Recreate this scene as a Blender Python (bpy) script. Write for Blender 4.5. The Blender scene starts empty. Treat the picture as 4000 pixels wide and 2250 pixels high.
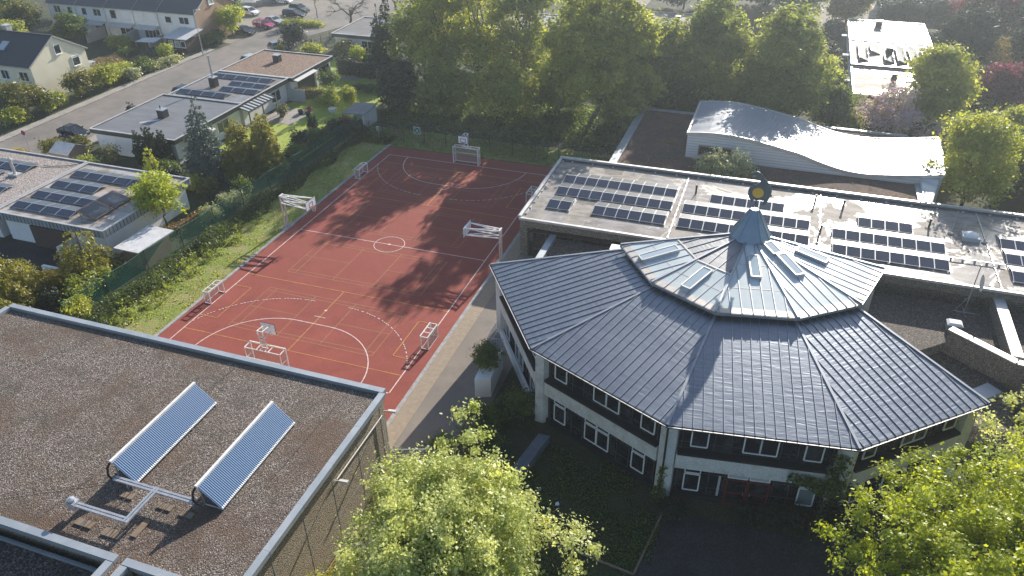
import bpy, math, random
import numpy as np
from mathutils import Vector, Matrix

# ------------------------------------------------------------------ camera, world, sun, exposure
scene = bpy.context.scene
COL = scene.collection
R = math.radians

cam = bpy.data.cameras.new('camera')
cam.lens = 36.0 * 3015.4 / 4000.0
cam.sensor_width = 36.0
cam.clip_start = 0.5
cam.clip_end = 3000
camo = bpy.data.objects.new('camera', cam)
COL.objects.link(camo)
CAM_POS = Vector((33.146, -58.076, 37.370))
yaw, pitch, roll = -0.339, 0.57446, -0.0122
_f = Vector((math.sin(yaw) * math.cos(pitch), math.cos(yaw) * math.cos(pitch), -math.sin(pitch)))
_r = Vector((math.cos(yaw), -math.sin(yaw), 0))
_u = _r.cross(_f)
_r2 = _r * math.cos(roll) + _u * math.sin(roll)
_u2 = -_r * math.sin(roll) + _u * math.cos(roll)
_m = Matrix((_r2, _u2, -_f)).transposed().to_4x4()
_m.translation = CAM_POS
camo.matrix_world = _m
scene.camera = camo

SUN_AZ, SUN_EL = R(7.0), R(23.2)
world = bpy.data.worlds.new('World')
scene.world = world
world.use_nodes = True
_nt = world.node_tree
_sky = _nt.nodes.new('ShaderNodeTexSky')
_sky.sky_type = 'NISHITA'
_sky.sun_disc = False
_sky.sun_elevation = SUN_EL
_sky.sun_rotation = SUN_AZ
_sky.air_density = 1.0
_sky.dust_density = 0.7
_sky.ozone_density = 1.6
_nt.links.new(_sky.outputs[0], _nt.nodes['Background'].inputs[0])
_nt.nodes['Background'].inputs[1].default_value = 0.095

sun = bpy.data.lights.new('sun', 'SUN')
sun.energy = 5.0
sun.angle = R(0.5)
sun.color = (1.0, 0.93, 0.82)
suno = bpy.data.objects.new('sun', sun)
COL.objects.link(suno)
_sd = Vector((math.sin(SUN_AZ) * math.cos(SUN_EL), math.cos(SUN_AZ) * math.cos(SUN_EL), math.sin(SUN_EL)))
suno.rotation_euler = _sd.to_track_quat('Z', 'Y').to_euler()

scene.view_settings.view_transform = 'Standard'
scene.view_settings.look = 'None'
scene.view_settings.exposure = 0.88
scene.view_settings.gamma = 1.0
scene.cycles.use_denoising = True
scene.cycles.max_bounces = 6
scene.cycles.diffuse_bounces = 3
scene.cycles.glossy_bounces = 3
scene.cycles.transmission_bounces = 4
scene.cycles.transparent_max_bounces = 12
scene.cycles.sample_clamp_indirect = 4.0

# ------------------------------------------------------------------ helpers
rng = np.random.default_rng(7)
random.seed(7)


def wloc(o):
    v = Vector((0, 0, 0))
    while o is not None:
        v += o.location
        o = o.parent
    return v


def tag(o, label=None, cat=None, group=None, kind=None):
    if label: o['label'] = label
    if cat: o['category'] = cat
    if group: o['group'] = group
    if kind: o['kind'] = kind
    return o


def thing(name, label, cat, loc=(0, 0, 0), group=None):
    o = bpy.data.objects.new(name, None)
    COL.objects.link(o)
    o.location = loc
    o.empty_display_size = 0.2
    return tag(o, label, cat, group)


def link_mesh(name, me, mats, parent=None):
    o = bpy.data.objects.new(name, me)
    for m in (mats if isinstance(mats, (list, tuple)) else [mats]):
        me.materials.append(m)
    COL.objects.link(o)
    if parent is not None:
        o.parent = parent
    return o


def dup(root, loc, rotz=0.0, label=None, group=None, scale=None):
    c = root.copy()
    COL.objects.link(c)
    c.location = loc
    c.rotation_euler = (0, 0, rotz)
    if scale: c.scale = (scale,) * 3 if not isinstance(scale, tuple) else scale
    if label: c['label'] = label
    if group: c['group'] = group
    for ch in list(root.children):
        d = ch.copy()
        COL.objects.link(d)
        d.parent = c
        for g in list(ch.children):
            e = g.copy()
            COL.objects.link(e)
            e.parent = d
    return c


class MB:
    """collects faces, builds ONE mesh object"""

    def __init__(s):
        s.v = []; s.f = []; s.m = []; s.uv = []

    def face(s, pts, mi=0, uv=None):
        n = len(s.v)
        s.v += [tuple(p) for p in pts]
        s.f.append(tuple(range(n, n + len(pts))))
        s.m.append(mi)
        s.uv += list(uv) if uv else [(p[0], p[1]) for p in pts]
        return s

    def box(s, x0, y0, z0, x1, y1, z1, mi=0):
        if x0 > x1: x0, x1 = x1, x0
        if y0 > y1: y0, y1 = y1, y0
        if z0 > z1: z0, z1 = z1, z0
        return s.hexa([(x0, y0, z0), (x1, y0, z0), (x1, y1, z0), (x0, y1, z0)],
                      [(x0, y0, z1), (x1, y0, z1), (x1, y1, z1), (x0, y1, z1)], mi)

    def hexa(s, b, t, mi=0):
        b = [tuple(p) for p in b]; t = [tuple(p) for p in t]
        s.face(b[::-1], mi); s.face(t, mi)
        k = len(b)
        for i in range(k):
            j = (i + 1) % k
            s.face([b[i], b[j], t[j], t[i]], mi)
        return s

    def prism(s, poly, z0, z1, mi=0):
        return s.hexa([(x, y, z0) for x, y in poly], [(x, y, z1) for x, y in poly], mi)

    def slab(s, pts, th, mi=0, uv=None):
        pts = [Vector(p) for p in pts]
        n = (pts[1] - pts[0]).cross(pts[2] - pts[0]).normalized()
        b = [p - n * th for p in pts]
        s.face(pts, mi, uv)
        s.face(b[::-1], mi)
        k = len(pts)
        for i in range(k):
            j = (i + 1) % k
            s.face([b[i], b[j], pts[j], pts[i]], mi)
        return s

    def bar(s, p, q, w, h=None, mi=0, up=None):
        p = Vector(p); q = Vector(q); h = h or w
        d = (q - p).normalized()
        up = Vector(up) if up is not None else (Vector((0, 0, 1)) if abs(d.z) < 0.95 else Vector((0, 1, 0)))
        a = d.cross(up).normalized(); b = a.cross(d).normalized()
        a = a * w * .5; b = b * h * .5
        c = [-a - b, a - b, a + b, -a + b]
        return s.hexa([p + k for k in c], [q + k for k in c], mi)

    def tube(s, p, q, r, r2=None, n=6, mi=0):
        p = Vector(p); q = Vector(q); r2 = r if r2 is None else r2
        d = (q - p).normalized()
        up = Vector((0, 0, 1)) if abs(d.z) < 0.9 else Vector((1, 0, 0))
        a = d.cross(up).normalized(); b = d.cross(a).normalized()
        cs = [(math.cos(2 * math.pi * i / n), math.sin(2 * math.pi * i / n)) for i in range(n)]
        return s.hexa([p + (a * c + b * e) * r for c, e in cs][::-1], [q + (a * c + b * e) * r2 for c, e in cs][::-1], mi)

    def path(s, pts, r, n=6, mi=0):
        for i in range(len(pts) - 1):
            s.tube(pts[i], pts[i + 1], r, n=n, mi=mi)
        return s

    def lathe(s, prof, c, n=16, mi=0):
        cx, cy, cz = c
        for i in range(len(prof) - 1):
            (r0, z0), (r1, z1) = prof[i], prof[i + 1]
            for k in range(n):
                a0, a1 = 2 * math.pi * k / n, 2 * math.pi * (k + 1) / n
                P = lambda r, z, a: (cx + r * math.cos(a), cy + r * math.sin(a), cz + z)
                if r0 < 1e-6: s.face([P(0, z0, a0), P(r1, z1, a1), P(r1, z1, a0)][::-1], mi)
                elif r1 < 1e-6: s.face([P(r0, z0, a0), P(r0, z0, a1), P(0, z1, a0)], mi)
                else: s.face([P(r0, z0, a0), P(r0, z0, a1), P(r1, z1, a1), P(r1, z1, a0)], mi)
        return s

    def build(s, name, mats, parent=None, smooth=False, off=None):
        o = wloc(parent) if parent is not None else Vector((0, 0, 0))
        if off is not None: o = o + Vector(off)
        me = bpy.data.meshes.new(name)
        me.from_pydata([(x - o.x, y - o.y, z - o.z) for x, y, z in s.v], [], s.f)
        me.polygons.foreach_set('material_index', s.m)
        uvl = me.uv_layers.new(name='UVMap')
        uvl.data.foreach_set('uv', np.array(s.uv, dtype=np.float32).ravel())
        if smooth: me.polygons.foreach_set('use_smooth', [True] * len(s.f))
        ob = link_mesh(name, me, mats, parent)
        if off is not None: ob.location = off
        return ob


def single(name, mb, mats, label, cat, loc, group=None, smooth=False):
    """a thing that is one mesh, its origin at its base"""
    o = mb.build(name, mats, None, smooth, off=loc)
    return tag(o, label, cat, group)


# ------------------------------------------------------------------ materials
def mat(name, col, rough=.7, col2=None, nscale=2.0, ndet=5, lo=.4, hi=.6, bump=0.0, bscale=30, bdist=.02,
        metal=0.0, spec=.5, rough2=None, stretch=None, fine=None, uv=False, col3=None, n3=.3, lo3=.5, hi3=.7):
    m = bpy.data.materials.new(name)
    m.use_nodes = True
    nt = m.node_tree; N = nt.nodes; L = nt.links
    b = N['Principled BSDF']
    b.inputs['Roughness'].default_value = rough
    b.inputs['Metallic'].default_value = metal
    b.inputs['Specular IOR Level'].default_value = spec
    tc = N.new('ShaderNodeTexCoord')
    src = tc.outputs['UV' if uv else 'Object']
    if stretch:
        mp = N.new('ShaderNodeMapping'); mp.inputs['Scale'].default_value = stretch
        L.new(src, mp.inputs['Vector']); src = mp.outputs['Vector']

    def noise(sc, det=5, lo_=.4, hi_=.6):
        n = N.new('ShaderNodeTexNoise'); n.inputs['Scale'].default_value = sc; n.inputs['Detail'].default_value = det
        n.inputs['Roughness'].default_value = .6
        L.new(src, n.inputs['Vector'])
        r = N.new('ShaderNodeMapRange'); r.inputs['From Min'].default_value = lo_; r.inputs['From Max'].default_value = hi_
        L.new(n.outputs['Fac'], r.inputs['Value'])
        return r.outputs['Result'], n.outputs['Fac']

    def mix(f, a, c):
        x = N.new('ShaderNodeMix'); x.data_type = 'RGBA'
        if f is not None: L.new(f, x.inputs['Factor'])
        for sck, val in ((x.inputs['A'], a), (x.inputs['B'], c)):
            if isinstance(val, tuple): sck.default_value = (*val[:3], 1)
            else: L.new(val, sck)
        return x.outputs['Result']
    c = (*col, 1)
    out = None
    if col2:
        f, _ = noise(nscale, ndet, lo, hi)
        out = mix(f, col, col2)
        if rough2 is not None:
            rr = N.new('ShaderNodeMapRange'); L.new(f, rr.inputs['Value'])
            rr.inputs['To Min'].default_value = rough; rr.inputs['To Max'].default_value = rough2
            L.new(rr.outputs['Result'], b.inputs['Roughness'])
    if col3:
        f, _ = noise(n3, 4, lo3, hi3)
        out = mix(f, out if out else col, col3)
    if fine:
        f, _ = noise(fine[0], 2, .3, .7)
        x = N.new('ShaderNodeMix'); x.data_type = 'RGBA'; x.blend_type = 'MULTIPLY'; x.inputs['Factor'].default_value = 1
        rmp = N.new('ShaderNodeMapRange'); L.new(f, rmp.inputs['Value'])
        rmp.inputs['To Min'].default_value = 1 - fine[1]; rmp.inputs['To Max'].default_value = 1 + fine[1]
        cc = N.new('ShaderNodeCombineColor')
        for k in range(3): L.new(rmp.outputs['Result'], cc.inputs[k])
        if out: L.new(out, x.inputs['A'])
        else: x.inputs['A'].default_value = c
        L.new(cc.outputs[0], x.inputs['B'])
        out = x.outputs['Result']
    if out: L.new(out, b.inputs['Base Color'])
    else: b.inputs['Base Color'].default_value = c
    if bump:
        _, h = noise(bscale, 4)
        bp = N.new('ShaderNodeBump'); bp.inputs['Strength'].default_value = bump; bp.inputs['Distance'].default_value = bdist
        L.new(h, bp.inputs['Height']); L.new(bp.outputs['Normal'], b.inputs['Normal'])
    return m


def gravel_mat(name, stones, scale=9.0, dark=(.03, .028, .025), patch=None, bump=.6, bdist=.05):
    """loose round stones: every voronoi cell a stone of its own colour"""
    m = bpy.data.materials.new(name); m.use_nodes = True
    nt = m.node_tree; N = nt.nodes; L = nt.links; b = N['Principled BSDF']
    b.inputs['Roughness'].default_value = .85
    tc = N.new('ShaderNodeTexCoord')
    v = N.new('ShaderNodeTexVoronoi'); v.inputs['Scale'].default_value = scale
    L.new(tc.outputs['Object'], v.inputs['Vector'])
    sep = N.new('ShaderNodeSeparateColor'); L.new(v.outputs['Color'], sep.inputs[0])
    cr = N.new('ShaderNodeValToRGB'); cr.color_ramp.interpolation = 'LINEAR'
    el = cr.color_ramp.elements
    while len(el) < len(stones): el.new(.5)
    for i, c in enumerate(stones):
        el[i].position = i / (len(stones) - 1); el[i].color = (*c, 1)
    L.new(sep.outputs[0], cr.inputs['Fac'])
    out = cr.outputs['Color']
    # gaps between stones
    mr = N.new('ShaderNodeMapRange'); mr.inputs['From Min'].default_value = .35; mr.inputs['From Max'].default_value = .75
    L.new(v.outputs['Distance'], mr.inputs['Value'])
    x = N.new('ShaderNodeMix'); x.data_type = 'RGBA'; L.new(mr.outputs['Result'], x.inputs['Factor'])
    L.new(out, x.inputs['A']); x.inputs['B'].default_value = (*dark, 1)
    out = x.outputs['Result']
    for sc, lo, hi, colr, amt in (patch or []):
        n = N.new('ShaderNodeTexNoise'); n.inputs['Scale'].default_value = sc; n.inputs['Detail'].default_value = 6
        n.inputs['Roughness'].default_value = .65
        L.new(tc.outputs['Object'], n.inputs['Vector'])
        r = N.new('ShaderNodeMapRange'); r.inputs['From Min'].default_value = lo; r.inputs['From Max'].default_value = hi
        r.inputs['To Max'].default_value = amt
        L.new(n.outputs['Fac'], r.inputs['Value'])
        y = N.new('ShaderNodeMix'); y.data_type = 'RGBA'; L.new(r.outputs['Result'], y.inputs['Factor'])
        L.new(out, y.inputs['A']); y.inputs['B'].default_value = (*colr, 1)
        out = y.outputs['Result']
    L.new(out, b.inputs['Base Color'])
    bp = N.new('ShaderNodeBump'); bp.inputs['Strength'].default_value = bump; bp.inputs['Distance'].default_value = bdist
    bp.invert = True
    L.new(v.outputs['Distance'], bp.inputs['Height']); L.new(bp.outputs['Normal'], b.inputs['Normal'])
    return m


def stripe_mat(name, ca, cb, period, duty=.5, axis='X', rough=.6, metal=0.0, uv=False, soft=.1, spec=.5, bump=0, fine=0, second=None):
    """regular stripes along one axis (cladding, tiles, cells); second=(axis, period, duty) crosses them"""
    m = bpy.data.materials.new(name); m.use_nodes = True
    nt = m.node_tree; N = nt.nodes; L = nt.links; b = N['Principled BSDF']
    b.inputs['Roughness'].default_value = rough; b.inputs['Metallic'].default_value = metal
    b.inputs['Specular IOR Level'].default_value = spec
    tc = N.new('ShaderNodeTexCoord'); sp = N.new('ShaderNodeSeparateXYZ'); L.new(tc.outputs['UV' if uv else 'Object'], sp.inputs[0])

    def st(ax, per, du):
        a = N.new('ShaderNodeMath'); a.operation = 'DIVIDE'; a.inputs[1].default_value = per; L.new(sp.outputs[ax], a.inputs[0])
        f = N.new('ShaderNodeMath'); f.operation = 'FRACT'; L.new(a.outputs[0], f.inputs[0])
        t = N.new('ShaderNodeMath'); t.operation = 'PINGPONG'; t.inputs[1].default_value = .5; L.new(f.outputs[0], t.inputs[0])
        r = N.new('ShaderNodeMapRange'); r.inputs['From Min'].default_value = du / 2 - soft / 2; r.inputs['From Max'].default_value = du / 2 + soft / 2
        L.new(t.outputs[0], r.inputs['Value'])
        return r.outputs['Result']
    f = st(axis, period, duty)
    if second:
        g = st(*second)
        mn = N.new('ShaderNodeMath'); mn.operation = 'MINIMUM'; L.new(f, mn.inputs[0]); L.new(g, mn.inputs[1]); f = mn.outputs[0]
    x = N.new('ShaderNodeMix'); x.data_type = 'RGBA'; L.new(f, x.inputs['Factor'])
    x.inputs['A'].default_value = (*cb, 1); x.inputs['B'].default_value = (*ca, 1)
    out = x.outputs['Result']
    if fine:
        n = N.new('ShaderNodeTexNoise'); n.inputs['Scale'].default_value = 3; n.inputs['Detail'].default_value = 6
        L.new(tc.outputs['Object'], n.inputs['Vector'])
        y = N.new('ShaderNodeMix'); y.data_type = 'RGBA'; y.blend_type = 'MULTIPLY'; y.inputs['Factor'].default_value = fine
        L.new(out, y.inputs['A']); L.new(n.outputs['Fac'], y.inputs['B']); out = y.outputs['Result']
    L.new(out, b.inputs['Base Color'])
    if bump:
        bp = N.new('ShaderNodeBump'); bp.inputs['Strength'].default_value = bump; bp.inputs['Distance'].default_value = .03
        L.new(f, bp.inputs['Height']); L.new(bp.outputs['Normal'], b.inputs['Normal'])
    return m
# ------------------------------------------------------------------ material set
M = {}
M['soil'] = mat('soil_and_rough_grass', (.035, .050, .016), .95, (.075, .065, .035), nscale=.35, lo=.42, hi=.7, bump=.8, bscale=6, bdist=.15, fine=(8, .5), col3=(.04, .06, .02), n3=.05)
M['lawn'] = mat('lawn_grass', (.27, .35, .035), .9, (.33, .37, .06), nscale=.6, bump=.7, bscale=14, bdist=.05, fine=(10, .4))
M['strip'] = mat('worn_grass', (.19, .235, .04), .95, (.27, .25, .09), nscale=.45, lo=.42, hi=.6, bump=.8, bscale=9, bdist=.06, fine=(7, .5))
M['asphalt'] = mat('old_asphalt', (.17, .15, .135), .9, (.21, .185, .165), nscale=.5, bump=.3, bscale=60, bdist=.01, fine=(40, .25), col3=(.13, .12, .11), n3=.12)
M['yard'] = mat('yard_asphalt', (.20, .17, .145), .9, (.25, .21, .175), nscale=.4, bump=.3, bscale=60, bdist=.01, fine=(30, .2), col3=(.15, .135, .12), n3=.2)
M['gravelyard'] = mat('sandy_gravel', (.25, .22, .185), .95, (.20, .175, .145), nscale=.4, fine=(9, .3))
M['paving'] = mat('pale_paving', (.33, .30, .27), .9, (.27, .25, .23), nscale=.6, fine=(4, .2))
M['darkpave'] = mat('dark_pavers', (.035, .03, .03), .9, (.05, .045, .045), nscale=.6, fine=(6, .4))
M['court'] = mat('red_rubber_court', (.255, .064, .048), .9, (.285, .074, .056), nscale=.25, ndet=6, lo=.35, hi=.65, fine=(16, .14), bump=.2, bscale=50, bdist=.005, spec=.3, col3=(.225, .057, .044), n3=.45, lo3=.48, hi3=.72)
M['linewhite'] = mat('court_line_white', (.72, .58, .55), .85, (.55, .40, .37), nscale=3)
M['lineyellow'] = mat('court_line_yellow', (.64, .34, .065), .85, (.50, .22, .06), nscale=3)
M['lineolive'] = mat('court_line_olive', (.36, .22, .09), .85, (.33, .15, .075), nscale=2)
M['kerb'] = mat('concrete_kerb', (.36, .35, .34), .9, (.27, .26, .26), nscale=2, fine=(9, .2))
M['concrete'] = mat('concrete', (.32, .31, .29), .9, (.24, .23, .22), nscale=1, fine=(12, .2))
M['gravel'] = gravel_mat('roof_gravel', [(.055, .042, .036), (.15, .11, .085), (.25, .19, .155), (.34, .275, .235), (.10, .075, .06), (.58, .50, .45)], 15.0,
                         patch=[(.16, .46, .62, (.10, .055, .03), .75), (.5, .52, .66, (.06, .05, .035), .5), (1.6, .6, .72, (.30, .26, .21), .45)])
M['gravelpale'] = gravel_mat('pale_roof_gravel', [(.28, .23, .21), (.42, .36, .33), (.55, .48, .45), (.35, .30, .28)], 7.0, dark=(.14, .12, .11))
M['gravelbrown'] = gravel_mat('brown_roof_gravel', [(.16, .09, .055), (.26, .16, .11), (.36, .24, .17), (.20, .13, .09)], 6.0, dark=(.09, .06, .045))
M['gravelgrey'] = gravel_mat('grey_roof_gravel', [(.035, .026, .022), (.10, .072, .056), (.16, .12, .095), (.28, .22, .18)], 11.0, patch=[(.5, .5, .7, (.05, .05, .045), .4)])
M['sedum'] = mat('sedum_roof', (.085, .058, .048), .95, (.13, .075, .058), nscale=.5, bump=.7, bscale=10, bdist=.05, fine=(7, .5), col3=(.15, .13, .04), n3=1.1, lo3=.62, hi3=.7)
M['aggregate'] = gravel_mat('exposed_aggregate', [(.30, .23, .15), (.52, .41, .28), (.66, .53, .37), (.78, .66, .50), (.40, .31, .21)], 16.0, dark=(.28, .22, .15), bump=1.0, bdist=.16)
M['aggregate_d'] = gravel_mat('grey_exposed_aggregate', [(.16, .14, .115), (.28, .24, .20), (.40, .35, .29), (.52, .46, .39)], 14.0, dark=(.13, .115, .095), bump=1.0, bdist=.12)
M['coping'] = mat('zinc_coping', (.34, .375, .41), .5, (.41, .44, .47), nscale=.7, metal=.35)
M['copingwhite'] = mat('pale_metal_coping', (.60, .59, .58), .45, (.50, .49, .48), nscale=1, metal=.4)
M['white'] = mat('white_plaster', (.86, .86, .85), .9, (.78, .77, .75), nscale=.4, fine=(14, .05))
M['whitewash'] = mat('weathered_white_concrete', (.64, .65, .64), .85, (.52, .51, .47), nscale=1.2, lo=.45, hi=.7, fine=(10, .15), bump=.3, bscale=25, bdist=.01, col3=(.40, .36, .29), n3=2.2, lo3=.6, hi3=.8)
M['cream'] = mat('cream_render', (.88, .80, .62), .95, (.82, .74, .56), nscale=.4, fine=(12, .06), bump=.4, bscale=24, bdist=.03)
M['brownrender'] = mat('brown_render', (.42, .28, .19), .95, (.36, .24, .165), nscale=.5, bump=1.0, bscale=24, bdist=.08)
M['brick'] = stripe_mat('pale_brick', (.46, .42, .39), (.33, .3, .28), .14, .18, 'Z', .9)
M['dark'] = mat('black_cladding', (.020, .021, .025), .45, (.03, .03, .034), nscale=.6)
M['darkwood'] = mat('dark_wood', (.07, .045, .035), .8, (.11, .07, .055), nscale=2, stretch=(1, 1, 8))
M['glass'] = mat('window_glass', (.012, .015, .022), .05, (.07, .08, .09), nscale=.9, lo=.5, hi=.75, spec=.9)  # paler mottling paints vague reflections and blinds into the panes
M['glasspale'] = mat('pale_blind_behind_glass', (.45, .47, .47), .3)
M['tealpane'] = mat('drawn_blind_pane', (.16, .21, .22), .15)
M['frame'] = mat('white_window_frame', (.82, .82, .82), .5)
M['framedark'] = mat('dark_window_frame', (.05, .05, .055), .5)
M['redpaint'] = mat('dark_red_paint', (.11, .014, .014), .5)
M['slate'] = mat('dark_metal_cap', (.10, .12, .15), .5, (.14, .16, .19), nscale=1)
M['metal'] = mat('galvanised_steel', (.55, .55, .56), .42, (.46, .46, .47), nscale=4, metal=.6)
M['alu'] = mat('painted_white_tube', (.80, .79, .78), .45, (.70, .67, .66), nscale=3)
M['aluwarm'] = mat('weathered_tube', (.58, .50, .47), .5, (.5, .42, .4), nscale=3, metal=.2)
M['board'] = mat('white_backboard', (.82, .83, .88), .5)
M['black'] = mat('black_rubber', (.015, .015, .016), .6)
M['orange'] = mat('orange_rim', (.65, .17, .03), .5)
M['net'] = mat('net_cord', (.6, .6, .6), .8)
M['greenmetal'] = mat('green_coated_steel', (.015, .06, .045), .6)
M['greennet'] = mat('green_net_cord', (.012, .12, .075), .8, (.02, .16, .10), nscale=1)
M['darkmesh'] = mat('dark_fence_wire', (.03, .04, .035), .7)
M['bark'] = mat('bark', (.10, .075, .055), .95, (.06, .045, .035), nscale=6, bump=.6, bscale=14, bdist=.03)
M['barkgrey'] = mat('grey_bark', (.17, .14, .12), .95, (.10, .085, .075), nscale=5, bump=.6, bscale=14, bdist=.03)
M['wood'] = mat('weathered_planks', (.26, .19, .14), .85, (.2, .15, .11), nscale=3, stretch=(1, 8, 8))
M['shedroof'] = mat('grey_felt', (.60, .60, .61), .6, (.50, .50, .51), nscale=2)
M['tile'] = stripe_mat('dark_roof_tiles', (.030, .034, .05), (.012, .013, .02), .33, .16, 'Y', .5, uv=True, bump=.6, second=('X', .26, .14))
M['tilegrey'] = stripe_mat('grey_roof_tiles', (.085, .085, .095), (.035, .035, .04), .36, .18, 'Y', .55, uv=True, bump=.6, second=('X', .28, .14))


def wet_roof(name, a, c, wet_lo, wet_hi, dryrough=.55, scale=.22, wetrough=.12):
    """bitumen roof with puddles: the wet patches are only glossier and a little darker"""
    m = mat(name, a, dryrough, c, nscale=.5, fine=(6, .12), stretch=(1, 2.2, 1))
    nt = m.node_tree; N = nt.nodes; L = nt.links; b = N['Principled BSDF']
    tc = N.new('ShaderNodeTexCoord'); n = N.new('ShaderNodeTexNoise'); n.inputs['Scale'].default_value = scale
    n.inputs['Detail'].default_value = 7; n.inputs['Roughness'].default_value = .62; n.inputs['Distortion'].default_value = .5
    L.new(tc.outputs['Object'], n.inputs['Vector'])
    r = N.new('ShaderNodeMapRange'); r.inputs['From Min'].default_value = wet_lo; r.inputs['From Max'].default_value = wet_hi
    r.inputs['To Min'].default_value = dryrough; r.inputs['To Max'].default_value = wetrough
    L.new(n.outputs['Fac'], r.inputs['Value']); L.new(r.outputs['Result'], b.inputs['Roughness'])
    q = N.new('ShaderNodeMapRange'); q.inputs['From Min'].default_value = wet_lo; q.inputs['From Max'].default_value = wet_hi
    q.inputs['To Min'].default_value = .10; q.inputs['To Max'].default_value = .6
    L.new(n.outputs['Fac'], q.inputs['Value']); L.new(q.outputs['Result'], b.inputs['Specular IOR Level'])
    return m


M['bitumen'] = wet_roof('pale_bitumen_with_puddles', (.35, .315, .285), (.22, .195, .17), .47, .53, .68, .22, .16)
M['bitumenbrown'] = wet_roof('brown_bitumen_with_puddles', (.44, .40, .37), (.25, .19, .145), .5, .6, .42)
M['felt'] = mat('grey_roof_felt', (.135, .14, .155), .6, (.17, .175, .19), nscale=.35, bump=.5, bscale=1.2, bdist=.08, stretch=(.6, 2, 1), fine=(8, .15))
M['feltpale'] = wet_roof('grey_felt_with_puddles', (.24, .22, .21), (.19, .18, .18), .52, .6, .5)


def seam_metal(name, c1, c2, rough, metal, amp):
    """sheet metal with the soft oil-canning ripples of thin panels (UV: u across, v up the slope)"""
    m = mat(name, c1, rough, c2, nscale=.45, uv=True, metal=metal, spec=.5, lo=.35, hi=.65)
    nt = m.node_tree; N = nt.nodes; L = nt.links; b = N['Principled BSDF']
    tc = N.new('ShaderNodeTexCoord'); mp = N.new('ShaderNodeMapping'); mp.inputs['Scale'].default_value = (.7, 3.6, 1)
    L.new(tc.outputs['UV'], mp.inputs['Vector'])
    n = N.new('ShaderNodeTexNoise'); n.inputs['Scale'].default_value = 1.0; n.inputs['Detail'].default_value = 2.5
    n.inputs['Distortion'].default_value = .6
    L.new(mp.outputs['Vector'], n.inputs['Vector'])
    bp = N.new('ShaderNodeBump'); bp.inputs['Strength'].default_value = 1.0; bp.inputs['Distance'].default_value = amp
    L.new(n.outputs['Fac'], bp.inputs['Height']); L.new(bp.outputs['Normal'], b.inputs['Normal'])
    return m


M['zinc'] = seam_metal('standing_seam_zinc', (.185, .21, .25), (.235, .26, .30), .37, .85, .020)
M['zincpale'] = seam_metal('pale_zinc', (.42, .42, .43), (.35, .36, .38), .4, .6, .02)
M['seam'] = mat('zinc_seam', (.27, .29, .325), .42, (.32, .34, .375), nscale=1, metal=.55)
M['flash'] = mat('pale_flashing', (.52, .47, .42), .4, (.42, .39, .36), nscale=1.5, metal=.4)
M['polyglass'] = mat('skylight_glass', (.60, .65, .64), .22, (.52, .58, .58), nscale=.4, spec=.6)
M['roofglass'] = mat('roof_window_glass', (.42, .50, .54), .08, spec=.8)
M['spire'] = mat('blue_zinc', (.20, .27, .34), .42, (.24, .30, .37), nscale=.8, metal=.7)
M['gold'] = mat('gold_leaf', (.75, .48, .10), .35, metal=.9)
M['vane'] = mat('painted_blue_grey', (.08, .105, .135), .45, (.1, .125, .15), nscale=2, metal=.4)
M['corr'] = stripe_mat('corrugated_aluminium', (.48, .50, .53), (.42, .44, .47), .42, .5, 'Y', .29, .5, uv=True, soft=.5, bump=.5)
M['corrrib'] = mat('aluminium_rib', (.42, .44, .48), .45, metal=.4, spec=.4)
M['zinccap'] = seam_metal('glare_toned_zinc', (.17, .18, .20), (.22, .23, .25), .5, .4, .02)  # same zinc as below, toned duller to take sky glare off the caps
M['corrside'] = stripe_mat('corrugated_cladding', (.74, .74, .75), (.56, .57, .59), .30, .4, 'Z', .5, .2, soft=.3, bump=.3)
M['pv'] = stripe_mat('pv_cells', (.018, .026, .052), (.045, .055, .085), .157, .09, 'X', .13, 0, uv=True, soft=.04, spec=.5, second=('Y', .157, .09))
M['pv_glare'] = stripe_mat('pv_cells_painted_glare', (.055, .062, .08), (.09, .10, .125), .157, .09, 'X', .34, 0, uv=True, soft=.04, spec=.8, second=('Y', .157, .09))  # lit copy of the cells: sunward glare painted in as a lighter base
M['pvframe'] = mat('pv_frame', (.62, .64, .67), .4, metal=.5)
M['tubes'] = stripe_mat('vacuum_tubes', (.012, .045, .13), (.26, .37, .52), .115, .42, 'X', .15, 0, uv=True, soft=.3, spec=.7, bump=.35)
M['rack'] = mat('pipe_lagging', (.52, .54, .58), .4, (.42, .44, .48), nscale=3, metal=.5)
M['slab'] = mat('stone_slab', (.22, .18, .15), .9, (.20, .13, .07), nscale=3)
M['signgreen'] = mat('sign_green', (.005, .16, .10), .5)
M['signwhite'] = mat('sign_white', (.75, .78, .78), .5)
M['signblue'] = mat('sign_blue', (.03, .06, .3), .5)
M['signred'] = mat('sign_red', (.45, .02, .03), .5)
M['fabric'] = mat('awning_fabric', (.55, .55, .55), .8)
M['blueplastic'] = mat('blue_plastic', (.02, .07, .4), .5)
M['turquoise'] = mat('turquoise_paint', (.25, .62, .55), .6)
M['terracotta'] = mat('terracotta', (.35, .08, .05), .8)

# ------------------------------------------------------------------ ground
def sheet(name, polys, z, m, thick=0.0):
    b = MB()
    for p in polys:
        if len(p) == 4 and not isinstance(p[0], tuple):
            x0, y0, x1, y1 = p
            p = [(x0, y0), (x1, y0), (x1, y1), (x0, y1)]
        if thick: b.prism(p, z - thick, z)
        else: b.face([(x, y, z) for x, y in p])
    o = b.build(name, m)
    o['kind'] = 'structure'
    return o


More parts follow.
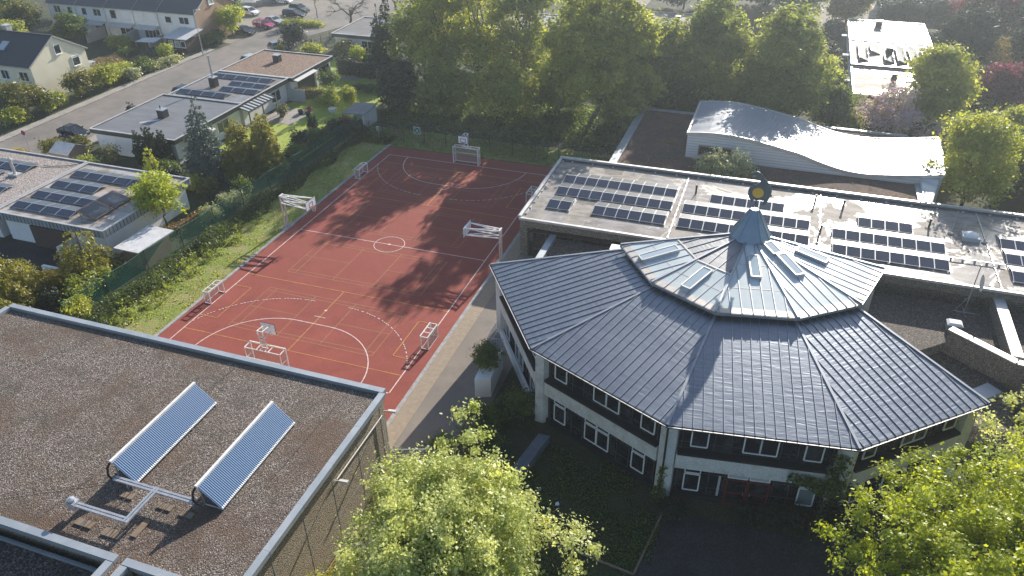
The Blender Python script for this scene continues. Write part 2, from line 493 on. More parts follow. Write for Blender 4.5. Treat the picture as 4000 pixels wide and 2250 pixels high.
g = MB(); g.face([(-700, -700, 0), (700, -700, 0), (700, 700, 0), (-700, 700, 0)])
g.build('ground', M['soil'])['kind'] = 'structure'
sheet('lawn', [(-17.6, -26.4, -11.45, 26.0), (-16.5, 22.6, 17.3, 28)], .012, M['strip'])
sheet('garden_lawn', [(-32, 15, -19.4, 46), (-46, 46, -28, 54)], .008, M['lawn'])
sheet('road', [[(-59.4, -60), (-49.5, -60), (-49.5, 62), (-45, 75), (-36, 100), (-50, 112), (-58, 80), (-59.4, 45)]], .02, M['asphalt'])
sheet('pavement', [(-60.9, -60, -59.45, 52), (-49.5, -60, -47.6, 62)], .09, M['paving'], .09)
sheet('car_park', [[(-80, 67), (-58.2, 67), (-56, 82), (-48, 112), (-95, 118), (-95, 90), (-80, 88)]], .024, M['gravelyard'])
sheet('drive', [(-62, 56, -59, 67), (-3, 86, 5.5, 132), (5.5, 88.5, 26, 95), [(36, 98), (44, 98), (46, 140), (38, 140)], [(46.6, 98), (49.3, 98), (50, 140), (47, 140)]], .016, M['gravelyard'])
sheet('court_surface', [(-11.2, -23.2, 11.25, 22.4)], .03, M['court'])
sheet('brick_path', [(11.55, -34, 12.75, 16)], .05, stripe_mat('brick_setts', (.43, .34, .25), (.30, .23, .17), .22, .12, 'Y', .9, second=('X', .12, .14), fine=.5))
sheet('path', [(12.75, -26.3, 17.6, 2.2), (13.6, -34, 16.4, -26.3)], .035, M['yard'])
sheet('dirt_path', [(13.6, -60, 17.2, -34)], .03, mat('trodden_earth', (.30, .19, .11), .95, (.24, .155, .09), nscale=1.2, fine=(10, .3)))
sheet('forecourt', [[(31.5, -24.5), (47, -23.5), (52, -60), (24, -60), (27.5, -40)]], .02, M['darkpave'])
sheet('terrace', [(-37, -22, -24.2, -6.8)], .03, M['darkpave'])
sheet('patio', [(-32, 25, -27, 30.5), (-30.5, 44, -27.6, 45.5), (-31.5, 37, -27.6, 38.2)], .03, M['paving'])
k = MB()
k.box(-11.5, -26.4, 0, -11.2, 22.7, .12); k.box(11.25, -26.4, 0, 11.55, 16, .07)
k.build('kerb', M['kerb'])['kind'] = 'structure'


# court markings (world metres: a 40 x 20 m handball pitch and three badminton courts)
def strip(b, pts, w, z, closed=False):
    n = len(pts)
    for i in range(n if closed else n - 1):
        p = Vector((*pts[i], z)); q = Vector((*pts[(i + 1) % n], z))
        d = (q - p).normalized(); a = Vector((-d.y, d.x, 0)) * w / 2; e = d * (w / 2 if n < 8 else 0)
        b.face([p - a - e, q - a + e, q + a + e, p + a - e])


def arc(cx, cy, r, a0, a1, n=16):
    return [(cx + r * math.cos(R(a0 + (a1 - a0) * i / n)), cy + r * math.sin(R(a0 + (a1 - a0) * i / n))) for i in range(n + 1)]


wl = MB(); z = .036
strip(wl, [(-10, -20), (10, -20), (10, 20), (-10, 20)], .09, z, True)
wl2 = MB()
strip(wl2, [(-9.95, 0), (9.95, 0)], .08, .0405)
strip(wl2, arc(0, 0, 1.5, 0, 360, 40)[:-1], .07, .045, True)
wl2.face([(x, y, .049) for x, y in arc(0, 0, .14, 0, 360, 12)[:-1]])
for s in (-1, 1):
    g = s * 20
    a = arc(1.5, g, 6, 0, -90 * s, 16); c = arc(-1.5, g, 6, -90 * s, -180 * s, 16)
    strip(wl2, a + c, .085, .0405)
    strip(wl2, [(-.5, g - 7 * s), (.5, g - 7 * s)], .07, .045)
    # dashed 9 m line
    full = arc(1.5, g, 9, -19 * s, -90 * s, 60) + arc(-1.5, g, 9, -90 * s, -161 * s, 60)
    L_ = 0; on = []
    for i in range(len(full) - 1):
        seg = math.dist(full[i], full[i + 1])
        if (L_ % .62) < .33: on.append((full[i], full[i + 1]))
        L_ += seg
    for p, q in on: strip(wl2, [p, q], .08, .0455)
    for xs in (0, ): wl2.face([(x, y, .054) for x, y in arc(0, s * 12, .13, 0, 360, 10)[:-1]])
for o in wl2.f: pass
n0 = len(wl.v)
wl.v += wl2.v; wl.f += [tuple(i + n0 for i in f) for f in wl2.f]; wl.m += wl2.m; wl.uv += wl2.uv
wl.build('white_line_markings', M['linewhite'])['kind'] = 'structure'
yl = MB()
for s in (-1, 1):
    strip(yl, [(-9.95, s * 17.85), (9.95, s * 17.85)], .055, .0382)
    strip(yl, [(-9.95, s * 8.9), (9.95, s * 8.9)], .055, .0382)
    strip(yl, [(0, s * 8.93), (0, s * 17.82)], .055, .0385)
    for e in (-1, 1):
        strip(yl, [(e * 9.95, s * 10.95), (e * 8.25, s * 10.95), (e * 8.25, s * 15.85), (e * 9.95, s * 15.85)], .055, .0502)
yl.build('yellow_line_markings', M['lineyellow'])['kind'] = 'structure'
ol = MB()
for yc in (-13.35, -4.4, 4.55, 13.4):
    strip(ol, [(-6.7, yc - 3.05), (6.7, yc - 3.05), (6.7, yc + 3.05), (-6.7, yc + 3.05)], .05, .0342, True)
    for e in (-1, 1):
        strip(ol, [(-6.68, yc + e * 2.6), (6.68, yc + e * 2.6)], .05, .0348)
        strip(ol, [(e * 5.94, yc - 3.03), (e * 5.94, yc + 3.03)], .05, .0352)
        strip(ol, [(e * 1.98, yc - 3.03), (e * 1.98, yc + 3.03)], .05, .0352)
        strip(ol, [(e * 2.0, yc), (e * 6.68, yc)], .05, .0356)
ol.build('olive_line_markings', M['lineolive'])['kind'] = 'structure'
# ------------------------------------------------------------------ sports hall (gravel roof, foreground)
HX0, HX1, HY0, HY1 = -16.4, 13.6, -41.6, -26.4
hall = thing('sports_hall', 'large flat gravel roofed sports hall with grey metal coping in the near corner', 'sports hall', (-1.4, -34, 0))
b = MB()
b.box(HX0 + .1, HY0 + .1, 0, HX1 - .1, HY1 - .1, 6.1)
b.build('wall', M['aggregate'], hall)
b = MB()
b.face([(HX0 + .3, HY0 + .05, 6.24), (HX1 - .3, HY0 + .05, 6.24), (HX1 - .3, HY1 - .3, 6.24), (HX0 + .3, HY1 - .3, 6.24)])
b.face([(6.98, -43.0, 6.24), (7.42, -43.0, 6.24), (7.42, HY0 + .05, 6.24), (6.98, HY0 + .05, 6.24)])
b.build('roof', M['gravel'], hall)
b = MB()
cw = .40
def coping(b, p, q, w, z, seg=2.9, drop=.32):
    """metal cap in joined lengths along p-q, a folded fascia on both sides"""
    p = Vector((*p, z)); q = Vector((*q, z)); L_ = (q - p).length; n = max(1, round(L_ / seg)); d = (q - p) / L_
    for i in range(n):
        a = p + d * (L_ * i / n + .012); c = p + d * (L_ * (i + 1) / n - .012)
        b.bar(a - Vector((0, 0, drop / 2)), c - Vector((0, 0, drop / 2)), w, drop)
    for i in range(1, n):
        a = p + d * (L_ * i / n)
        b.bar(a - d * .05 + Vector((0, 0, -drop / 2 + .004)), a + d * .05 + Vector((0, 0, -drop / 2 + .004)), w + .012, drop)
coping(b, (HX0, HY1 - .02), (HX1, HY1 - .02), cw, 6.47)
coping(b, (HX1 - .02, HY1 - .25), (HX1 - .02, -48), cw, 6.468)
coping(b, (HX0 + .02, HY1 - .25), (HX0 + .02, -48), cw, 6.468)
coping(b, (HX0 + .3, HY0), (6.98, HY0), cw, 6.466)
coping(b, (6.77, HY0 - .23), (6.77, -43.0), .42, 6.462, 1.2)
coping(b, (7.63, HY0 - .23), (7.63, -43.0), .42, 6.462, 1.2)
coping(b, (6.56, -43.2), (7.84, -43.2), .42, 6.46, 2)
coping(b, (7.42, HY0), (HX1 - .3, HY0), cw, 6.464)
b.build('coping', M['coping'], hall)
b = MB()
b.box(HX0 + .1, -60, 0, 6.56, HY0 - .1, 5.25); b.box(7.84, -60, 0, HX1 - .1, HY0 - .1, 5.25); b.box(6.58, -43.38, 0, 7.82, HY0 - .1, 6.1)
b.build('lower_wall', M['aggregate'], hall)
b = MB()
for x0, x1 in ((HX0 + .3, 6.5), (7.9, HX1 - .3)):
    b.face([(x0, -60, 5.27), (x1, -60, 5.27), (x1, HY0 - .25, 5.27), (x0, HY0 - .25, 5.27)])
b.build('lower_roof', M['gravelgrey'], hall)
b = MB()
coping(b, (HX0 + .4, HY0 - .32), (6.5, HY0 - .32), .12, 5.5, 3.5, .22)
b.build('flashing', M['coping'], hall)
b = MB()     # panel joints and a long pipe on the right hand wall
for y in np.arange(-44.5, -27, 2.9): b.box(HX1 - .1, y, .3, HX1 - .09, y + .05, 6.1)
for zz in (2.2, 4.2): b.box(HX1 - .1, HY0 - 20, zz, HX1 - .088, HY1 - .15, zz + .03)
b.build('wall_joint', M['concrete'], hall)
b = MB()
b.tube((HX1 + .02, -32.6, 5.0), (HX1 + .02, -27.0, 5.0), .035); b.tube((HX1 + .02, -27, 5.0), (HX1 + .02, -27, .3), .03)
b.build('conduit', M['alu'], hall)
b = MB()
for pts in ([(-13.5, -41, 6.31), (-7.6, -26.9, 6.31)], [(1.2, -41.0, 6.31), (3.4, -26.9, 6.31)], [(6.8, -41.2, 6.31), (11.0, -36, 6.31), (11.4, -27.3, 6.31)],
            [(-3, -41, 6.31), (3.0, -37.6, 6.31), (3.3, -27, 6.31)]):
    b.path(pts, .011, 4)
b.build('lightning_conductor', M['darkmesh'], hall)

# vacuum tube collectors on the hall roof
def make_collector():
    t = thing('solar_collector', 'x', 'solar collector', (0, 0, 0))
    hi = Vector((-.6, 0, 1.36)); lo = Vector((.6, 0, .22)); L_ = 6.8
    s = MB()
    n = (lo - hi).cross(Vector((0, 1, 0))).normalized()
    if n.z < 0: n = -n
    a = [Vector((hi.x, -L_ / 2, hi.z)), Vector((lo.x, -L_ / 2, lo.z)), Vector((lo.x, L_ / 2, lo.z)), Vector((hi.x, L_ / 2, hi.z))]
    w = (lo - hi).length
    s.slab(a, .05, 0, [(0, 0), (0, w), (L_, w), (L_, 0)])
    s.build('tubes', M['tubes'], t)
    s = MB(); s.bar((hi.x - .06, -L_ / 2 - .03, hi.z + .03), (hi.x - .06, L_ / 2 + .03, hi.z + .03), .16, .16)
    s.build('header_pipe', M['alu'], t)
    s = MB()
    s.bar((lo.x + .02, -L_ / 2, lo.z - .02), (lo.x + .02, L_ / 2, lo.z - .02), .06, .06)
    for k in range(58): s.tube((lo.x - .03, -L_ / 2 + .06 + k * .1165, lo.z + .05), (lo.x + .035, -L_ / 2 + .06 + k * .1165, lo.z - .01), .035, n=5)
    s.build('tube_caps', M['frame'], t)
    s = MB()
    for y in (-L_ / 2 + .1, -L_ / 6, L_ / 6, L_ / 2 - .1):
        s.bar((hi.x, y, hi.z - .08), (hi.x + .05, y, 0), .05); s.bar((hi.x + .05, y, .04), (lo.x, y, .04), .05); s.bar((lo.x, y, lo.z - .06), (lo.x, y, 0), .05)
        s.bar((hi.x + .02, y, hi.z - .10), (lo.x, y, .05), .03)
    s.build('frame', M['metal'], t)
    s = MB(); s.path([(hi.x - .1, -L_ / 2 - .05, hi.z), (hi.x - .2, -L_ / 2 - .22, hi.z - .3), (hi.x - .15, -L_ / 2 - .35, hi.z - .65), (hi.x + .15, -L_ / 2 - .42, hi.z - .8)], .06, 6)
    s.build('hose', M['black'], t, True)
    return t
c0 = make_collector(); c0.location = (3.85, -34, 6.24)
tag(c0, 'blue vacuum tube collector on the gravel roof, closer to the court', 'solar collector', 'tube collectors on the gravel roof')
dup(c0, (9.3, -34, 6.24), 0, 'blue vacuum tube collector on the gravel roof, nearer the wall with the lamps')

t = thing('pipe_rack', 'z shaped rack of grey lagged pipes joining the two tube collectors', 'pipe rack', (6, -38.7, 6.24))
s = MB()
for dz in (0, ):
    for o_ in (-.09, .09):
        s.bar((3.5, -37.75 + o_, 6.88), (8.6, -37.75 + o_, 6.88), .12, .1)
        s.bar((6.2 + o_, -37.6, 6.93), (6.2 + o_, -40.0, 6.93), .12, .1)
        s.bar((3.0, -39.82 + o_, 6.88), (6.3, -39.82 + o_, 6.88), .12, .1)
s.build('pipes', M['rack'], t)
s = MB(); s.box(2.55, -40.05, 6.62, 3.05, -39.6, 7.08); s.lathe([(.2, 7.09), (.2, 7.2), (0, 7.26)], (2.72, -39.82, 0), 12)
s.build('junction_box', M['rack'], t)
s = MB()
for x, y in ((4.4, -37.75), (6.9, -37.75), (8.2, -37.75), (3.9, -39.82), (5.6, -39.82), (6.2, -39.0)):
    s.bar((x - .2, y, 6.24), (x - .2, y, 6.86), .035); s.bar((x + .2, y, 6.24), (x + .2, y, 6.86), .035); s.bar((x - .2, y, 6.3), (x + .2, y, 6.84), .02)
s.build('support_frame', M['metal'], t)
for x0, y0, x1, y1 in ((4.1, -38.3, 4.9, -37.95), (6.5, -38.3, 7.35, -37.95), (7.9, -38.35, 8.7, -38.0), (3.2, -40.5, 4.3, -40.1), (5.0, -40.6, 6.1, -40.15), (6.5, -40.2, 6.85, -39.1)):
    s = MB(); s.box(x0, y0, 6.245, (x0 + x1) / 2 - .02, y1, 6.32) if x1 - x0 > .5 else s.box(x0, y0, 6.245, x1, y1, 6.32)
    if x1 - x0 > .5: s.box((x0 + x1) / 2 + .02, y0, 6.245, x1, y1, 6.325)
    s.build('ballast_slab', M['slab'], t)

def wall_lamp(y, z, label):
    t = thing('wall_lamp', label, 'lamp', (HX1, y, z), 'lamps on the hall wall')
    s = MB(); s.tube((HX1 - .05, y, z), (HX1 + .35, y, z + .08), .035); s.build('bracket', M['alu'], t)
    s = MB(); s.hexa([(HX1 + .3, y - .09, z + .04), (HX1 + .85, y - .12, z + .13), (HX1 + .85, y + .12, z + .13), (HX1 + .3, y + .09, z + .04)],
                     [(HX1 + .3, y - .08, z + .16), (HX1 + .85, y - .09, z + .24), (HX1 + .85, y + .09, z + .24), (HX1 + .3, y + .08, z + .16)])
    s.build('lamp_head', M['alu'], t)
    s = MB(); s.box(HX1 + .38, y - .07, z + .055, HX1 + .8, y + .07, z + .075); s.build('lens', M['glasspale'], t)
wall_lamp(-32.75, 5.05, 'white lamp head halfway along the exposed aggregate hall wall')
wall_lamp(-26.75, 5.1, 'white lamp head at the hall corner above the gate')
t = thing('gate', 'dark steel bar gate between the hall corner and the school path', 'gate', (15, -26.4, 0))
s = MB()
for k in range(15): s.bar((13.9 + k * .13, -26.6 + k * .05, .1), (13.9 + k * .13, -26.6 + k * .05, 1.75), .03)
for zz in (.12, 1.72): s.bar((13.8, -26.62, zz), (15.9, -25.88, zz), .06)
s.build('leaf', M['metal'], t)
s = MB(); s.bar((15.95, -25.85, 0), (15.95, -25.85, 2.0), .14); s.build('post', M['metal'], t); s = MB(); s.bar((13.75, -26.65, 0), (13.75, -26.65, 1.9), .1); s.build('post', M['metal'], t)

# ------------------------------------------------------------------ round school pavilion with the folded metal roof
EA = [Vector(p) for p in ((14.62, -10.44, 6.5), (20.87, -19.62, 6.5), (30.54, -24.05, 6.5), (40.94, -22.59, 6.5), (48.27, -16.16, 6.5))]
QA = [Vector(p) for p in ((24.15, -8.0, 8.63), (27.31, -12.5, 8.63), (31.89, -14.8, 8.63), (37.03, -13.81, 8.63), (40.93, -10.84, 8.63), (42.61, -5.55, 8.63))]
PC = Vector((33.145, -5.356, 0)); APEX = Vector((33.145, -5.356, 9.815))
pav = thing('school_pavilion', 'many sided school pavilion with dark standing seam roof around a glazed cone', 'school building', (33.1, -14, 0))


def frame_of(a, c, top):
    u = (c - a).normalized(); n = u.cross(top - a).normalized()
    if n.z < 0: n = -n
    w = n.cross(u)
    if (top - a).dot(w) < 0: w = -w
    return u, w, n


def clip_v(poly, x):
    """highest and lowest v of the convex polygon at u=x"""
    vs = []
    for i in range(len(poly)):
        (x0, y0), (x1, y1) = poly[i], poly[(i + 1) % len(poly)]
        if (x0 - x) * (x1 - x) <= 0 and abs(x1 - x0) > 1e-6: vs.append(y0 + (y1 - y0) * (x - x0) / (x1 - x0))
    return (min(vs), max(vs)) if vs else (0, 0)


low = MB(); seam = MB(); hip = MB()
lowtop = []
for q in QA[:5]:
    d = (q - PC); d.z = 0
    lowtop.append(PC + d * .965 + Vector((0, 0, 8.22)))
for i in range(4):
    a, c = EA[i], EA[i + 1]; t0, t1 = lowtop[i], lowtop[i + 1]
    u, w, n = frame_of(a, c, (t0 + t1) / 2)
    def onplane(p): return Vector((p.x, p.y, a.z - ((p.x - a.x) * n.x + (p.y - a.y) * n.y) / n.z))
    t0, t1 = onplane(t0), onplane(t1)
    L_ = (c - a).length
    poly = [(0, 0), (L_, 0), ((t1 - a).dot(u), (t1 - a).dot(w)), ((t0 - a).dot(u), (t0 - a).dot(w))]
    low.slab([a + u * x + w * y for x, y in poly], .12, 0, [(x + 17 * i, y) for x, y in poly])
    k = .30
    while k < L_:
        v0, v1 = clip_v(poly, k)
        if v1 - v0 > .3:
            seam.bar(a + u * k + w * (v0 + .02) + n * .022, a + u * k + w * (v1 - .05) + n * .022, .03, .055, up=n)
        k += .575
for i in range(5):
    hip = MB(); hip.bar(EA[i] + Vector((0, 0, .03)), lowtop[i] + Vector((0, 0, .035)), .16, .07); hip.build('ridge_cap', M['seam'], pav)
low.build('metal_roof', M['zinc'], pav)
seam.build('roof_seam', M['seam'], pav)
b = MB()
for i in range(4):
    b.bar(EA[i] + Vector((0, 0, -.1)), EA[i + 1] + Vector((0, 0, -.1)), .16, .14)
b.build('gutter', M['dark'], pav)
b = MB()
for i in range(4):
    o_ = (EA[i] + EA[i + 1]) / 2 - PC; o_.z = 0; o_ = o_.normalized() * .12
    b.bar(EA[i] + o_ + Vector((0, 0, -.05)), EA[i + 1] + o_ + Vector((0, 0, -.05)), .035, .05)
b.build('gutter_edge', M['copingwhite'], pav)
# upper roof
gl = MB(); mt = MB(); rb = MB(); fl = MB(); jt = MB()
rw = {0: [(2.6, .46, .70, 2.9)], 1: [(2.25, .77, .70, 2.62)], 2: [(2.93, 3.72, .65, 2.4)], 3: [(2.58, 3.66, .68, 2.36), (2.43, 6.18, .70, 1.33)], 4: [(3.13, 3.45, .78, 2.2)]}
for i in range(5):
    a, c = QA[i], QA[i + 1]
    u, w, n = frame_of(a, c, APEX); L_ = (c - a).length; H_ = (APEX - a).dot(w); xa = (APEX - a).dot(u)
    P = lambda x, y, h=0: a + u * x + w * y + n * h
    poly = [(0, 0), (L_, 0), (xa, H_)]
    cut = 3.95 if i < 2 else 99
    def row(y0, y1, tgt, th=.07):
        f0, f1 = y0 / H_, y1 / H_
        pl = [(xa * f0, y0), (L_ + (xa - L_) * f0, y0), (L_ + (xa - L_) * f1, y1), (xa * f1, y1)]
        tgt.slab([P(*p) for p in pl], th, 0, [(x + 13 * i, y) for x, y in pl])
    row(0, .55, fl, .10)
    row(.552, min(cut, 8.2), gl)
    if cut < 9: row(cut + .002, 8.2, mt, .06)
    k = (L_ % .98) / 2 + .12
    while k < L_:
        v0, v1 = clip_v(poly, k)
        if v1 > .4: rb.bar(P(k, 0.02, .02), P(k, min(v1, 8.2), .02), .045, .05, up=n)
        k += .72 if i > 1 else .8
    for vv in ((2.6, 5.2) if i > 1 else (2.0,)):
        f0 = vv / H_
        jt.bar(P(xa * f0, vv, .006), P(L_ + (xa - L_) * f0, vv, .006), .03, .02, up=n)
    if i < 2: jt.bar(P(xa * cut / H_, cut, .02), P(L_ + (xa - L_) * cut / H_, cut, .02), .12, .06, up=n)
    for (x, y, ww, hh) in rw[i]:
        f = MB(); fr = [(x - ww / 2, y), (x + ww / 2, y), (x + ww / 2, y + hh), (x - ww / 2, y + hh)]
        for (p, q) in zip(fr, fr[1:] + fr[:1]):
            f.bar(P(*p, .11), P(*q, .11), .09, .24, up=n)
        fo = f.build('roof_window', M['copingwhite'], pav)
        f = MB(); f.slab([P(*p, .20) for p in fr], .03); f.build('pane', M['roofglass'], fo)
gl.build('glass_roof', M['polyglass'], pav); mt.build('upper_metal_roof', M['zinccap'], pav)
rb.build('glazing_bar', M['seam'], pav); fl.build('eaves_flashing', M['flash'], pav); jt.build('glass_joint', M['flash'], pav)
b = MB()
for i in range(6): b.bar(QA[i] + Vector((0, 0, .05)), QA[i] + (APEX - QA[i]) * .88 + Vector((0, 0, .06)), .15, .07)
for i in range(5): b.bar(QA[i] + Vector((0, 0, -.12)), QA[i + 1] + Vector((0, 0, -.12)), .10, .2)
b.build('upper_ridge_cap', M['seam'], pav)
# drum wall under the upper roof, back wall
b = MB()
ring = [PC + (q - PC) * .93 for q in QA]
for i in range(5):
    p, q = ring[i], ring[i + 1]
    b.face([(p.x, p.y, 0), (q.x, q.y, 0), (q.x, q.y, 8.62), (p.x, p.y, 8.62)])
p, q = ring[5], ring[0]
b.face([(p.x, p.y, 0), (33.1, -5.0, 0), (33.1, -5.0, 9.75), (p.x, p.y, 8.62)]); b.face([(33.1, -5.0, 0), (q.x, q.y, 0), (q.x, q.y, 8.62), (33.1, -5.0, 9.75)])
b.build('drum_wall', M['dark'], pav)
b = MB()
p, q = PC + (QA[4] - PC) * .965, PC + (QA[5] - PC) * .965
for k in range(24):
    f0, f1 = k / 24, (k + .6) / 24
    a_, c_ = p.lerp(q, f0), p.lerp(q, f1)
    b.bar((a_.x, a_.y, 2.8), (a_.x, a_.y, 8.5), .14, .14)
b.build('ribbed_cladding', M['seam'], pav)
b = MB(); 
for q, e in ((lowtop[4], EA[4]), (lowtop[0], EA[0])):
    e2 = PC + (e - PC) * .96; q2 = q.copy()
    cc_ = Vector((33.1, -14, 0)); e2 += (cc_ - e2).normalized() * .35; q2 += (cc_ - q2).normalized() * .35
    b.face([(q2.x, q2.y, 7.9), (e2.x, e2.y, 6.2), (e2.x, e2.y, 0), (q2.x, q2.y, 0)])

b.build('side_wall', M['whitewash'], pav)
# spire
b = MB(); nS = 11; rb_, rt_ = 1.55, .30; zb, zt = 9.62, 11.75
for k in range(nS):
    a0, a1 = 2 * math.pi * (k + .3) / nS, 2 * math.pi * (k + 1.3) / nS
    f = lambda r, z, a: (33.2 + r * math.cos(a), -5.4 + r * math.sin(a), z)
    b.face([f(rb_, zb, a0), f(rb_, zb, a1), f(rt_, zt, a1), f(rt_, zt, a0)])
    b.bar(f(rb_, zb + .02, a0), f(rt_, zt + .02, a0), .05, .05)
b.face([(33.2 + rt_ * math.cos(2 * math.pi * k / nS), -5.4 + rt_ * math.sin(2 * math.pi * k / nS), zt) for k in range(nS)])
b.build('spire', M['spire'], pav)
b = MB(); b.lathe([(1.2, 9.1), (1.2, 9.68), (.3, 9.7)], (33.2, -5.4, 0), 22); b.build('spire_collar', M['dark'], pav)

# facades
INS = 1 - .95 / 18.8
FC = [Vector((PC.x + (e.x - PC.x) * INS, PC.y + (e.y - PC.y) * INS, 0)) for e in EA]
b = MB(); i4, i5, i0 = (PC + (QA[k] - PC) * .9 for k in (4, 5, 0))
b.prism([(p.x, p.y) for p in FC[:4]] + [(FC[4].x - .5, FC[4].y - .1), (i4.x, i4.y), (i5.x, i5.y), (33.1, -5.6), (i0.x, i0.y), (FC[0].x + .3, FC[0].y - .2)], .0, 6.5)
b.build('core', M['dark'], pav)


def facade_window(F, x0, x1, z0, z1, pane='glass', fr=.075):
    o_, u, n = F
    P = lambda x, z, h: o_ + u * x + n * h + Vector((0, 0, z))
    s = MB()
    for (xa, za, xb, zb_) in ((x0, z0, x1, z0), (x1, z0, x1, z1), (x1, z1, x0, z1), (x0, z1, x0, z0)):
        s.bar(P(xa, za, .16), P(xb, zb_, .16), fr, fr, up=n)
    w_ = s.build('window', M['frame'], pav)
    s = MB(); s.slab([P(x0, z0, .15), P(x1, z0, .15), P(x1, z1, .15), P(x0, z1, .15)], .02); s.build('pane', M[pane], w_)


for i in range(4):
    a, c = FC[i], FC[i + 1]; u = (c - a).normalized(); n = Vector((u.y, -u.x, 0)); L_ = (c - a).length; F = (a, u, n)
    P = lambda x, z, h: a + u * x + n * h + Vector((0, 0, z))
    def fbox(tgt, x0, x1, z0, z1, h0, h1):
        tgt.hexa([P(x0, z0, h0), P(x1, z0, h0), P(x1, z0, h1), P(x0, z0, h1)], [P(x0, z1, h0), P(x1, z1, h0), P(x1, z1, h1), P(x0, z1, h1)])
    s = MB(); fbox(s, .5, L_ - .5, 2.72, 3.85, 0, .42); s.build('spandrel', M['whitewash'], pav)
    s = MB(); fbox(s, .55, L_ - .55, 3.855, 4.02, 0, .50); s.build('sill', M['dark'], pav); s = MB(); fbox(s, .55, L_ - .55, .02, .42, 0, .25); s.build('base_wall', M['dark'], pav)
    if i == 0:
        s = MB(); fbox(s, .5, L_ - .5, .02, .80, .26, .48); s.build('plinth', M['white'], pav)
    s = MB(); x = .75
    while x < L_ - .6:
        fbox(s, x - .035, x + .035, .42, 2.7, .04, .10); fbox(s, x - .035, x + .035, 4.14, 6.5, .04, .10); x += (L_ - 1.5) / 9
    for zz in (1.0, 2.15, 4.6): fbox(s, .6, L_ - .6, zz, zz + .05, .04, .085)
    s.build('mullion', M['framedark'], pav)
    s = MB(); fbox(s, .65, L_ - .65, .45, 2.68, .01, .03); fbox(s, .65, L_ - .65, 4.15, 6.4, .01, .03); s.build('glazing', M['glass'], pav)
    W9 = (L_ - 1.5) / 9
    if i == 2:
        up = (0.55, 3.75, 4.75, 7.4); lo = (0.45, 7.6); trans = ()
    else:
        up = (0.5, 3.9, 4.95, 7.75); lo = (.5, 3.3, 4.35, 7.3); trans = ()
    for f in up: facade_window(F, .75 + f * W9, .75 + (f + 1.02) * W9, 4.42, 5.86)
    for f in lo:
        facade_window(F, .75 + f * W9, .75 + (f + .98) * W9, .75, 2.12, 'tealpane' if (i == 2 and f > 7) else 'glass'); facade_window(F, .75 + f * W9, .75 + (f + .98) * W9, 2.24, 2.62, fr=.06)
    if i == 2:
        d0 = .75 + 3.15 * W9
        for k in range(2):
            x0 = d0 + k * 1.28
            s = MB()
            for (xa, za, xb, zb_) in ((x0, .08, x0 + 1.2, .08), (x0, 2.12, x0 + 1.2, 2.12), (x0, 1.05, x0 + 1.2, 1.05)): s.bar(P(xa, za, .2), P(xb, zb_, .2), .12, .1)
            for xx in (x0, x0 + 1.2): s.bar(P(xx, .03, .2), P(xx, 2.17, .2), .14, .12)
            dr = s.build('door', M['redpaint'], pav)
            s = MB(); s.slab([P(x0, .1, .17), P(x0 + 1.2, .1, .17), P(x0 + 1.2, 2.1, .17), P(x0, 2.1, .17)], .02); s.build('pane', M['glass'], dr)
            s = MB(); s.bar(P(x0 + (1.05 if k == 0 else .15), .95, .28), P(x0 + (1.05 if k == 0 else .15), 1.25, .28), .03); s.build('handle', M['metal'], dr)
            facade_window(F, x0 + .03, x0 + 1.17, 2.24, 2.64, 'glasspale', .06)
        s = MB(); fbox(s, d0 - .50, d0 - .36, .5, 2.2, .05, .12); s.build('blind', M['glasspale'], pav)
# corner piers, each folded round its corner
for i in range(5):
    c = FC[i]; parts = []
    ds = []
    if i > 0: ds.append((FC[i - 1] - c).normalized())
    if i < 4: ds.append((FC[i + 1] - c).normalized())
    if i == 0: ds.append((Vector((24.15, -8, 0)) - c).normalized())
    if i == 4: ds.append((Vector((40.9, -10.8, 0)) - c).normalized())
    out = (c - PC); out.z = 0; out.normalize()
    tip = c + out * .62
    pl = [c + ds[0] * .52 + out * .42, tip, c + ds[1] * .52 + out * .42, c + ds[1] * .52 - out * .2, c - out * .5, c + ds[0] * .52 - out * .2]
    if (pl[1] - pl[0]).cross(pl[2] - pl[1]).z < 0: pl = pl[::-1]
    b = MB(); b.prism([(p.x, p.y) for p in pl], .0, 6.42); b.build('column', M['whitewash'], pav)
    if i == 2:
        b = MB(); t0 = c + out * .70; b.tube((t0.x, t0.y, .2), (t0.x, t0.y, 6.35), .07); b.build('downpipe', M['dark'], pav)

# weather vane on the spire: goose like beast carrying a gilt disc
vn = thing('weather_vane', 'blue grey sheet metal beast with a gilded disc on top of the spire', 'weather vane', (33.2, -5.4, 11.75))
sil = [(-.62, 12.22), (-.36, 12.36), (-.52, 12.58), (-.66, 12.85), (-.68, 13.15), (-.58, 13.42), (-.40, 13.60), (-.06, 13.76), (.04, 13.90), (-.02, 14.04), (-.12, 14.14), (-.22, 14.10), (-.44, 14.12), (-.46, 14.20), (-.30, 14.30),
       (-.62, 14.44), (-.70, 14.50), (-.48, 14.58), (-.30, 14.66), (-.08, 14.60), (.10, 14.42), (.24, 14.24), (.50, 14.02), (.72, 13.74), (.84, 13.48), (.93, 13.28), (.90, 13.06), (.98, 13.0), (.98, 12.86), (.86, 12.84), (.80, 12.62), (.74, 12.44), (.62, 12.22), (.66, 12.14), (.34, 12.14), (.46, 12.28), (.50, 12.48), (.20, 12.5), (.0, 12.44), (-.18, 12.48), (-.3, 12.28)]
s = MB()
pf = [(33.2 + x, -5.42, zz) for x, zz in sil]; pb = [(33.2 + x, -5.38, zz) for x, zz in sil]
s.face(pf[::-1]); s.face(pb)
for i in range(len(sil)):
    j = (i + 1) % len(sil); s.face([pf[i], pf[j], pb[j], pb[i]])
s.build('figure', M['vane'], vn)
s = MB()
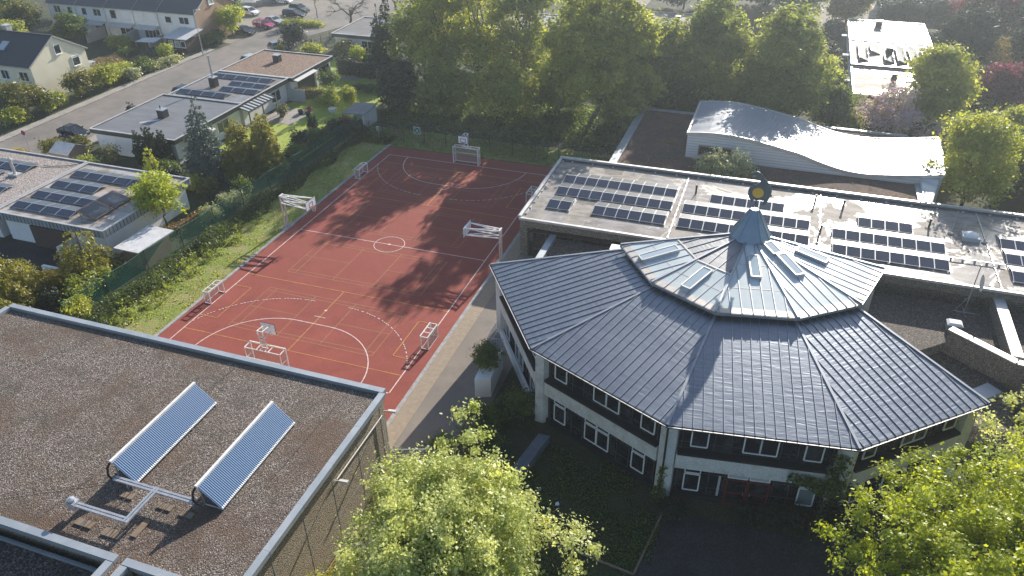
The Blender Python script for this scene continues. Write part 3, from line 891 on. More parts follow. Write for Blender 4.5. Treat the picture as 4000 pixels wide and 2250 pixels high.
dsk = [(33.2 + .02 + .385 * math.cos(2 * math.pi * k / 24), 13.06 + .385 * math.sin(2 * math.pi * k / 24)) for k in range(24)]
s.hexa([(x, -5.40, zz) for x, zz in dsk], [(x, -5.47, zz) for x, zz in dsk]); s.build('disc', M['gold'], vn)
s = MB(); s.tube((33.2, -5.4, 11.7), (33.2, -5.4, 12.6), .03)
for k in (-1, 1): s.tube((33.2 + k * .22, -5.4, 11.72), (33.2, -5.4, 12.4), .02)
s.build('pole', M['black'], vn)

# ------------------------------------------------------------------ long school wing with the solar roof
wing = thing('school_wing', 'long single storey school wing with puddled roof full of solar panels', 'school building', (44, 9.2, 0))
WX0, WX1, WY0, WY1, WZ = 12.75, 78.0, 2.05, 16.25, 3.95
b = MB(); b.box(WX0 + .9, WY0 + 1.5, 0, WX1, WY1 - .1, 3.1); b.box(WX0 + .05, WY0 + .05, 3.1, WX1, WY1 - .05, 3.9); b.box(WX0 + .05, WY0 + .05, 0, WX0 + .75, WY0 + .8, 3.1); b.box(WX0 + .05, WY0 + 3, 0, WX0 + .9, WY1 - .1, 3.1)
b.build('wall', M['aggregate_d'], wing)
b = MB(); b.face([(WX0 + .2, WY0 + .1, WZ), (WX1, WY0 + .1, WZ), (WX1, WY1 - .2, WZ), (WX0 + .2, WY1 - .2, WZ)]); b.build('roof', M['bitumen'], wing)
b = MB()
coping(b, (WX0 - .02, WY0), (WX1, WY0), .26, 4.08, 3.2, .22); coping(b, (WX0, WY0 + .13), (WX0, WY1 - .15), .30, 4.18, 3.0, .26); coping(b, (WX0 - .15, WY1), (WX1, WY1), .30, 4.3, 3.2, .30)
b.build('coping', M['copingwhite'], wing)
b = MB(); b.box(WX0 + .15, WY1 - .45, 3.9, WX1, WY1 - .16, 4.1); b.build('upstand', M['dark'], wing)
for x0, x1 in ((13.6, 14.8), (15.0, 17.6), (17.8, 20.2), (20.4, 22.8)):
    b = MB(); b.box(x0, WY0 + 1.38, .3, x1, WY0 + 1.5, 3.05); w_ = b.build('window', M['darkwood'], wing)
    b = MB(); b.box(x0 + .1, WY0 + 1.36, 1.3, x1 - .1, WY0 + 1.379, 2.9); b.build('pane', M['glass'], w_)
b = MB(); b.box(13.5, WY0 + .8, 2.2, 22, WY0 + 1.37, 2.3); b.build('louvre', M['darkwood'], wing)
for x, y0, y1 in ((26.35, 2.5, 15.8), (39.0, 3.0, 15.8), (52.6, 2.4, 15.8)):
    b = MB(); b.bar((x, y0, WZ + .05), (x, y1, WZ + .05), .07, .06)
    for k in np.arange(y0, y1, 1.1): b.box(x - .09, k, WZ + .002, x + .09, k + .2, WZ + .07)
    b.build('cable_tray', M['rack'], wing)
b = MB(); b.bar((49.1, 6.2, WZ + .2), (53.4, 6.2, WZ + .2), .12, .06)
for k in np.arange(49.3, 53.5, .9): b.box(k, 6.1, WZ, k + .15, 6.3, WZ + .19)
b.build('cable_bridge', M['rack'], wing)
b = MB(); b.bar((WX0 + .33, 3, WZ + .05), (WX0 + .33, 15.6, WZ + .05), .02)
for k in np.arange(3, 15.6, 1.25): b.box(WX0 + .24, k, WZ, WX0 + .42, k + .16, WZ + .12)
b.build('conductor_line', M['rack'], wing)
b = MB(); b.bar((14, WY1 - .5, WZ + .05), (77, WY1 - .5, WZ + .05), .02)
for k in np.arange(14, 77, 2.2): b.box(k, WY1 - .6, WZ, k + .18, WY1 - .42, WZ + .12)
b.build('conductor_line', M['rack'], wing)
t = thing('annex_roof', 'low dark gravel annex roof tucked between the pavilion and the solar wing', 'roof', (19, -1, 0))
b = MB(); b.box(15.7, -7, 0, 24.8, 2.0, 2.4); b.build('wall', M['aggregate_d'], t)
b = MB(); b.face([(16.3, -7, 2.45), (24.8, -7, 2.45), (24.8, 2, 2.45), (16.3, 2, 2.45)]); b.build('gravel_top', M['gravelgrey'], t)
b = MB(); coping(b, (16.05, -7), (16.05, 2.0), .6, 2.82, 3, .4); b.build('coping', M['coping'], t)
t = thing('roof_vent', 'pale square vent block beside the wing front and the glazed cone', 'vent', (22.4, -.2, 2.45))
b = MB(); b.box(22.0, -.7, 2.45, 22.7, 0.1, 3.6); b.build('body', M['concrete'], t); b = MB(); b.box(21.9, -.8, 3.6, 22.8, .2, 3.85); b.build('cap', M['copingwhite'], t)

t = thing('link_building', 'low gravel roofed link block with pale capped walls right of the pavilion', 'school building', (50, -6, 0))
b = MB(); b.box(43.6, -12, 0, 52.1, 2.0, 1.3); b.prism([(43.6, -8), (48.5, -3.75), (52.1, -6.5), (52.1, 2), (42.4, 2), (42.4, -6)], 1.3, 2.15); b.box(52.9, -12, 0, 75, 2.0, 2.15); b.build('wall', M['aggregate_d'], t)
b = MB(); b.face([(43.6, -8, 2.2), (48.5, -3.7, 2.2), (52.1, -6.4, 2.2), (52.1, 2, 2.2), (42.4, 2, 2.2), (42.4, -6, 2.2)]); b.face([(43.6, -12, 1.35), (52.1, -12, 1.35), (52.1, -6.3, 1.35), (48.4, -3.65, 1.35), (46.4, -5.6, 1.35)]); b.face([(52.9, -12, 2.2), (75, -12, 2.2), (75, 2, 2.2), (52.9, 2, 2.2)]); b.build('roof', M['gravelgrey'], t)
b = MB(); b.box(52.12, -5.9, 0, 52.88, 2.02, 3.3)
b.hexa([(48.35, -3.85, 0), (52.2, -6.75, 0), (52.5, -6.35, 0), (48.65, -3.45, 0)], [(48.35, -3.85, 3.3), (52.2, -6.75, 3.3), (52.5, -6.35, 3.3), (48.65, -3.45, 3.3)])
b.hexa([(52.2, -6.75, 0), (62, -8.5, 0), (62, -8.0, 0), (52.5, -6.35, 0)], [(52.2, -6.75, 3.3), (62, -8.5, 3.3), (62, -8, 3.3), (52.5, -6.35, 3.3)])
b.build('parapet_wall', M['aggregate_d'], t)
b = MB(); coping(b, (52.5, -5.9), (52.5, 2.0), .8, 3.4, 2.0, .12)
p, q = Vector((48.45, -3.6, 3.36)), Vector((52.35, -6.55, 3.36)); b.bar(p, q, .62, .1); b.bar(q, (62, -8.25, 3.36), .62, .1)
b.build('coping', M['copingwhite'], t)
b = MB(); b.hexa([(50.4, -9.4, 1.36), (51.6, -8.2, 1.36), (50.8, -7.4, 1.36), (49.6, -8.6, 1.36)], [(50.4, -9.4, 1.8), (51.6, -8.2, 1.8), (50.8, -7.4, 1.8), (49.6, -8.6, 1.8)]); b.build('hatch', M['coping'], t)
t = thing('skylight_box', 'small white box skylight at the end of the slanting parapet wall', 'skylight', (49, -1.8, 2.2))
b = MB(); b.box(48.6, -2.2, 2.2, 49.6, -1.4, 2.75); b.build('kerb', M['concrete'], t)
b = MB(); b.hexa([(48.55, -2.25, 2.75), (49.65, -2.25, 2.75), (49.65, -1.35, 2.75), (48.55, -1.35, 2.75)], [(48.7, -2.1, 2.92), (49.5, -2.1, 2.92), (49.5, -1.5, 2.92), (48.7, -1.5, 2.92)]); b.build('dome', M['white'], t)
t = thing('skylight_dome', 'white dome rooflight on the wet solar roof between two lightning rods', 'skylight', (51.4, 10.5, WZ))
b = MB(); b.box(50.7, 9.95, WZ, 52.1, 11.2, WZ + .35); b.build('kerb', M['glasspale'], t)
b = MB(); b.lathe([(.62, 0), (.55, .12), (.35, .22), (0, .27)], (51.4, 10.57, WZ + .35), 16); b.build('dome', M['white'], t, True)
def dish(t, c, nrm, r):
    c = Vector(c); nrm = Vector(nrm).normalized(); a = nrm.cross(Vector((0, 0, 1))).normalized(); bb = nrm.cross(a)
    s = MB(); rings = [(0, .0), (.4, .03), (.75, .09), (1, .16)]
    for (r0, d0), (r1, d1) in zip(rings, rings[1:]):
        for k in range(16):
            e0, e1 = 2 * math.pi * k / 16, 2 * math.pi * (k + 1) / 16
            P = lambda rr, dd, e: c + (a * math.cos(e) + bb * math.sin(e) * 1.1) * rr * r + nrm * dd * r
            s.face([P(r0, d0, e0), P(r0, d0, e1), P(r1, d1, e1), P(r1, d1, e0)] if r0 else [P(0, 0, e0), P(r1, d1, e1), P(r1, d1, e0)])
    s.build('dish', M['copingwhite'], t, True)
    s = MB(); s.tube(c - bb * r * -.6, c + nrm * r * 1.0 + bb * .35 * r, .02); s.box(*(c + nrm * r * 1.0 + bb * .3 * r - Vector((.06, .06, .06))), *(c + nrm * r * 1.0 + bb * .3 * r + Vector((.06, .06, .1)))); s.build('feed_arm', M['rack'], t)
t = thing('satellite_dish', 'grey satellite dish on a tall mast standing on the shaded gravel roof', 'satellite dish', (50.2, .9, 2.2))
s = MB(); s.tube((50.2, .9, 2.2), (50.2, .9, 6.6), .04); s.tube((49.4, .9, 2.25), (51.0, .9, 2.25), .03); s.tube((50.2, .1, 2.25), (50.2, 1.7, 2.25), .03); s.tube((49.5, .9, 2.25), (50.2, .9, 3.8), .02); s.build('mast', M['metal'], t)
dish(t, (50.55, .8, 5.1), (.9, -.42, .25), .62)
t = thing('lightning_rod', 'thin lightning rod on a round foot by the roof dome, cone side', 'lightning rod', (49.9, 11.0, WZ), 'lightning rods on the solar roof')
s = MB(); s.tube((49.9, 11, WZ), (49.9, 11, WZ + 2.2), .016); s.build('rod', M['rack'], t); s = MB(); s.lathe([(.25, 0), (.25, .1), (.05, .14), (0, .14)], (49.9, 11, WZ), 12); s.build('foot', M['concrete'], t)
dup(t, (52.45, 10.1, WZ), 0, 'thin lightning rod on a round foot by the roof dome, picture edge side')
pr = None
for i, (x, y, lb) in enumerate(((27.5, 12.3, 'dark vent pipe between the first two solar blocks'), (38.5, 13.6, 'dark vent pipe on the bright wet roof behind the gilded vane'), (41.0, 13.2, 'dark vent pipe beside the short four panel row'), (48.2, 11.6, 'dark vent pipe between short panel row and roof dome'), (39.0, 7.4, 'short vent pipe beside the glazed cone and eight panel rows'))):
    if pr is None:
        pr = thing('vent_pipe', lb, 'vent pipe', (x, y, WZ), 'vent pipes on the solar roof')
        s = MB(); s.tube((x, y, WZ), (x, y, WZ + .75), .09, n=8); s.build('pipe', M['black'], pr); s = MB(); s.tube((x, y, WZ + .75), (x, y, WZ + .9), .12, n=8); s.build('cowl', M['black'], pr)
    else: dup(pr, (x, y, WZ), 0, lb)

# solar rows: each row one thing, every module a part; ridge along x, modules tilted to both sides
def make_module(face, depth, pw, z0, z1):
    pass
def pv_row(x0, n, yr, zb, label, pw=1.13, half=1.33, dz=.25, group='solar rows on the school wing roof', two=True, zr=None, gap=.012):
    t = thing('solar_row', label, 'solar panels', (x0 + n * pw / 2, yr, zb), group)
    zl, zh = zb + .16, zb + .16 + dz
    for s_ in ((-1, 1) if two else (-1,)):
        for k in range(n):
            a, c = x0 + k * pw + gap, x0 + (k + 1) * pw - gap
            s = MB()
            pts = [(a, yr + s_ * half, zl), (c, yr + s_ * half, zl), (c, yr + s_ * .02, zh), (a, yr + s_ * .02, zh)]
            if s_ > 0: pts = [pts[1], pts[0], pts[3], pts[2]]
            W_, H_ = pw - .03, half
            s.slab(pts, .035, 1)
            nn = (Vector(pts[1]) - Vector(pts[0])).cross(Vector(pts[2]) - Vector(pts[1])).normalized() * .003
            P = [Vector(p) + nn for p in pts]; ce = sum(P, Vector()) / 4
            P = [p + (ce - p).normalized() * .035 for p in P]
            s.face(P, 0, [(0, 0), (W_, 0), (W_, H_), (0, H_)])
            s.build('solar_panel', [M['pv' if s_ < 0 else 'pv_glare'], M['pvframe']], t)
    for k in range(0, n + 1, 2):
        xx = x0 + min(k, n) * pw; s = MB()
        s.bar((xx, yr - half - .08, zb + .05), (xx, yr + (half + .06 if two else .1), zb + .05), .07, .08)
        s.bar((xx, yr - half, zb), (xx, yr - half, zl - .02), .06); s.bar((xx, yr, zb), (xx, yr, zh - .03), .05)
        s.build('mounting_rail', M['rack'], t)
    return t
S1 = 'on the school roof'
pv_row(14.5, 10, 11.8, WZ, 'solar row of ten panels at the wing end, closest to the rear coping')
pv_row(14.5, 10, 9.0, WZ, 'solar row of ten panels at the wing end, middle row of its block')
pv_row(14.5, 2, 6.0, WZ, 'tiny solar row of two panels at the corner of the school roof')
pv_row(18.9, 6, 6.0, WZ, 'solar row of six panels at the wing end, front of its block')
pv_row(29.0, 6, 11.7, WZ, 'short solar row behind the spire, rear of the second block')
pv_row(26.8, 10, 8.95, WZ, 'ten panel solar row right behind the spire, middle of the second block')
pv_row(26.8, 10, 6.0, WZ, 'front solar row of the second block, partly hidden by the cone roof')
pv_row(42.2, 4, 11.05, WZ, 'short four panel solar row beside the roof dome')
pv_row(40.0, 8, 8.1, WZ, 'eight panel solar row right of the cone, middle of the third block')
pv_row(40.0, 8, 5.2, WZ, 'eight panel solar row right of the cone, nearest the front coping')
pv_row(53.6, 6, 10.6, WZ, 'rear solar row of the block cut by the picture edge')
pv_row(53.6, 6, 7.9, WZ, 'middle solar row of the block cut by the picture edge')
pv_row(53.6, 6, 5.0, WZ, 'front solar row of the block cut by the picture edge')

# ------------------------------------------------------------------ gym with wave roof
gym = thing('wave_roof_hall', 'pale corrugated hall with wave shaped roof rising from a brown sedum roof', 'gym building', (34, 26, 0))
b = MB(); b.box(17.75, 16.3, 0, 48.5, 36.4, 3.1); b.build('wall', M['aggregate_d'], gym)
b = MB(); b.face([(18.2, 16.4, 3.2), (48.3, 16.4, 3.2), (48.3, 36.2, 3.2), (18.2, 36.2, 3.2)]); b.build('sedum_roof', M['sedum'], gym)
b = MB(); coping(b, (17.85, 16.4), (17.85, 36.3), .85, 3.36, 3, .3); coping(b, (18.3, 36.2), (48.4, 36.2), .4, 3.38, 3, .25); b.build('coping', M['coping'], gym)
b = MB(); coping(b, (48.3, 16.5), (48.3, 22.5), .5, 3.42, 3, .3); b.build('coping', M['coping'], gym)
prof = [(25.0, 5.98), (26.6, 6.16), (28.4, 6.25), (30, 6.17), (31.4, 6.0), (33.3, 5.7), (35, 5.38), (36.6, 5.05), (38.0, 4.6), (39.4, 4.2), (40.8, 3.9), (42.2, 3.74), (43.5, 3.70), (45.4, 3.84), (48, 4.15), (51.0, 4.58)]
def spl(pr_, n):
    xs = np.array([p[0] for p in pr_]); zs = np.array([p[1] for p in pr_]); x = np.linspace(xs[0], xs[-1], n)
    i = np.clip(np.searchsorted(xs, x) - 1, 0, len(xs) - 2); m = np.gradient(zs, xs); h = xs[i + 1] - xs[i]; t = (x - xs[i]) / h
    zz = (2 * t**3 - 3 * t**2 + 1) * zs[i] + (t**3 - 2 * t**2 + t) * h * m[i] + (-2 * t**3 + 3 * t**2) * zs[i + 1] + (t**3 - t**2) * h * m[i + 1]
    return list(zip(x, zz))
WP = spl(prof, 72); y0, y1 = 22.6, 32.9
def prx(x, y): return x - (0 if x < 40 else (x - 40) / 11 * (0.0 if y > 27 else .55))
b = MB(); s_ = 0
for (xa, za), (xb, zb_) in zip(WP, WP[1:]):
    l_ = math.hypot(xb - xa, zb_ - za)
    b.face([(prx(xa, y0), y0, za), (prx(xb, y0), y0, zb_), (xb, y1, zb_), (xa, y1, za)], 0, [(s_, 0), (s_ + l_, 0), (s_ + l_, y1 - y0), (s_, y1 - y0)])
    b.face([(xa, y1, za - .2), (xb, y1, zb_ - .2), (prx(xb, y0), y0, zb_ - .2), (prx(xa, y0), y0, za - .2)], 0); s_ += l_
b.build('wave_roof', M['corr'], gym, True)
b = MB()
for y_ in np.arange(y0 + .3, y1 - .1, .37):
    for (xa, za), (xb, zb_) in zip(WP[::3], WP[3::3] + [WP[-1]]): b.bar((prx(xa, y_), y_, za + .02), (prx(xb, y_), y_, zb_ + .02), .13, .08)
b.build('roof_rib', M['corrrib'], gym)
b = MB()
for (xa, za), (xb, zb_) in zip(WP, WP[1:]):
    for y_ in (y0 - .04, y1 + .04): b.bar((prx(xa, y_), y_, za - .07), (prx(xb, y_), y_, zb_ - .07), .18, .38)
for xx, k in ((25.0, 0), (50.7, -1)):
    zz = WP[k][1]; b.bar((prx(WP[k][0], y0), y0 - .1, zz - .02), (WP[k][0], y1 + .1, zz - .02), .2, .26)
b.build('roof_edge', M['copingwhite'], gym)
b = MB(); yy = y0 + .12
for (xa, za), (xb, zb_) in zip(WP, WP[1:]):
    xa_, xb_ = prx(xa, y0), prx(xb, y0)
    f = lambda x: 0.0 if x > 48.4 else 3.1
    def taper(x): return 0 if x < 48.4 else 0
    b.face([(xa_, yy, f(xa_)), (xb_, yy, f(xb_)), (xb_, yy, zb_ - .15), (xa_, yy, za - .15)])
    b.face([(xb, y1 - .12, f(xb)), (xa, y1 - .12, f(xa)), (xa, y1 - .12, za - .15), (xb, y1 - .12, zb_ - .15)])
b.face([(25.12, y1 - .12, 3.1), (25.12, y0 + .12, 3.1), (25.12, y0 + .12, 5.9), (25.12, y1 - .12, 5.9)])
b.face([(50.3, y0 + .12, 0), (50.8, y1 - .12, 0), (50.8, y1 - .12, 4.4), (50.3, y0 + .12, 4.4)])
b.hexa([(48.55, 17.0, 0), (49.2, 17.0, 0), (50.2, y0 + .1, 0), (48.55, y0 + .1, 0)], [(48.55, 17.0, 2.9), (49.0, 17.0, 2.9), (50.2, y0 + .1, 4.2), (48.55, y0 + .1, 4.0)])
b.build('corrugated_wall', M['corrside'], gym)
b = MB(); b.box(26.3, y0 - .03, 3.62, 29.95, y0 + .1, 4.75); w_ = b.build('window', M['wood'], gym)
b = MB(); b.box(26.5, y0 - .06, 3.78, 29.75, y0 - .031, 4.6); b.build('pane', M['glass'], w_)
# ------------------------------------------------------------------ neighbouring houses
def add_window(t, F, x0, x1, z0, z1, mull=1, pane='glass', fr=.09, shutter=0.0, name='window'):
    """F = (origin, along, outward); a proud white frame with the pane as a sub-part"""
    o_, u, n = Vector(F[0]), Vector(F[1]), Vector(F[2])
    P = lambda x, z, h: o_ + u * x + n * h + Vector((0, 0, z))
    s = MB()
    for xa, za, xb, zb in ((x0, z0, x1, z0), (x1, z0, x1, z1), (x1, z1, x0, z1), (x0, z1, x0, z0)):
        s.bar(P(xa, za, .04), P(xb, zb, .04), fr, .1, up=n)
    for k in range(1, mull): s.bar(P(x0 + (x1 - x0) * k / mull, z0, .03), P(x0 + (x1 - x0) * k / mull, z1, .03), fr * .8, .08, up=n)
    s.bar(P(x0 - .08, z0 - .06, .1), P(x1 + .08, z0 - .06, .1), .06, .2, up=n)
    if shutter: s.slab([P(x0, z1 - (z1 - z0) * shutter, .055), P(x1, z1 - (z1 - z0) * shutter, .055), P(x1, z1, .055), P(x0, z1, .055)], .03)
    w = s.build(name, M['frame'], t)
    s = MB(); s.slab([P(x0, z0, .025), P(x1, z0, .025), P(x1, z1, .025), P(x0, z1, .025)], .02); s.build('pane', M[pane], w)
    return w


def chimney(t, x, y, z, w=.75, h=1.0, cap='coping', m='dark'):
    s = MB(); s.box(x - w / 2, y - w / 2, z, x + w / 2, y + w / 2, z + h); c = s.build('chimney', M[m], t)
    s = MB(); s.box(x - w / 2 - .07, y - w / 2 - .07, z + h, x + w / 2 + .07, y + w / 2 + .07, z + h + .08); s.build('cap', M[cap], c)
    return c


def flat_house(label, x0, y0, x1, y1, z, roof, fascia='dark', fh=.55, wall='white', over=.35, cat='bungalow', group=None, coping_m='copingwhite', name='flat_roof_bungalow'):
    t = thing(name, label, cat, ((x0 + x1) / 2, (y0 + y1) / 2, 0), group)
    s = MB(); s.box(x0 + over, y0 + over, 0, x1 - over, y1 - over, z - .1); s.build('wall', M[wall], t)
    s = MB()
    for (a, b, c, d) in ((x0, y0, x1, y0 + .12), (x0, y1 - .12, x1, y1), (x0, y0 + .12, x0 + .12, y1 - .12), (x1 - .12, y0 + .12, x1, y1 - .12)):
        s.box(a, b, z - fh, c, d, z)
    s.face([(x0 + .1, y0 + .1, z - fh + .02), (x0 + .1, y1 - .1, z - fh + .02), (x1 - .1, y1 - .1, z - fh + .02), (x1 - .1, y0 + .1, z - fh + .02)])
    s.build('fascia', M[fascia], t)
    s = MB(); s.face([(x0 + .1, y0 + .1, z - .09), (x1 - .1, y0 + .1, z - .09), (x1 - .1, y1 - .1, z - .09), (x0 + .1, y1 - .1, z - .09)]); s.build('roof', M[roof], t)
    s = MB()
    coping(s, (x0 - .03, y0 + .07), (x1 + .03, y0 + .07), .22, z + .05, 3, .07); coping(s, (x0 - .03, y1 - .07), (x1 + .03, y1 - .07), .22, z + .05, 3, .07)
    coping(s, (x0 + .07, y0 + .19), (x0 + .07, y1 - .19), .22, z + .048, 3, .07); coping(s, (x1 - .07, y0 + .19), (x1 - .07, y1 - .19), .22, z + .048, 3, .07)
    s.build('roof_edge', M[coping_m], t)
    return t


X = (1, 0, 0); Y = (0, 1, 0); nX = (-1, 0, 0); nY = (0, -1, 0)
# solar bungalow beside the net fence
h1 = flat_house('white bungalow with four solar rows on its brown roof beside the green net', -37.0, -11.1, -23.6, 1.2, 3.25, 'bitumenbrown', 'coping', .75, over=.5)
s = MB()
for yy in np.arange(-10.8, 1, .45): s.box(-23.6, yy, 2.52, -23.57, yy + .04, 3.24)
for xx in np.arange(-36.8, -23.8, .45): s.box(xx, -11.13, 2.52, xx + .04, -11.1, 3.24)
s.build('fascia_seam', M['dark'], h1)
s = MB(); s.box(-33.0, -11.0, .0, -28.4, -10.55, 2.3); s.build('recess', M['darkwood'], h1)
s = MB(); s.box(-28.3, -12.6, 0, -28.0, -10.6, 1.6); s.build('garden_wall', M['white'], h1); s = MB(); s.box(-27.9, -15.0, 0, -26.0, -14.7, 1.0); s.build('garden_wall', M['white'], h1)
h1b = flat_house('pale gravel roofed bungalow cut by the picture edge, solar rows and steel flue', -52, -11.2, -37.1, 1.2, 3.3, 'gravelpale', 'coping', .7, over=.5)
s = MB(); s.box(-42.6, -4.3, 3.2, -41.4, -3.5, 3.45); c_ = s.build('chimney', M['copingwhite'], h1b)
s = MB(); s.tube((-42, -3.9, 3.45), (-42, -3.9, 4.9), .16, n=10); s.lathe([(.3, 0), (.3, .08), (0, .2)], (-42, -3.9, 5.0), 12); s.build('flue', M['metal'], c_)
s = MB(); s.path([(-37.4, .7, 3.3), (-38.2, -.2, 3.3), (-40, -1.0, 3.3), (-41, -1.1, 3.3)], .04, 5); s.build('cable', M['black'], h1b)
g_ = 'solar rows on the bungalow roofs'
kw = dict(group=g_, half=1.02, dz=.20)
pv_row(-36.1, 5, -1.35, 3.16, 'rear solar row of the brown roof, longest and partly behind the small tree', pw=1.86, **kw)
pv_row(-36.1, 3, -3.95, 3.16, 'three module solar row, second from the rear on the brown roof', pw=1.88, **kw)
pv_row(-36.1, 4, -6.45, 3.16, 'four module solar row beside the thermal collector, third on the brown roof', pw=1.86, **kw)
pv_row(-36.1, 4, -8.9, 3.16, 'front solar row on the brown roof, nearest the shaded terrace', pw=1.86, **kw)
pv_row(-51, 5, -2.0, 3.2, 'solar row on pale gravel behind the steel flue', pw=1.9, **kw)
pv_row(-51, 4, -4.4, 3.2, 'solar row on pale gravel next to the steel flue', pw=1.9, **kw)
pv_row(-51, 6, -7.0, 3.2, 'solar row on pale gravel, nearest the front roof edge', pw=1.9, **kw)
t = thing('thermal_collector', 'brown framed flat thermal collector tilted on the bungalow roof', 'solar collector', (-27, -7.1, 3.16))
s = MB()
for y0, y1 in ((-9.5, -7.15), (-7.05, -4.8)):
    s.slab([(-28.0, y0, 3.95), (-25.8, y0, 3.4), (-25.8, y1, 3.4), (-28.0, y1, 3.95)], .12)
s.build('frame', M['darkwood'], t)
s = MB()
for y0, y1 in ((-9.4, -7.25), (-6.95, -4.9)):
    s.slab([(-27.9, y0, 3.945), (-25.9, y0, 3.445), (-25.9, y1, 3.445), (-27.9, y1, 3.945)], .02)
s.build('glass', M['glass'], t)
s = MB()
for y in (-9.3, -7.1, -5): s.bar((-27.9, y, 3.16), (-27.9, y, 3.9), .07); s.bar((-25.9, y, 3.16), (-25.9, y, 3.4), .07); s.bar((-27.9, y, 3.2), (-25.9, y, 3.2), .07)
s.build('stand', M['metal'], t)

# shed by the net
t = thing('garden_shed', 'pale flat roofed shed with board wall against the green net', 'shed', (-20.3, -9.6, 0))
s = MB(); s.box(-21.7, -11.3, 0, -19.5, -7.6, 2.1); s.build('wall', M['wood'], t)
s = MB(); s.slab([(-22.0, -11.9, 2.25), (-19.2, -11.9, 2.2), (-19.0, -7.3, 2.2), (-21.9, -7.3, 2.3)], .1); s.build('roof', M['shedroof'], t)
# middle bungalows
h2 = flat_house('white bungalow with plain grey felt roof and one chimney', -44.9, 9.4, -32.3, 22.6, 3.2, 'felt', over=.4)
chimney(h2, -39.0, 15.6, 3.1, .95, 1.0); s = MB(); s.tube((-39.2, 15.6, 4.1), (-39.2, 15.6, 4.6), .07); s.build('flue', M['black'], h2)
F = ((-32.7, 10, 0), Y, X)
add_window(h2, F, 7.4, 9.7, .9, 2.3, 2); add_window(h2, F, 2.2, 4.2, .3, 2.3, 2)
s = MB(); s.slab([(-32.4, 11.2, 2.75), (-31.3, 11.2, 2.45), (-31.3, 15.6, 2.45), (-32.4, 15.6, 2.75)], .05); s.build('awning', M['fabric'], h2)
s = MB(); s.bar((-40.5, 13.0, 3.12), (-38.8, 14.7, 3.12), .5, .02); s.build('roof_patch', M['copingwhite'], h2)
h3 = flat_house('puddled flat bungalow with solar collectors and a tall steel flue', -44.2, 22.6, -32.4, 33.6, 3.2, 'feltpale', over=.4)
chimney(h3, -40.4, 27.6, 3.1, .9, 1.3)
s = MB(); s.tube((-40.4, 27.6, 4.4), (-40.4, 27.6, 7.2), .14, n=10); s.tube((-40.4, 27.6, 7.2), (-40.4, 27.6, 7.4), .2, n=10); s.build('flue', M['metal'], h3)
F = ((-32.8, 23, 0), Y, X)
add_window(h3, F, 6.4, 8.6, .8, 2.3, 2)
t = thing('veranda', 'glass roofed lean-to veranda on the garden side of the bungalow', 'veranda', (-31.6, 24.8, 0))
s = MB()
for k in range(9): s.bar((-32.8, 21.8 + k * .75, 3.0), (-30.9, 21.8 + k * .75, 2.55), .16, .1)
s.bar((-30.9, 21.7, 2.5), (-30.9, 27.9, 2.5), .12); 
for y in (21.8, 24.8, 27.8): s.bar((-30.9, y, 0), (-30.9, y, 2.5), .12)
s.build('frame', M['framedark'], t)
s = MB(); s.slab([(-32.8, 21.8, 2.98), (-30.95, 21.8, 2.53), (-30.95, 27.8, 2.53), (-32.8, 27.8, 2.98)], .02); s.build('glass', M['glasspale'], t)
gq = 'tilted collector rows on the puddled roof'
for i, (x0, n, y, lb) in enumerate(((-43.6, 4, 24.6, 'front row of grey collectors on the puddled bungalow roof'), (-38.6, 3, 27.1, 'middle row of grey collectors, right of the steel flue'), (-38.8, 3, 29.4, 'row of grey collectors behind the steel flue'), (-43.4, 5, 31.8, 'rear row of grey collectors by the brown gravel roof'))):
    pv_row(x0, n, y, 3.1, lb, pw=1.95, half=1.0, dz=.24, group=gq)
h4 = flat_house('brown gravel roofed bungalow at the end of the row with open terrace', -44.2, 33.7, -31.9, 45.0, 3.2, 'gravelbrown', over=.4)
chimney(h4, -38.6, 40.3, 3.1, .95, 1.0)
F = ((-32.3, 34, 0), Y, X)
add_window(h4, F, 7.2, 10.2, .3, 2.4, 1)
s = MB(); s.box(-33.4, 35.4, .1, -32.28, 39.9, 2.5); s.build('terrace_recess', M['dark'], h4)
s = MB(); s.box(-32.35, 39.9, 0, -32.0, 40.4, 2.6); s.build('pillar', M['white'], h4)
s = MB(); s.slab([(-31.95, 34.0, 2.85), (-31.2, 34.0, 2.7), (-31.2, 39.4, 2.7), (-31.95, 39.4, 2.85)], .06); s.build('awning', M['fabric'], h4)
h5 = flat_house('low grey bungalow with puddled roof among the trees by the street', -38.9, 56.6, -26.5, 68.2, 3.2, 'feltpale', wall='whitewash', over=.4)
chimney(h5, -30.6, 63.5, 3.1, .9, .9)
F = ((-38.5, 57.0, 0), X, nY); add_window(h5, F, 1.0, 3.2, .8, 2.3, 2); add_window(h5, F, 5, 7.2, .3, 2.3, 2)
h6 = flat_house('flat roofed house glinting between the tall trees', -14.5, 66, -1.5, 79, 3.3, 'bitumen', over=.4)
chimney(h6, -8, 72, 3.2, .8, .9)
h7 = flat_house('white roofed flat house behind the row of round trees', 7.6, 76.5, 22, 87.2, 3.1, 'bitumen', wall='whitewash', over=.4)
chimney(h7, 15, 82, 3.0, .8, .8)
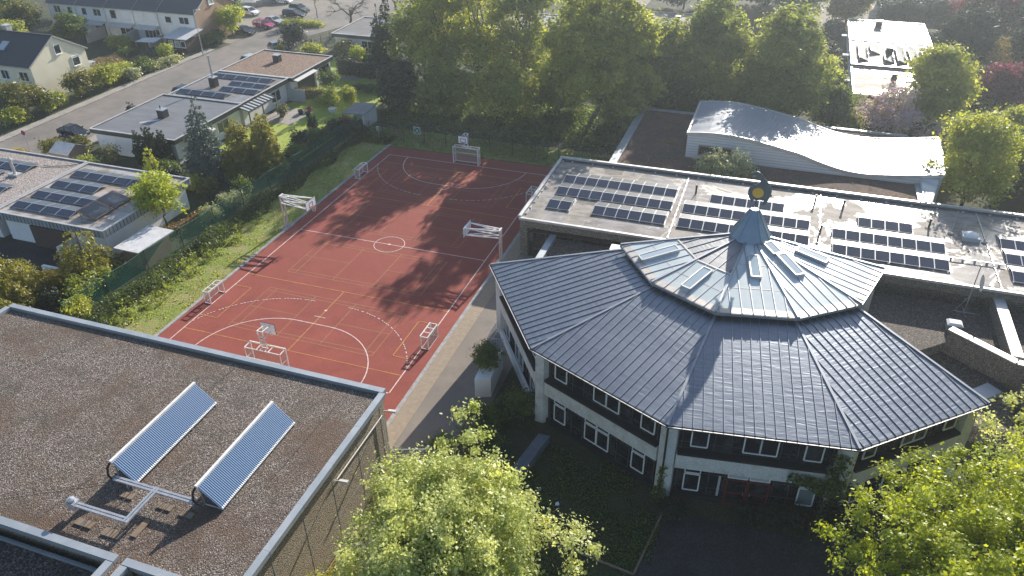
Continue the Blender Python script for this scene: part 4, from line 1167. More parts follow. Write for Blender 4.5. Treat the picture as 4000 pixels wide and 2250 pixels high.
# white gabled house left of the street
def gable_house(label, x0, x1, y0, y1, ze, zr, wall, tile, gx=None, name='gabled_house', over=.35, vx=.18, group=None, cat='house', gmat=None):
    t = thing(name, label, cat, ((x0 + x1) / 2, (y0 + y1) / 2, 0), group); ym = (y0 + y1) / 2
    s = MB(); s.box(x0, y0, 0, x1, y1, ze)
    s.face([(x1, y0, ze), (x1, y1, ze), (x1, ym, zr)]); s.face([(x0, y1, ze), (x0, y0, ze), (x0, ym, zr)])
    s.build('wall', M[wall], t)
    if gmat:
        s = MB(); s.face([(x1 + .02, y0, 0), (x1 + .02, y1, 0), (x1 + .02, y1, ze), (x1 + .02, ym, zr), (x1 + .02, y0, ze)]); s.build('gable_wall', M[gmat], t)
    sl = (zr - ze) / (ym - y0); w = math.hypot(ym - y0 + over, (ym - y0 + over) * sl)
    s = MB(); L_ = x1 - x0 + 2 * vx
    for sg in (-1, 1):
        ye = y0 - over if sg < 0 else y1 + over; zz = ze - over * sl + .12
        pts = [(x0 - vx, ye, zz), (x1 + vx, ye, zz), (x1 + vx, ym, zr + .12), (x0 - vx, ym, zr + .12)]
        uv = [(0, 0), (L_, 0), (L_, w), (0, w)]
        if sg > 0: pts = [pts[1], pts[0], pts[3], pts[2]]
        s.slab(pts, .14, 0, uv)
    s.bar((x0 - vx, ym, zr + .14), (x1 + vx, ym, zr + .14), .3, .12)
    s.build('roof', M[tile], t)
    s = MB()
    for sg in (-1, 1):
        ye = y0 - over if sg < 0 else y1 + over; zz = ze - over * sl
        s.bar((x0 - vx, ye + sg * .06, zz + .03), (x1 + vx, ye + sg * .06, zz + .03), .12, .1)
        s.bar((x1 + vx + .02, ye, zz + .06), (x1 + vx + .02, ym, zr + .06), .04, .2)
    s.build('gutter', M['metal'], t)
    return t
wh = gable_house('cream gabled house with dark tiled roof at the left edge', -86, -66.5, 21.8, 31.8, 5.2, 8.15, 'cream', 'tile')
F = ((-66.5, 21.8, 0), Y, X)
add_window(wh, F, 4.7, 5.8, 5.6, 7.0, 1, shutter=.15); add_window(wh, F, 7.2, 8.5, 3.2, 4.6, 1, shutter=.2); add_window(wh, F, 7.4, 8.6, .9, 2.2, 1)
F = ((-86, 21.8, 0), X, nY); add_window(wh, F, 17.0, 18.6, 3.0, 4.3, 2); add_window(wh, F, 13.6, 15.0, 3.0, 4.3, 2)
s = MB(); s.slab([(-74.0, 23.6, 6.55), (-72.8, 23.6, 6.55), (-72.8, 25.0, 7.4), (-74.0, 25.0, 7.4)], .12); s.build('roof_window', M['roofglass'], wh)
chimney(wh, -75.5, 27.5, 7.4, .9, 1.5, 'copingwhite', 'copingwhite'); chimney(wh, -84, 28, 7.4, .9, 1.6, 'copingwhite', 'copingwhite')
s = MB(); s.lathe([(.45, .1), (.3, .03), (0, 0)], (-81.5, 25.8, 8.6), 14); s.tube((-81.5, 25.8, 7.2), (-81.5, 25.8, 8.6), .03); s.build('dish', M['copingwhite'], wh)
# terrace of houses
tx = [-96.2, -89.5, -82.9, -76.6, -71.3, -63.5]
tl = ['white terraced house at the far end behind the garden trees', 'white terraced house with the bushy tree before its awning', 'white terraced house with a closed roller shutter and long low awning',
      'white terraced house with two closed shutters and a terrace awning', 'white end of terrace house with brown gable and lean-to conservatory']
for i in range(5):
    a, c = tx[i], tx[i + 1]
    t = gable_house(tl[i], a, c, 53.4, 63.9, 5.4 - .0 * i, 8.5 + (.12 if i % 2 else 0), 'white', 'tilegrey', name='terraced_house', vx=.0 if i < 4 else .2, group='terraced houses along the street', gmat='brownrender' if i == 4 else None)
    F = ((a, 53.4, 0), X, nY); W_ = c - a
    if i == 0: add_window(t, F, 1.4, 3.0, 3.6, 4.9, 2, shutter=.08); add_window(t, F, 4.6, 5.7, 3.6, 4.9, 1, shutter=.1); add_window(t, F, 4.2, 5.2, .1, 2.2, 1)
    if i == 1: add_window(t, F, 1.2, 2.3, 3.6, 4.9, 1, shutter=.1); add_window(t, F, 3.8, 5.5, 3.6, 4.9, 2, shutter=.1); add_window(t, F, 3.4, 5.8, .1, 2.3, 2)
    if i == 2: add_window(t, F, 1.0, 2.3, 3.4, 4.9, 1); add_window(t, F, 3.4, 5.4, 3.4, 4.9, 1, 'glasspale', shutter=.95); add_window(t, F, 2.4, 5.8, .1, 2.1, 3)
    if i == 3: add_window(t, F, .9, 2.0, 3.5, 4.9, 1, 'glasspale', shutter=.95); add_window(t, F, 2.9, 4.8, 3.5, 4.9, 1, 'glasspale', shutter=.95); add_window(t, F, 1.5, 4.8, .1, 2.1, 4)
    if i == 4: add_window(t, F, 1.4, 2.7, 3.5, 4.9, 1, shutter=.25); add_window(t, F, 4.4, 6.4, 3.5, 4.9, 2, shutter=.2)
    if i in (1, 2, 3):
        s = MB(); s.slab([(a + .5, 51.9, 2.35), (c - .4, 51.9, 2.35), (c - .4, 53.35, 2.75), (a + .5, 53.35, 2.75)], .06); s.build('awning', M['fabric'], t)
    s = MB(); s.tube((c - .12, 53.3, .1), (c - .12, 53.3, 5.3), .06); s.build('downpipe', M['metal'], t)
    if i == 4:
        F2 = ((-63.5, 53.4, 0), Y, X); add_window(t, F2, 4.2, 5.4, 6.0, 7.3, 1, 'glasspale'); add_window(t, F2, 8.2, 9.6, 3.2, 4.4, 1, 'glasspale')
        s = MB(); s.slab([(-67.6, 57, 7.6), (-66.6, 57, 7.6), (-66.6, 58, 8.2), (-67.6, 58, 8.2)], .1); s.build('roof_window', M['roofglass'], t)
t = thing('conservatory', 'brown timber lean-to conservatory with pale roof at the terrace end', 'conservatory', (-65, 51, 0))
s = MB(); s.box(-66.6, 48.9, 0, -62.6, 53.3, 2.1); s.build('wall', M['darkwood'], t)
s = MB(); s.slab([(-67, 48.5, 2.35), (-62.2, 48.5, 2.35), (-62.2, 53.3, 3.0), (-67, 53.3, 3.0)], .1); s.build('roof', M['shedroof'], t)
F = ((-66.6, 48.9, 0), X, nY); add_window(t, F, .4, 1.3, .9, 1.9, 1, 'glasspale'); add_window(t, F, 1.7, 2.6, .9, 1.9, 1, 'glasspale'); add_window(t, F, 2.9, 3.8, .9, 1.9, 1, 'glass')
for i, (x0, y0, x1, y1, lb) in enumerate(((-84.2, 48.8, -83.9, 53.3, 'pale brick garden wall with a sloping end next to the bushy tree'), (-76.8, 48.6, -76.5, 53.3, 'pale brick garden wall in the middle of the terrace gardens'), (-71.4, 49.6, -71.1, 53.3, 'low white garden wall beside the lean-to conservatory'))):
    s = MB(); h = 2.1 if i < 2 else 1.5
    s.hexa([(x0, y0, 0), (x1, y0, 0), (x1, y1, 0), (x0, y1, 0)], [(x0, y0, h * .75), (x1, y0, h * .75), (x1, y1, h), (x0, y1, h)])
    single('garden_wall', s, M['brick'], lb, 'wall', (x0, y0, 0), 'garden walls of the terrace')
t = thing('awning_shelter', 'grey cloth awning on posts in the terrace garden', 'shelter', (-68, 46.5, 0))
s = MB(); s.slab([(-69.8, 45.2, 2.35), (-66.6, 46.0, 2.25), (-66.8, 48.2, 2.45), (-70.0, 47.6, 2.4)], .05); s.build('canopy', M['fabric'], t)
for x, y in ((-69.7, 45.3), (-66.7, 46.1), (-66.9, 48.1), (-69.9, 47.5)):
    s = MB(); s.bar((x, y, 0), (x, y, 2.3), .16); s.build('post', M['barkgrey'], t)
s = MB(); s.box(-64.4, 49.4, 0, -64.3, 51.6, 1.9); single('turquoise_panel', s, M['turquoise'], 'pale turquoise screen leaning by the conservatory', 'screen', (-64.35, 50.5, 0))
s = MB(); s.box(-65.9, 38.0, 0, -65.3, 38.5, .9); s.lathe([(.33, 0), (.36, .1), (0, .14)], (-65.6, 38.25, .9), 10); single('water_barrel', s, M['blueplastic'], 'blue barrel standing in the tall dry grass', 'barrel', (-65.6, 38.25, 0))
s = MB(); s.box(-70.3, 34.7, .45, -68.6, 35.4, .55); s.box(-70.2, 34.8, 0, -70.1, 35.3, .45); s.box(-68.8, 34.8, 0, -68.7, 35.3, .45); single('garden_bench', s, M['blueplastic'], 'low blue garden bench beside the cream house', 'bench', (-69.4, 35, 0))
s = MB(); s.box(-72.6, 36.5, 0, -71.2, 37.3, 1.1); s.box(-72.7, 36.4, 1.1, -71.1, 37.4, 1.18); single('cold_frame', s, M['glasspale'], 'pale glazed cold frame behind the cream house', 'cold frame', (-71.9, 36.9, 0))
# kiosk-like tool shed near the black car
t = thing('tool_shed', 'small weathered wooden shed with pitched roof behind the pale gravel roof', 'shed', (-45.5, 6.2, 0))
s = MB(); s.box(-46.9, 5.0, 0, -44.4, 7.6, 1.8); s.face([(-44.4, 5, 1.8), (-44.4, 7.6, 1.8), (-44.4, 6.3, 2.5)]); s.face([(-46.9, 7.6, 1.8), (-46.9, 5, 1.8), (-46.9, 6.3, 2.5)]); s.build('wall', M['wood'], t)
s = MB(); s.slab([(-47.1, 4.75, 1.7), (-44.2, 4.75, 1.7), (-44.2, 6.3, 2.55), (-47.1, 6.3, 2.55)], .06); s.slab([(-44.2, 7.85, 1.7), (-47.1, 7.85, 1.7), (-47.1, 6.3, 2.55), (-44.2, 6.3, 2.55)], .06); s.build('roof', M['shedroof'], t)
t = thing('garden_pavilion', 'small garden pavilion with sloping glass roof near the end of the net', 'shed', (-18, 28, 0))
s = MB(); s.slab([(-19.9, 26.2, 2.0), (-16.5, 26.2, 2.2), (-16.5, 30.0, 2.4), (-19.9, 30.0, 2.2)], .08); s.build('roof', M['felt'], t)
s = MB(); s.box(-17.0, 26.4, 0, -16.7, 29.8, 2.1); s.box(-19.6, 29.6, 0, -17.0, 29.8, 2.1); s.build('wall', M['whitewash'], t)
for x, y in ((-19.7, 26.4), (-18.2, 26.4)):
    s = MB(); s.bar((x, y, 0), (x, y, 2.0), .1); s.build('post', M['metal'], t)
t = thing('privacy_screen', 'framed glass privacy screen between two bungalow terraces', 'screen', (-31.2, 33.1, 0))
s = MB()
for k in range(9): s.bar((-32.6 + k * .35, 33.1, .1), (-32.6 + k * .35, 33.1, 1.8), .05)
for zz in (.1, 1.8): s.bar((-32.7, 33.1, zz), (-29.7, 33.1, zz), .08)
s.build('frame', M['metal'], t); s = MB(); s.box(-32.6, 33.09, .12, -29.75, 33.11, 1.78); s.build('panel', M['glasspale'], t)
pot = None
for i, (x, y, lb, m) in enumerate(((-28.0, 28.9, 'dark plant tub standing at the paved patio corner', 'dark'), (-26.6, 28.5, 'dark bowl shaped plant tub on the sunny lawn', 'dark'), (-24.2, 30.9, 'pale striped tub under the round topped garden bushes', 'white'), (-30.0, 27.4, 'dark tub beside the glass roofed veranda', 'dark'), (-27.4, 30.2, 'red urn beside the dark tub on the patio', 'terracotta'))):
    s = MB(); r_ = .38 if m != 'white' else .6; s.lathe([(r_ * .7, 0), (r_, .6), (r_ * .9, .62), (r_ * .85, .5), (0, .5)], (x, y, .02), 14)
    single('plant_tub', s, M[m], lb, 'plant pot', (x, y, .02), 'tubs in the bungalow garden')
# stepped house top right
hr = []
ri = ('front', 'middle', 'rear')
for i, (y0, y1, z, lb) in enumerate(((50.6, 63.2, 3.1, 'dazzling wet roofed house behind the lilac tree, lowest of three'), (63.3, 76.8, 3.35, 'dazzling flat house with slanted panel rows, middle of three'), (76.9, 90.4, 3.35, 'dazzling flat house with flat panel field, farthest of three'))):
    t = flat_house(lb, 42.9, y0, 54.9, y1, z, 'bitumen', 'dark', .5, 'white', .4, group='stepped houses in the sun glare'); hr.append(t)
F = ((42.9, 50.98, 0), X, nY); add_window(hr[0], F, 1.6, 3.4, .4, 2.2, 2); add_window(hr[0], F, 5, 7, .4, 2.2, 2)
chimney(hr[0], 48.2, 57.2, 3.0, .7, 1.2); chimney(hr[1], 48.3, 70.4, 3.25, 1.0, 1.0); chimney(hr[2], 47.6, 86.4, 3.25, 1.0, 1.0, 'copingwhite', 'darkwood')
for i, (y, h) in enumerate(((57.7, 2.7), (69.7, 2.9), (81.2, 2.9))):
    s = MB(); s.box(41.9, y - .5, h - .15, 43.3, y + .5, h); s.build('porch_roof', M['white'], hr[i])
for i in range(6):
    t = thing('solar_row', ('leftmost slanted panel row', 'second slanted panel row from the left', 'third slanted panel row, before the chimney', 'fourth slanted panel row, behind the chimney', 'fifth slanted panel row', 'rightmost slanted panel row')[i] + ' on the glaring middle house', 'solar panels', (44.2 + i * 1.72, 69.5, 3.3), 'slanted panel rows in the glare')
    x = 44.0 + i * 1.75; y0, y1 = (65.4, 74.2) if i not in (1, 2) else ((69.5, 74.2) if i == 1 else (65.2, 68.6))
    s = MB(); s.slab([(x, y0, 3.85), (x + 1.35, y0, 3.35), (x + 1.35, y1, 3.35), (x, y1, 3.85)], .05, 0, [(0, 0), (1.3, 0), (1.3, y1 - y0), (0, y1 - y0)]); s.build('solar_panel', M['pv'], t)
    s = MB(); n_ = max(2, int((y1 - y0) / 1.1))
    for k in range(n_ + 1): s.bar((x, y0 + (y1 - y0) * k / n_, 3.26), (x, y0 + (y1 - y0) * k / n_, 3.84), .06)
    s.bar((x - .02, y0, 3.84), (x - .02, y1, 3.84), .06); s.build('frame', M['metal'], t)
for i in range(4):
    pv_row(48.9, 6, 79.2 + i * 2.35, 3.28, ('front', 'second', 'third', 'rear')[i] + ' row of the flat panel field on the farthest glaring house', pw=1.0, half=.95, dz=.12, group='flat panel field in the glare', two=False)
t = thing('blue_white_house', 'pale blue white house front with brown side at the top edge', 'house', (56, 121, 0))
s = MB(); s.box(50.2, 117, 0, 61, 126, 5.6); s.build('wall', M['white'], t)
s = MB(); s.box(61.0, 117.2, 0, 64.2, 125.5, 5.2); s.build('extension', M['brownrender'], t)
s = MB(); s.slab([(49.6, 116.4, 5.5), (64.6, 116.4, 5.5), (64.6, 121.5, 8.6), (49.6, 121.5, 8.6)], .15, 0, [(0, 0), (15, 0), (15, 6), (0, 6)]); s.slab([(64.6, 126.6, 5.5), (49.6, 126.6, 5.5), (49.6, 121.5, 8.6), (64.6, 121.5, 8.6)], .15, 0, [(0, 0), (15, 0), (15, 6), (0, 6)]); s.build('roof', M['tile'], t)
add_window(t, ((50.2, 117, 0), X, nY), 4.6, 6.2, 2.0, 3.4, 2)
t = flat_house('small pale garage roof at the right edge behind the hedge', 65, 62, 72, 69, 2.4, 'shedroof', 'white', .3, 'whitewash', .1, cat='garage', name='garage')
t = gable_house('grey roofed house behind the car park with white fence', -88, -74, 84, 94, 5.0, 8, 'white', 'tilegrey')
s = MB()
for k in range(20): s.bar((-74.6 + k * .2, 79.4 + k * .06, 1.0), (-74.6 + k * .2, 79.4 + k * .06, 2.0), .08)
single('picket_fence', s, M['frame'], 'white picket fence on a low wall beside the white hatchback', 'fence', (-73, 79.8, 0))
s = MB(); s.hexa([(-74.8, 79.2, 0), (-70.4, 80.5, 0), (-70.4, 80.8, 0), (-74.8, 79.5, 0)], [(-74.8, 79.2, 1.0), (-70.4, 80.5, 1.0), (-70.4, 80.8, 1.0), (-74.8, 79.5, 1.0)]); s.hexa([(-70.4, 80.5, 0), (-69.0, 86, 0), (-69.3, 86, 0), (-70.7, 80.6, 0)], [(-70.4, 80.5, 1.3), (-69.0, 86, 1.3), (-69.3, 86, 1.3), (-70.7, 80.6, 1.3)])
single('parking_wall', s, M['concrete'], 'low concrete wall at the back of the car park', 'wall', (-71, 81, 0))
# ------------------------------------------------------------------ goals and hoops
def make_goal(w, h, d, rail):
    """steel bar goal, mouth towards -y at y=0, local origin mid goal line"""
    t = thing('goal', 'x', 'goal')
    s = MB(); r = .08 if w > 2.5 else .075
    for x in (-w / 2, w / 2): s.bar((x, 0, 0), (x, 0, h), r)
    s.bar((-w / 2 - r / 2, 0, h + r * .5), (w / 2 + r / 2, 0, h + r * .5), r, r)
    s.build('front_frame', M['alu'], t)
    s = MB()
    for x in (-w / 2, w / 2): s.bar((x, r / 2, h), (x, d, h), .06); s.bar((x, r / 2, .05), (x, d, .05), .06); s.bar((x, d, 0), (x, d, h), .05)
    s.bar((-w / 2, d, h), (w / 2, d, h), .06); s.bar((-w / 2, d, .05), (w / 2, d, .05), .06)
    for k in (1, 2): s.bar((-w / 2 + w * k / 3, r / 2, h), (-w / 2 + w * k / 3, d, h), .06)
    if rail:
        s.bar((-w / 2, d, h * .55), (w / 2, d, h * .55), .05)
        for x in (-w / 2, w / 2): s.bar((x, 0, h * .55), (x, d, h * .55), .05)
    s.build('rear_frame', M['alu'], t)
    s = MB(); n = int(w / .11)
    for k in range(1, n): s.tube((-w / 2 + w * k / n, d, .05), (-w / 2 + w * k / n, d, h), .02, n=4)
    m_ = int(d / .12)
    for x in (-w / 2, w / 2):
        for k in range(1, m_): s.tube((x, d * k / m_, .05), (x, d * k / m_, h), .02, n=4)
    s.build('bar_grid', M['aluwarm'], t)
    return t


def backboard(t, P, w=1.8, h=.95):
    """P maps (along, depth towards court, up) to world; board centre at origin"""
    s = MB()
    f = lambda a, d, u: P(a, d, u)
    s.hexa([f(-w / 2, 0, -h / 2), f(w / 2, 0, -h / 2), f(w / 2, .04, -h / 2), f(-w / 2, .04, -h / 2)], [f(-w / 2, 0, h / 2), f(w / 2, 0, h / 2), f(w / 2, .04, h / 2), f(-w / 2, .04, h / 2)])
    b_ = s.build('backboard', M['board'], t)
    s = MB(); e = .05
    for (a0, u0, a1, u1, th) in ((-w / 2, -h / 2, w / 2, -h / 2, .05), (w / 2, -h / 2, w / 2, h / 2, .05), (w / 2, h / 2, -w / 2, h / 2, .05), (-w / 2, h / 2, -w / 2, -h / 2, .05),
                                 (-.3, -.32, .3, -.32, .05), (.3, -.32, .3, .13, .05), (.3, .13, -.3, .13, .05), (-.3, .13, -.3, -.32, .05)):
        s.bar(f(a0, .046, u0), f(a1, .046, u1), th, .012, up=(f(0, 1, 0) - f(0, 0, 0)))
    s.build('marking', M['black'], b_)
    s = MB(); c = [f(.23 * math.cos(2 * math.pi * k / 14), .3 + .23 * math.sin(2 * math.pi * k / 14), -.36) for k in range(15)]
    s.path(c, .022, 5); s.bar(f(0, .03, -.36), f(0, .1, -.36), .12, .04)
    s.build('rim', M['orange'], t)
    s = MB()
    for k in range(12):
        a0, a1 = 2 * math.pi * k / 12, 2 * math.pi * (k + .6) / 12
        s.bar(f(.23 * math.cos(a0), .3 + .23 * math.sin(a0), -.37), f(.13 * math.cos(a1), .3 + .13 * math.sin(a1), -.78), .012)
    s.build('net', M['net'], t)


def side_hoop(label, sx):
    """twin-post hoop whose long lattice arm reaches over the court; sx=-1 left side"""
    t = thing('basketball_hoop', label, 'basketball hoop', (sx * 11.6, 0.05, 0), 'side basketball hoops')
    s = MB(); s.box(sx * 11.1, -.7, 0, sx * 12.1, .8, .1); s.build('base', M['concrete'], t)
    for y in (-.22, .27):
        s = MB(); s.bar((sx * 11.6, y, 0), (sx * 11.6, y, 3.62), .13); s.build('post', M['aluwarm'], t)
    s = MB()
    for y, yb in ((-.22, -.55), (.27, .62)):
        s.bar((sx * 11.6, y, 3.55), (sx * 8.35, yb, 3.5), .085); s.bar((sx * 11.6, y, 2.85), (sx * 8.35, yb, 2.8), .085)
        s.bar((sx * 11.6, y, 3.55), (sx * 8.35, yb, 2.85), .06)
    s.bar((sx * 11.6, -.22, 3.6), (sx * 8.35, .6, 3.5), .06); s.bar((sx * 11.6, .27, 2.85), (sx * 8.35, -.5, 2.8), .06)
    s.bar((sx * 11.6, -.3, 3.6), (sx * 11.6, .35, 3.6), .13); s.bar((sx * 11.6, -.22, 2.85), (sx * 11.6, .27, 2.85), .08)
    for zz in (3.5, 2.8): s.bar((sx * 8.38, -.6, zz), (sx * 8.38, .66, zz), .07)
    for y in (-.55, .62): s.bar((sx * 8.38, y, 2.8), (sx * 8.38, y, 3.5), .07)
    s.build('arm', M['alu'], t)
    backboard(t, lambda a, d, u: Vector((sx * 8.33 - sx * d, .05 + a, 3.16 + u)))
side_hoop('basketball hoop with long white arm on the grass side of the court', -1)
side_hoop('basketball hoop with long white arm on the school side of the court', 1)

g0 = make_goal(1.9, 1.2, .62, False)
g0.location = (-10.0, 13.5, .03); g0.rotation_euler = (0, 0, R(90))
tag(g0, 'small bar goal on the far grass side of the court, below the sports sign', 'goal', 'small goals on the sidelines')
dup(g0, (-10.0, -13.3, .03), R(90), 'small bar goal on the near grass side, its shadow along the kerb')
dup(g0, (10.0, -13.35, .03), R(-90), 'small bar goal on the near school side by the paved path')
dup(g0, (10.0, 13.4, .03), R(-90), 'small bar goal half hidden by the solar roofed wing')


def big_goal(label, sy):
    g = make_goal(3.1, 2.05, .75, True); g.location = (0, sy * 20, .03); g.rotation_euler = (0, 0, 0 if sy > 0 else math.pi)
    tag(g, label, 'goal', 'large goals with hoops')
    g['label'] = label
    bpy.context.view_layer.update()
    # parts are authored in the goal's own frame (court towards -y)
    s = MB()
    for x in (-.22, .22):
        s.bar((x, .35, 2.05), (x, .55, 3.75), .07); s.bar((x, .55, 3.72), (x, -.42, 3.62), .06); s.bar((x, .45, 3.0), (x, -.42, 3.1), .05); s.bar((x, .0, 2.1), (x, .42, 2.6), .05)
    for k in (2.5, 2.85, 3.2, 3.72): s.bar((-.22, .35 + (k - 2.05) / 1.7 * .2, k), (.22, .35 + (k - 2.05) / 1.7 * .2, k), .06)
    s.bar((-.22, .35, 2.05), (-.22, .75, 2.05), .06); s.bar((.22, .35, 2.05), (.22, .75, 2.05), .06); s.bar((-.3, .35, 2.08), (.3, .35, 2.08), .07)
    loc = g.location.copy(); g.location = (0, 0, 0)
    s.build('hoop_mast', M['alu'], g)
    backboard(g, lambda a, d, u: Vector((a, -.46 - d, 3.3 + u)), 1.2, .9)
    g.location = loc
    return g
big_goal('large bar goal with hoop at the far end of the court', 1)
big_goal('large bar goal with hoop mast, partly hidden behind the gravel roof edge', -1)

# ------------------------------------------------------------------ fences
def net_x(y): return -19.45 + (y + 20.6) * .045


t = thing('net_fence', 'tall green ball net fence along the grass side of the court', 'fence', (-18.6, 0, 0))
H_ = 2.25
s = MB()
for i, y in enumerate(np.arange(-20.6, 34, 4.6)):
    b = MB(); b.bar((net_x(y), y, 0), (net_x(y), y, H_), .07); b.build('post', M['greenmetal'], t)
ys = np.arange(-20.6, 33, .5)
def sag(y): 
    k = ((y + 20.6) % 4.6) / 4.6
    return H_ - .16 * 4 * k * (1 - k)
def wire(b, p, q, r):
    p = Vector(p); q = Vector(q); d = q - p
    b.face([p - Vector((0, 0, r)), q - Vector((0, 0, r)), q + Vector((0, 0, r)), p + Vector((0, 0, r))])
cell = .17
for zf in np.arange(0.03, .99, cell / H_):
    for a, c in zip(ys, ys[1:]):
        wire(s, (net_x(a), a, sag(a) * zf), (net_x(c), c, sag(c) * zf), .017)
for y in np.arange(-20.6, 32.5, cell):
    x = net_x(y); zt = sag(y)
    s.face([(x, y - .017, .02), (x, y + .017, .02), (x, y + .017, zt), (x, y - .017, zt)])
s.build('net', M['greennet'], t)
s = MB()
for a, c in zip(ys, ys[1:]): s.tube((net_x(a), a, sag(a)), (net_x(c), c, sag(c)), .028, n=4)
s.build('top_rope', M['greennet'], t)
t = thing('mesh_fence', 'low dark wire mesh fence between the undergrowth and the grass strip', 'fence', (-16.6, 5, 0))
for y in np.arange(2, 27, 3.0):
    b = MB(); b.bar((-16.7 + y * .03, y, 0), (-16.7 + y * .03, y, 1.5), .06); b.build('post', M['darkmesh'], t)
s = MB()
for zz in np.arange(.1, 1.5, .2): s.bar((-16.64, 2, zz), (-15.9, 26.6, zz), .012)
for y in np.arange(2, 26.6, .2): s.bar((-16.7 + y * .03, y, .05), (-16.7 + y * .03, y, 1.45), .012)
s.build('mesh', M['darkmesh'], t)
t = thing('end_fence', 'dark wire mesh ball fence behind the far goal', 'fence', (1, 24.2, 0))
for x in np.arange(-15.9, 17.6, 2.9):
    b = MB(); b.bar((x, 24.2, 0), (x, 24.2, 2.4), .07); b.build('post', M['darkmesh'], t)
s = MB()
for zz in np.arange(.1, 2.4, .2): s.bar((-15.9, 24.2, zz), (17.2, 24.2, zz), .010)
for x in np.arange(-15.9, 17.2, .25): s.bar((x, 24.2, .05), (x, 24.2, 2.35), .010)
s.build('mesh', M['darkmesh'], t)
# assembly point sign on the end fence
t = thing('assembly_sign', 'green assembly point sign with four white arrows on the far fence', 'sign', (-8.1, 24.1, 1.5))
def rect(b, x0, z0, x1, z1, y): b.box(x0, y, z0, x1, y + .01, z1)
s = MB(); s.box(-8.55, 24.08, 1.35, -7.65, 24.12, 2.25); s.build('border', M['signwhite'], t)
s = MB(); rect(s, -8.50, 1.40, -7.70, 2.20, 24.062); s.build('panel', M['signgreen'], t)
s = MB(); cx, cz, yy = -8.1, 1.8, 24.055
for sx in (-1, 1):
    for sz in (-1, 1):
        a = Vector((cx + sx * .32, yy, cz + sz * .32)); tip = Vector((cx + sx * .16, yy, cz + sz * .16)); d = (tip - a).normalized(); pp = Vector((-d.z, 0, d.x))
        s.bar(a, a.lerp(tip, .5), .07, .01, up=(0, 1, 0))
        tri = [tip, a.lerp(tip, .4) + pp * .09, a.lerp(tip, .4) - pp * .09]; s.face(tri); s.face(tri[::-1])
for dx, hh in ((-.085, .10), (0, .13), (.085, .10)):
    s.box(cx + dx - .035, yy - .004, cz - .14, cx + dx + .035, yy, cz + hh - .05)
    pts = [(cx + dx + .035 * math.cos(k * math.pi / 4), yy - .004, cz + hh + .035 * math.sin(k * math.pi / 4)) for k in range(8)]; s.face(pts); s.face(pts[::-1])
s.build('pictogram', M['signwhite'], t)
s = MB(); s.box(-13.7, 23.9, 1.2, -13.35, 24.1, 1.75); s.bar((-13.5, 24.1, 0), (-13.5, 24.1, 1.7), .06); single('notice_box', s, M['metal'], 'small grey box on a post at the fence corner', 'box', (-13.5, 24, 0))

# ------------------------------------------------------------------ street furniture
def street_lamp(x, y, h, label, lean=0):
    t = thing('street_lamp', label, 'street lamp', (x, y, 0), 'street lamps')
    s = MB(); s.tube((x, y, 0), (x, y, 1.1), .11, n=8); s.tube((x, y, 1.1), (x + lean * .3, y, h), .07, .05, 8); s.build('pole', M['metal'], t)
    s = MB(); s.tube((x + lean * .3, y, h), (x + .7, y, h + .15), .04); s.hexa([(x + .5, y - .14, h + .05), (x + 1.3, y - .16, h + .12), (x + 1.3, y + .16, h + .12), (x + .5, y + .14, h + .05)], [(x + .55, y - .1, h + .2), (x + 1.25, y - .12, h + .28), (x + 1.25, y + .12, h + .28), (x + .55, y + .1, h + .2)]); s.build('lamp_head', M['copingwhite'], t)
street_lamp(-59.2, 48.5, 7.4, 'tall street lamp on the pavement beside the terrace end')
s = MB(); s.tube((-65.7, 15.3, 0), (-65.7, 15.3, 8), .12, n=8); s.box(-65.9, 15.1, 2.3, -65.4, 15.3, 2.7); single('utility_pole', s, M['barkgrey'], 'dark wooden pole with white ring at the left edge', 'pole', (-65.7, 15.3, 0))
t = thing('no_stopping_sign', 'round blue and red no stopping sign on a grey post by the road', 'road sign', (-53.2, 7.2, 0))
s = MB(); s.tube((-53.2, 7.2, 0), (-53.2, 7.2, 2.75), .035, n=8); s.build('post', M['metal'], t)
def rdisc(b, c, r, y): 
    p = [(c[0] + r * math.cos(k * math.pi / 9), y, c[1] + r * math.sin(k * math.pi / 9)) for k in range(18)]
    b.hexa([(a, y, z_) for a, _, z_ in p], [(a, y + .015, z_) for a, _, z_ in p])
s = MB(); rdisc(s, (-53.2, 2.5), .33, 7.14); s.build('ring', M['signred'], t)
s = MB(); rdisc(s, (-53.2, 2.5), .25, 7.122); s.build('face', M['signblue'], t)
s = MB(); s.bar((-53.38, 7.115, 2.68), (-53.02, 7.115, 2.32), .06, .01, up=(0, 1, 0)); s.bar((-53.38, 7.112, 2.32), (-53.02, 7.112, 2.68), .06, .01, up=(0, 1, 0)); s.build('cross', M['signred'], t)
post = None
for i, (x, y) in enumerate(((-44.8, 59.5), (-44.4, 61.7), (-43.9, 64.0))):
    if post is None:
        s = MB(); s.bar((0, 0, 0), (0, 0, 1.2), .12); post = single('fence_post', s, M['wood'], 'plain wooden post in the row at the street verge', 'post', (0, 0, 0), 'posts at the street verge'); post.location = (x, y, 0)
    else:
        p_ = post.copy(); COL.objects.link(p_); p_.location = (x, y, 0)
s = MB(); s.tube((-59.4, 65.6, 0), (-59.4, 65.6, 2.2), .05); s.box(-59.5, 65.55, 1.6, -59.3, 65.6, 2.1); single('parking_post', s, M['metal'], 'thin grey post in front of the magenta car', 'post', (-59.4, 65.6, 0))
t = thing('step_railing', 'steel railing around the steps at the pavilion corner', 'railing', (15.2, -10.8, 0))
s = MB()
pts = [(14.9, -8.9), (15.0, -12.6), (16.3, -12.4)]
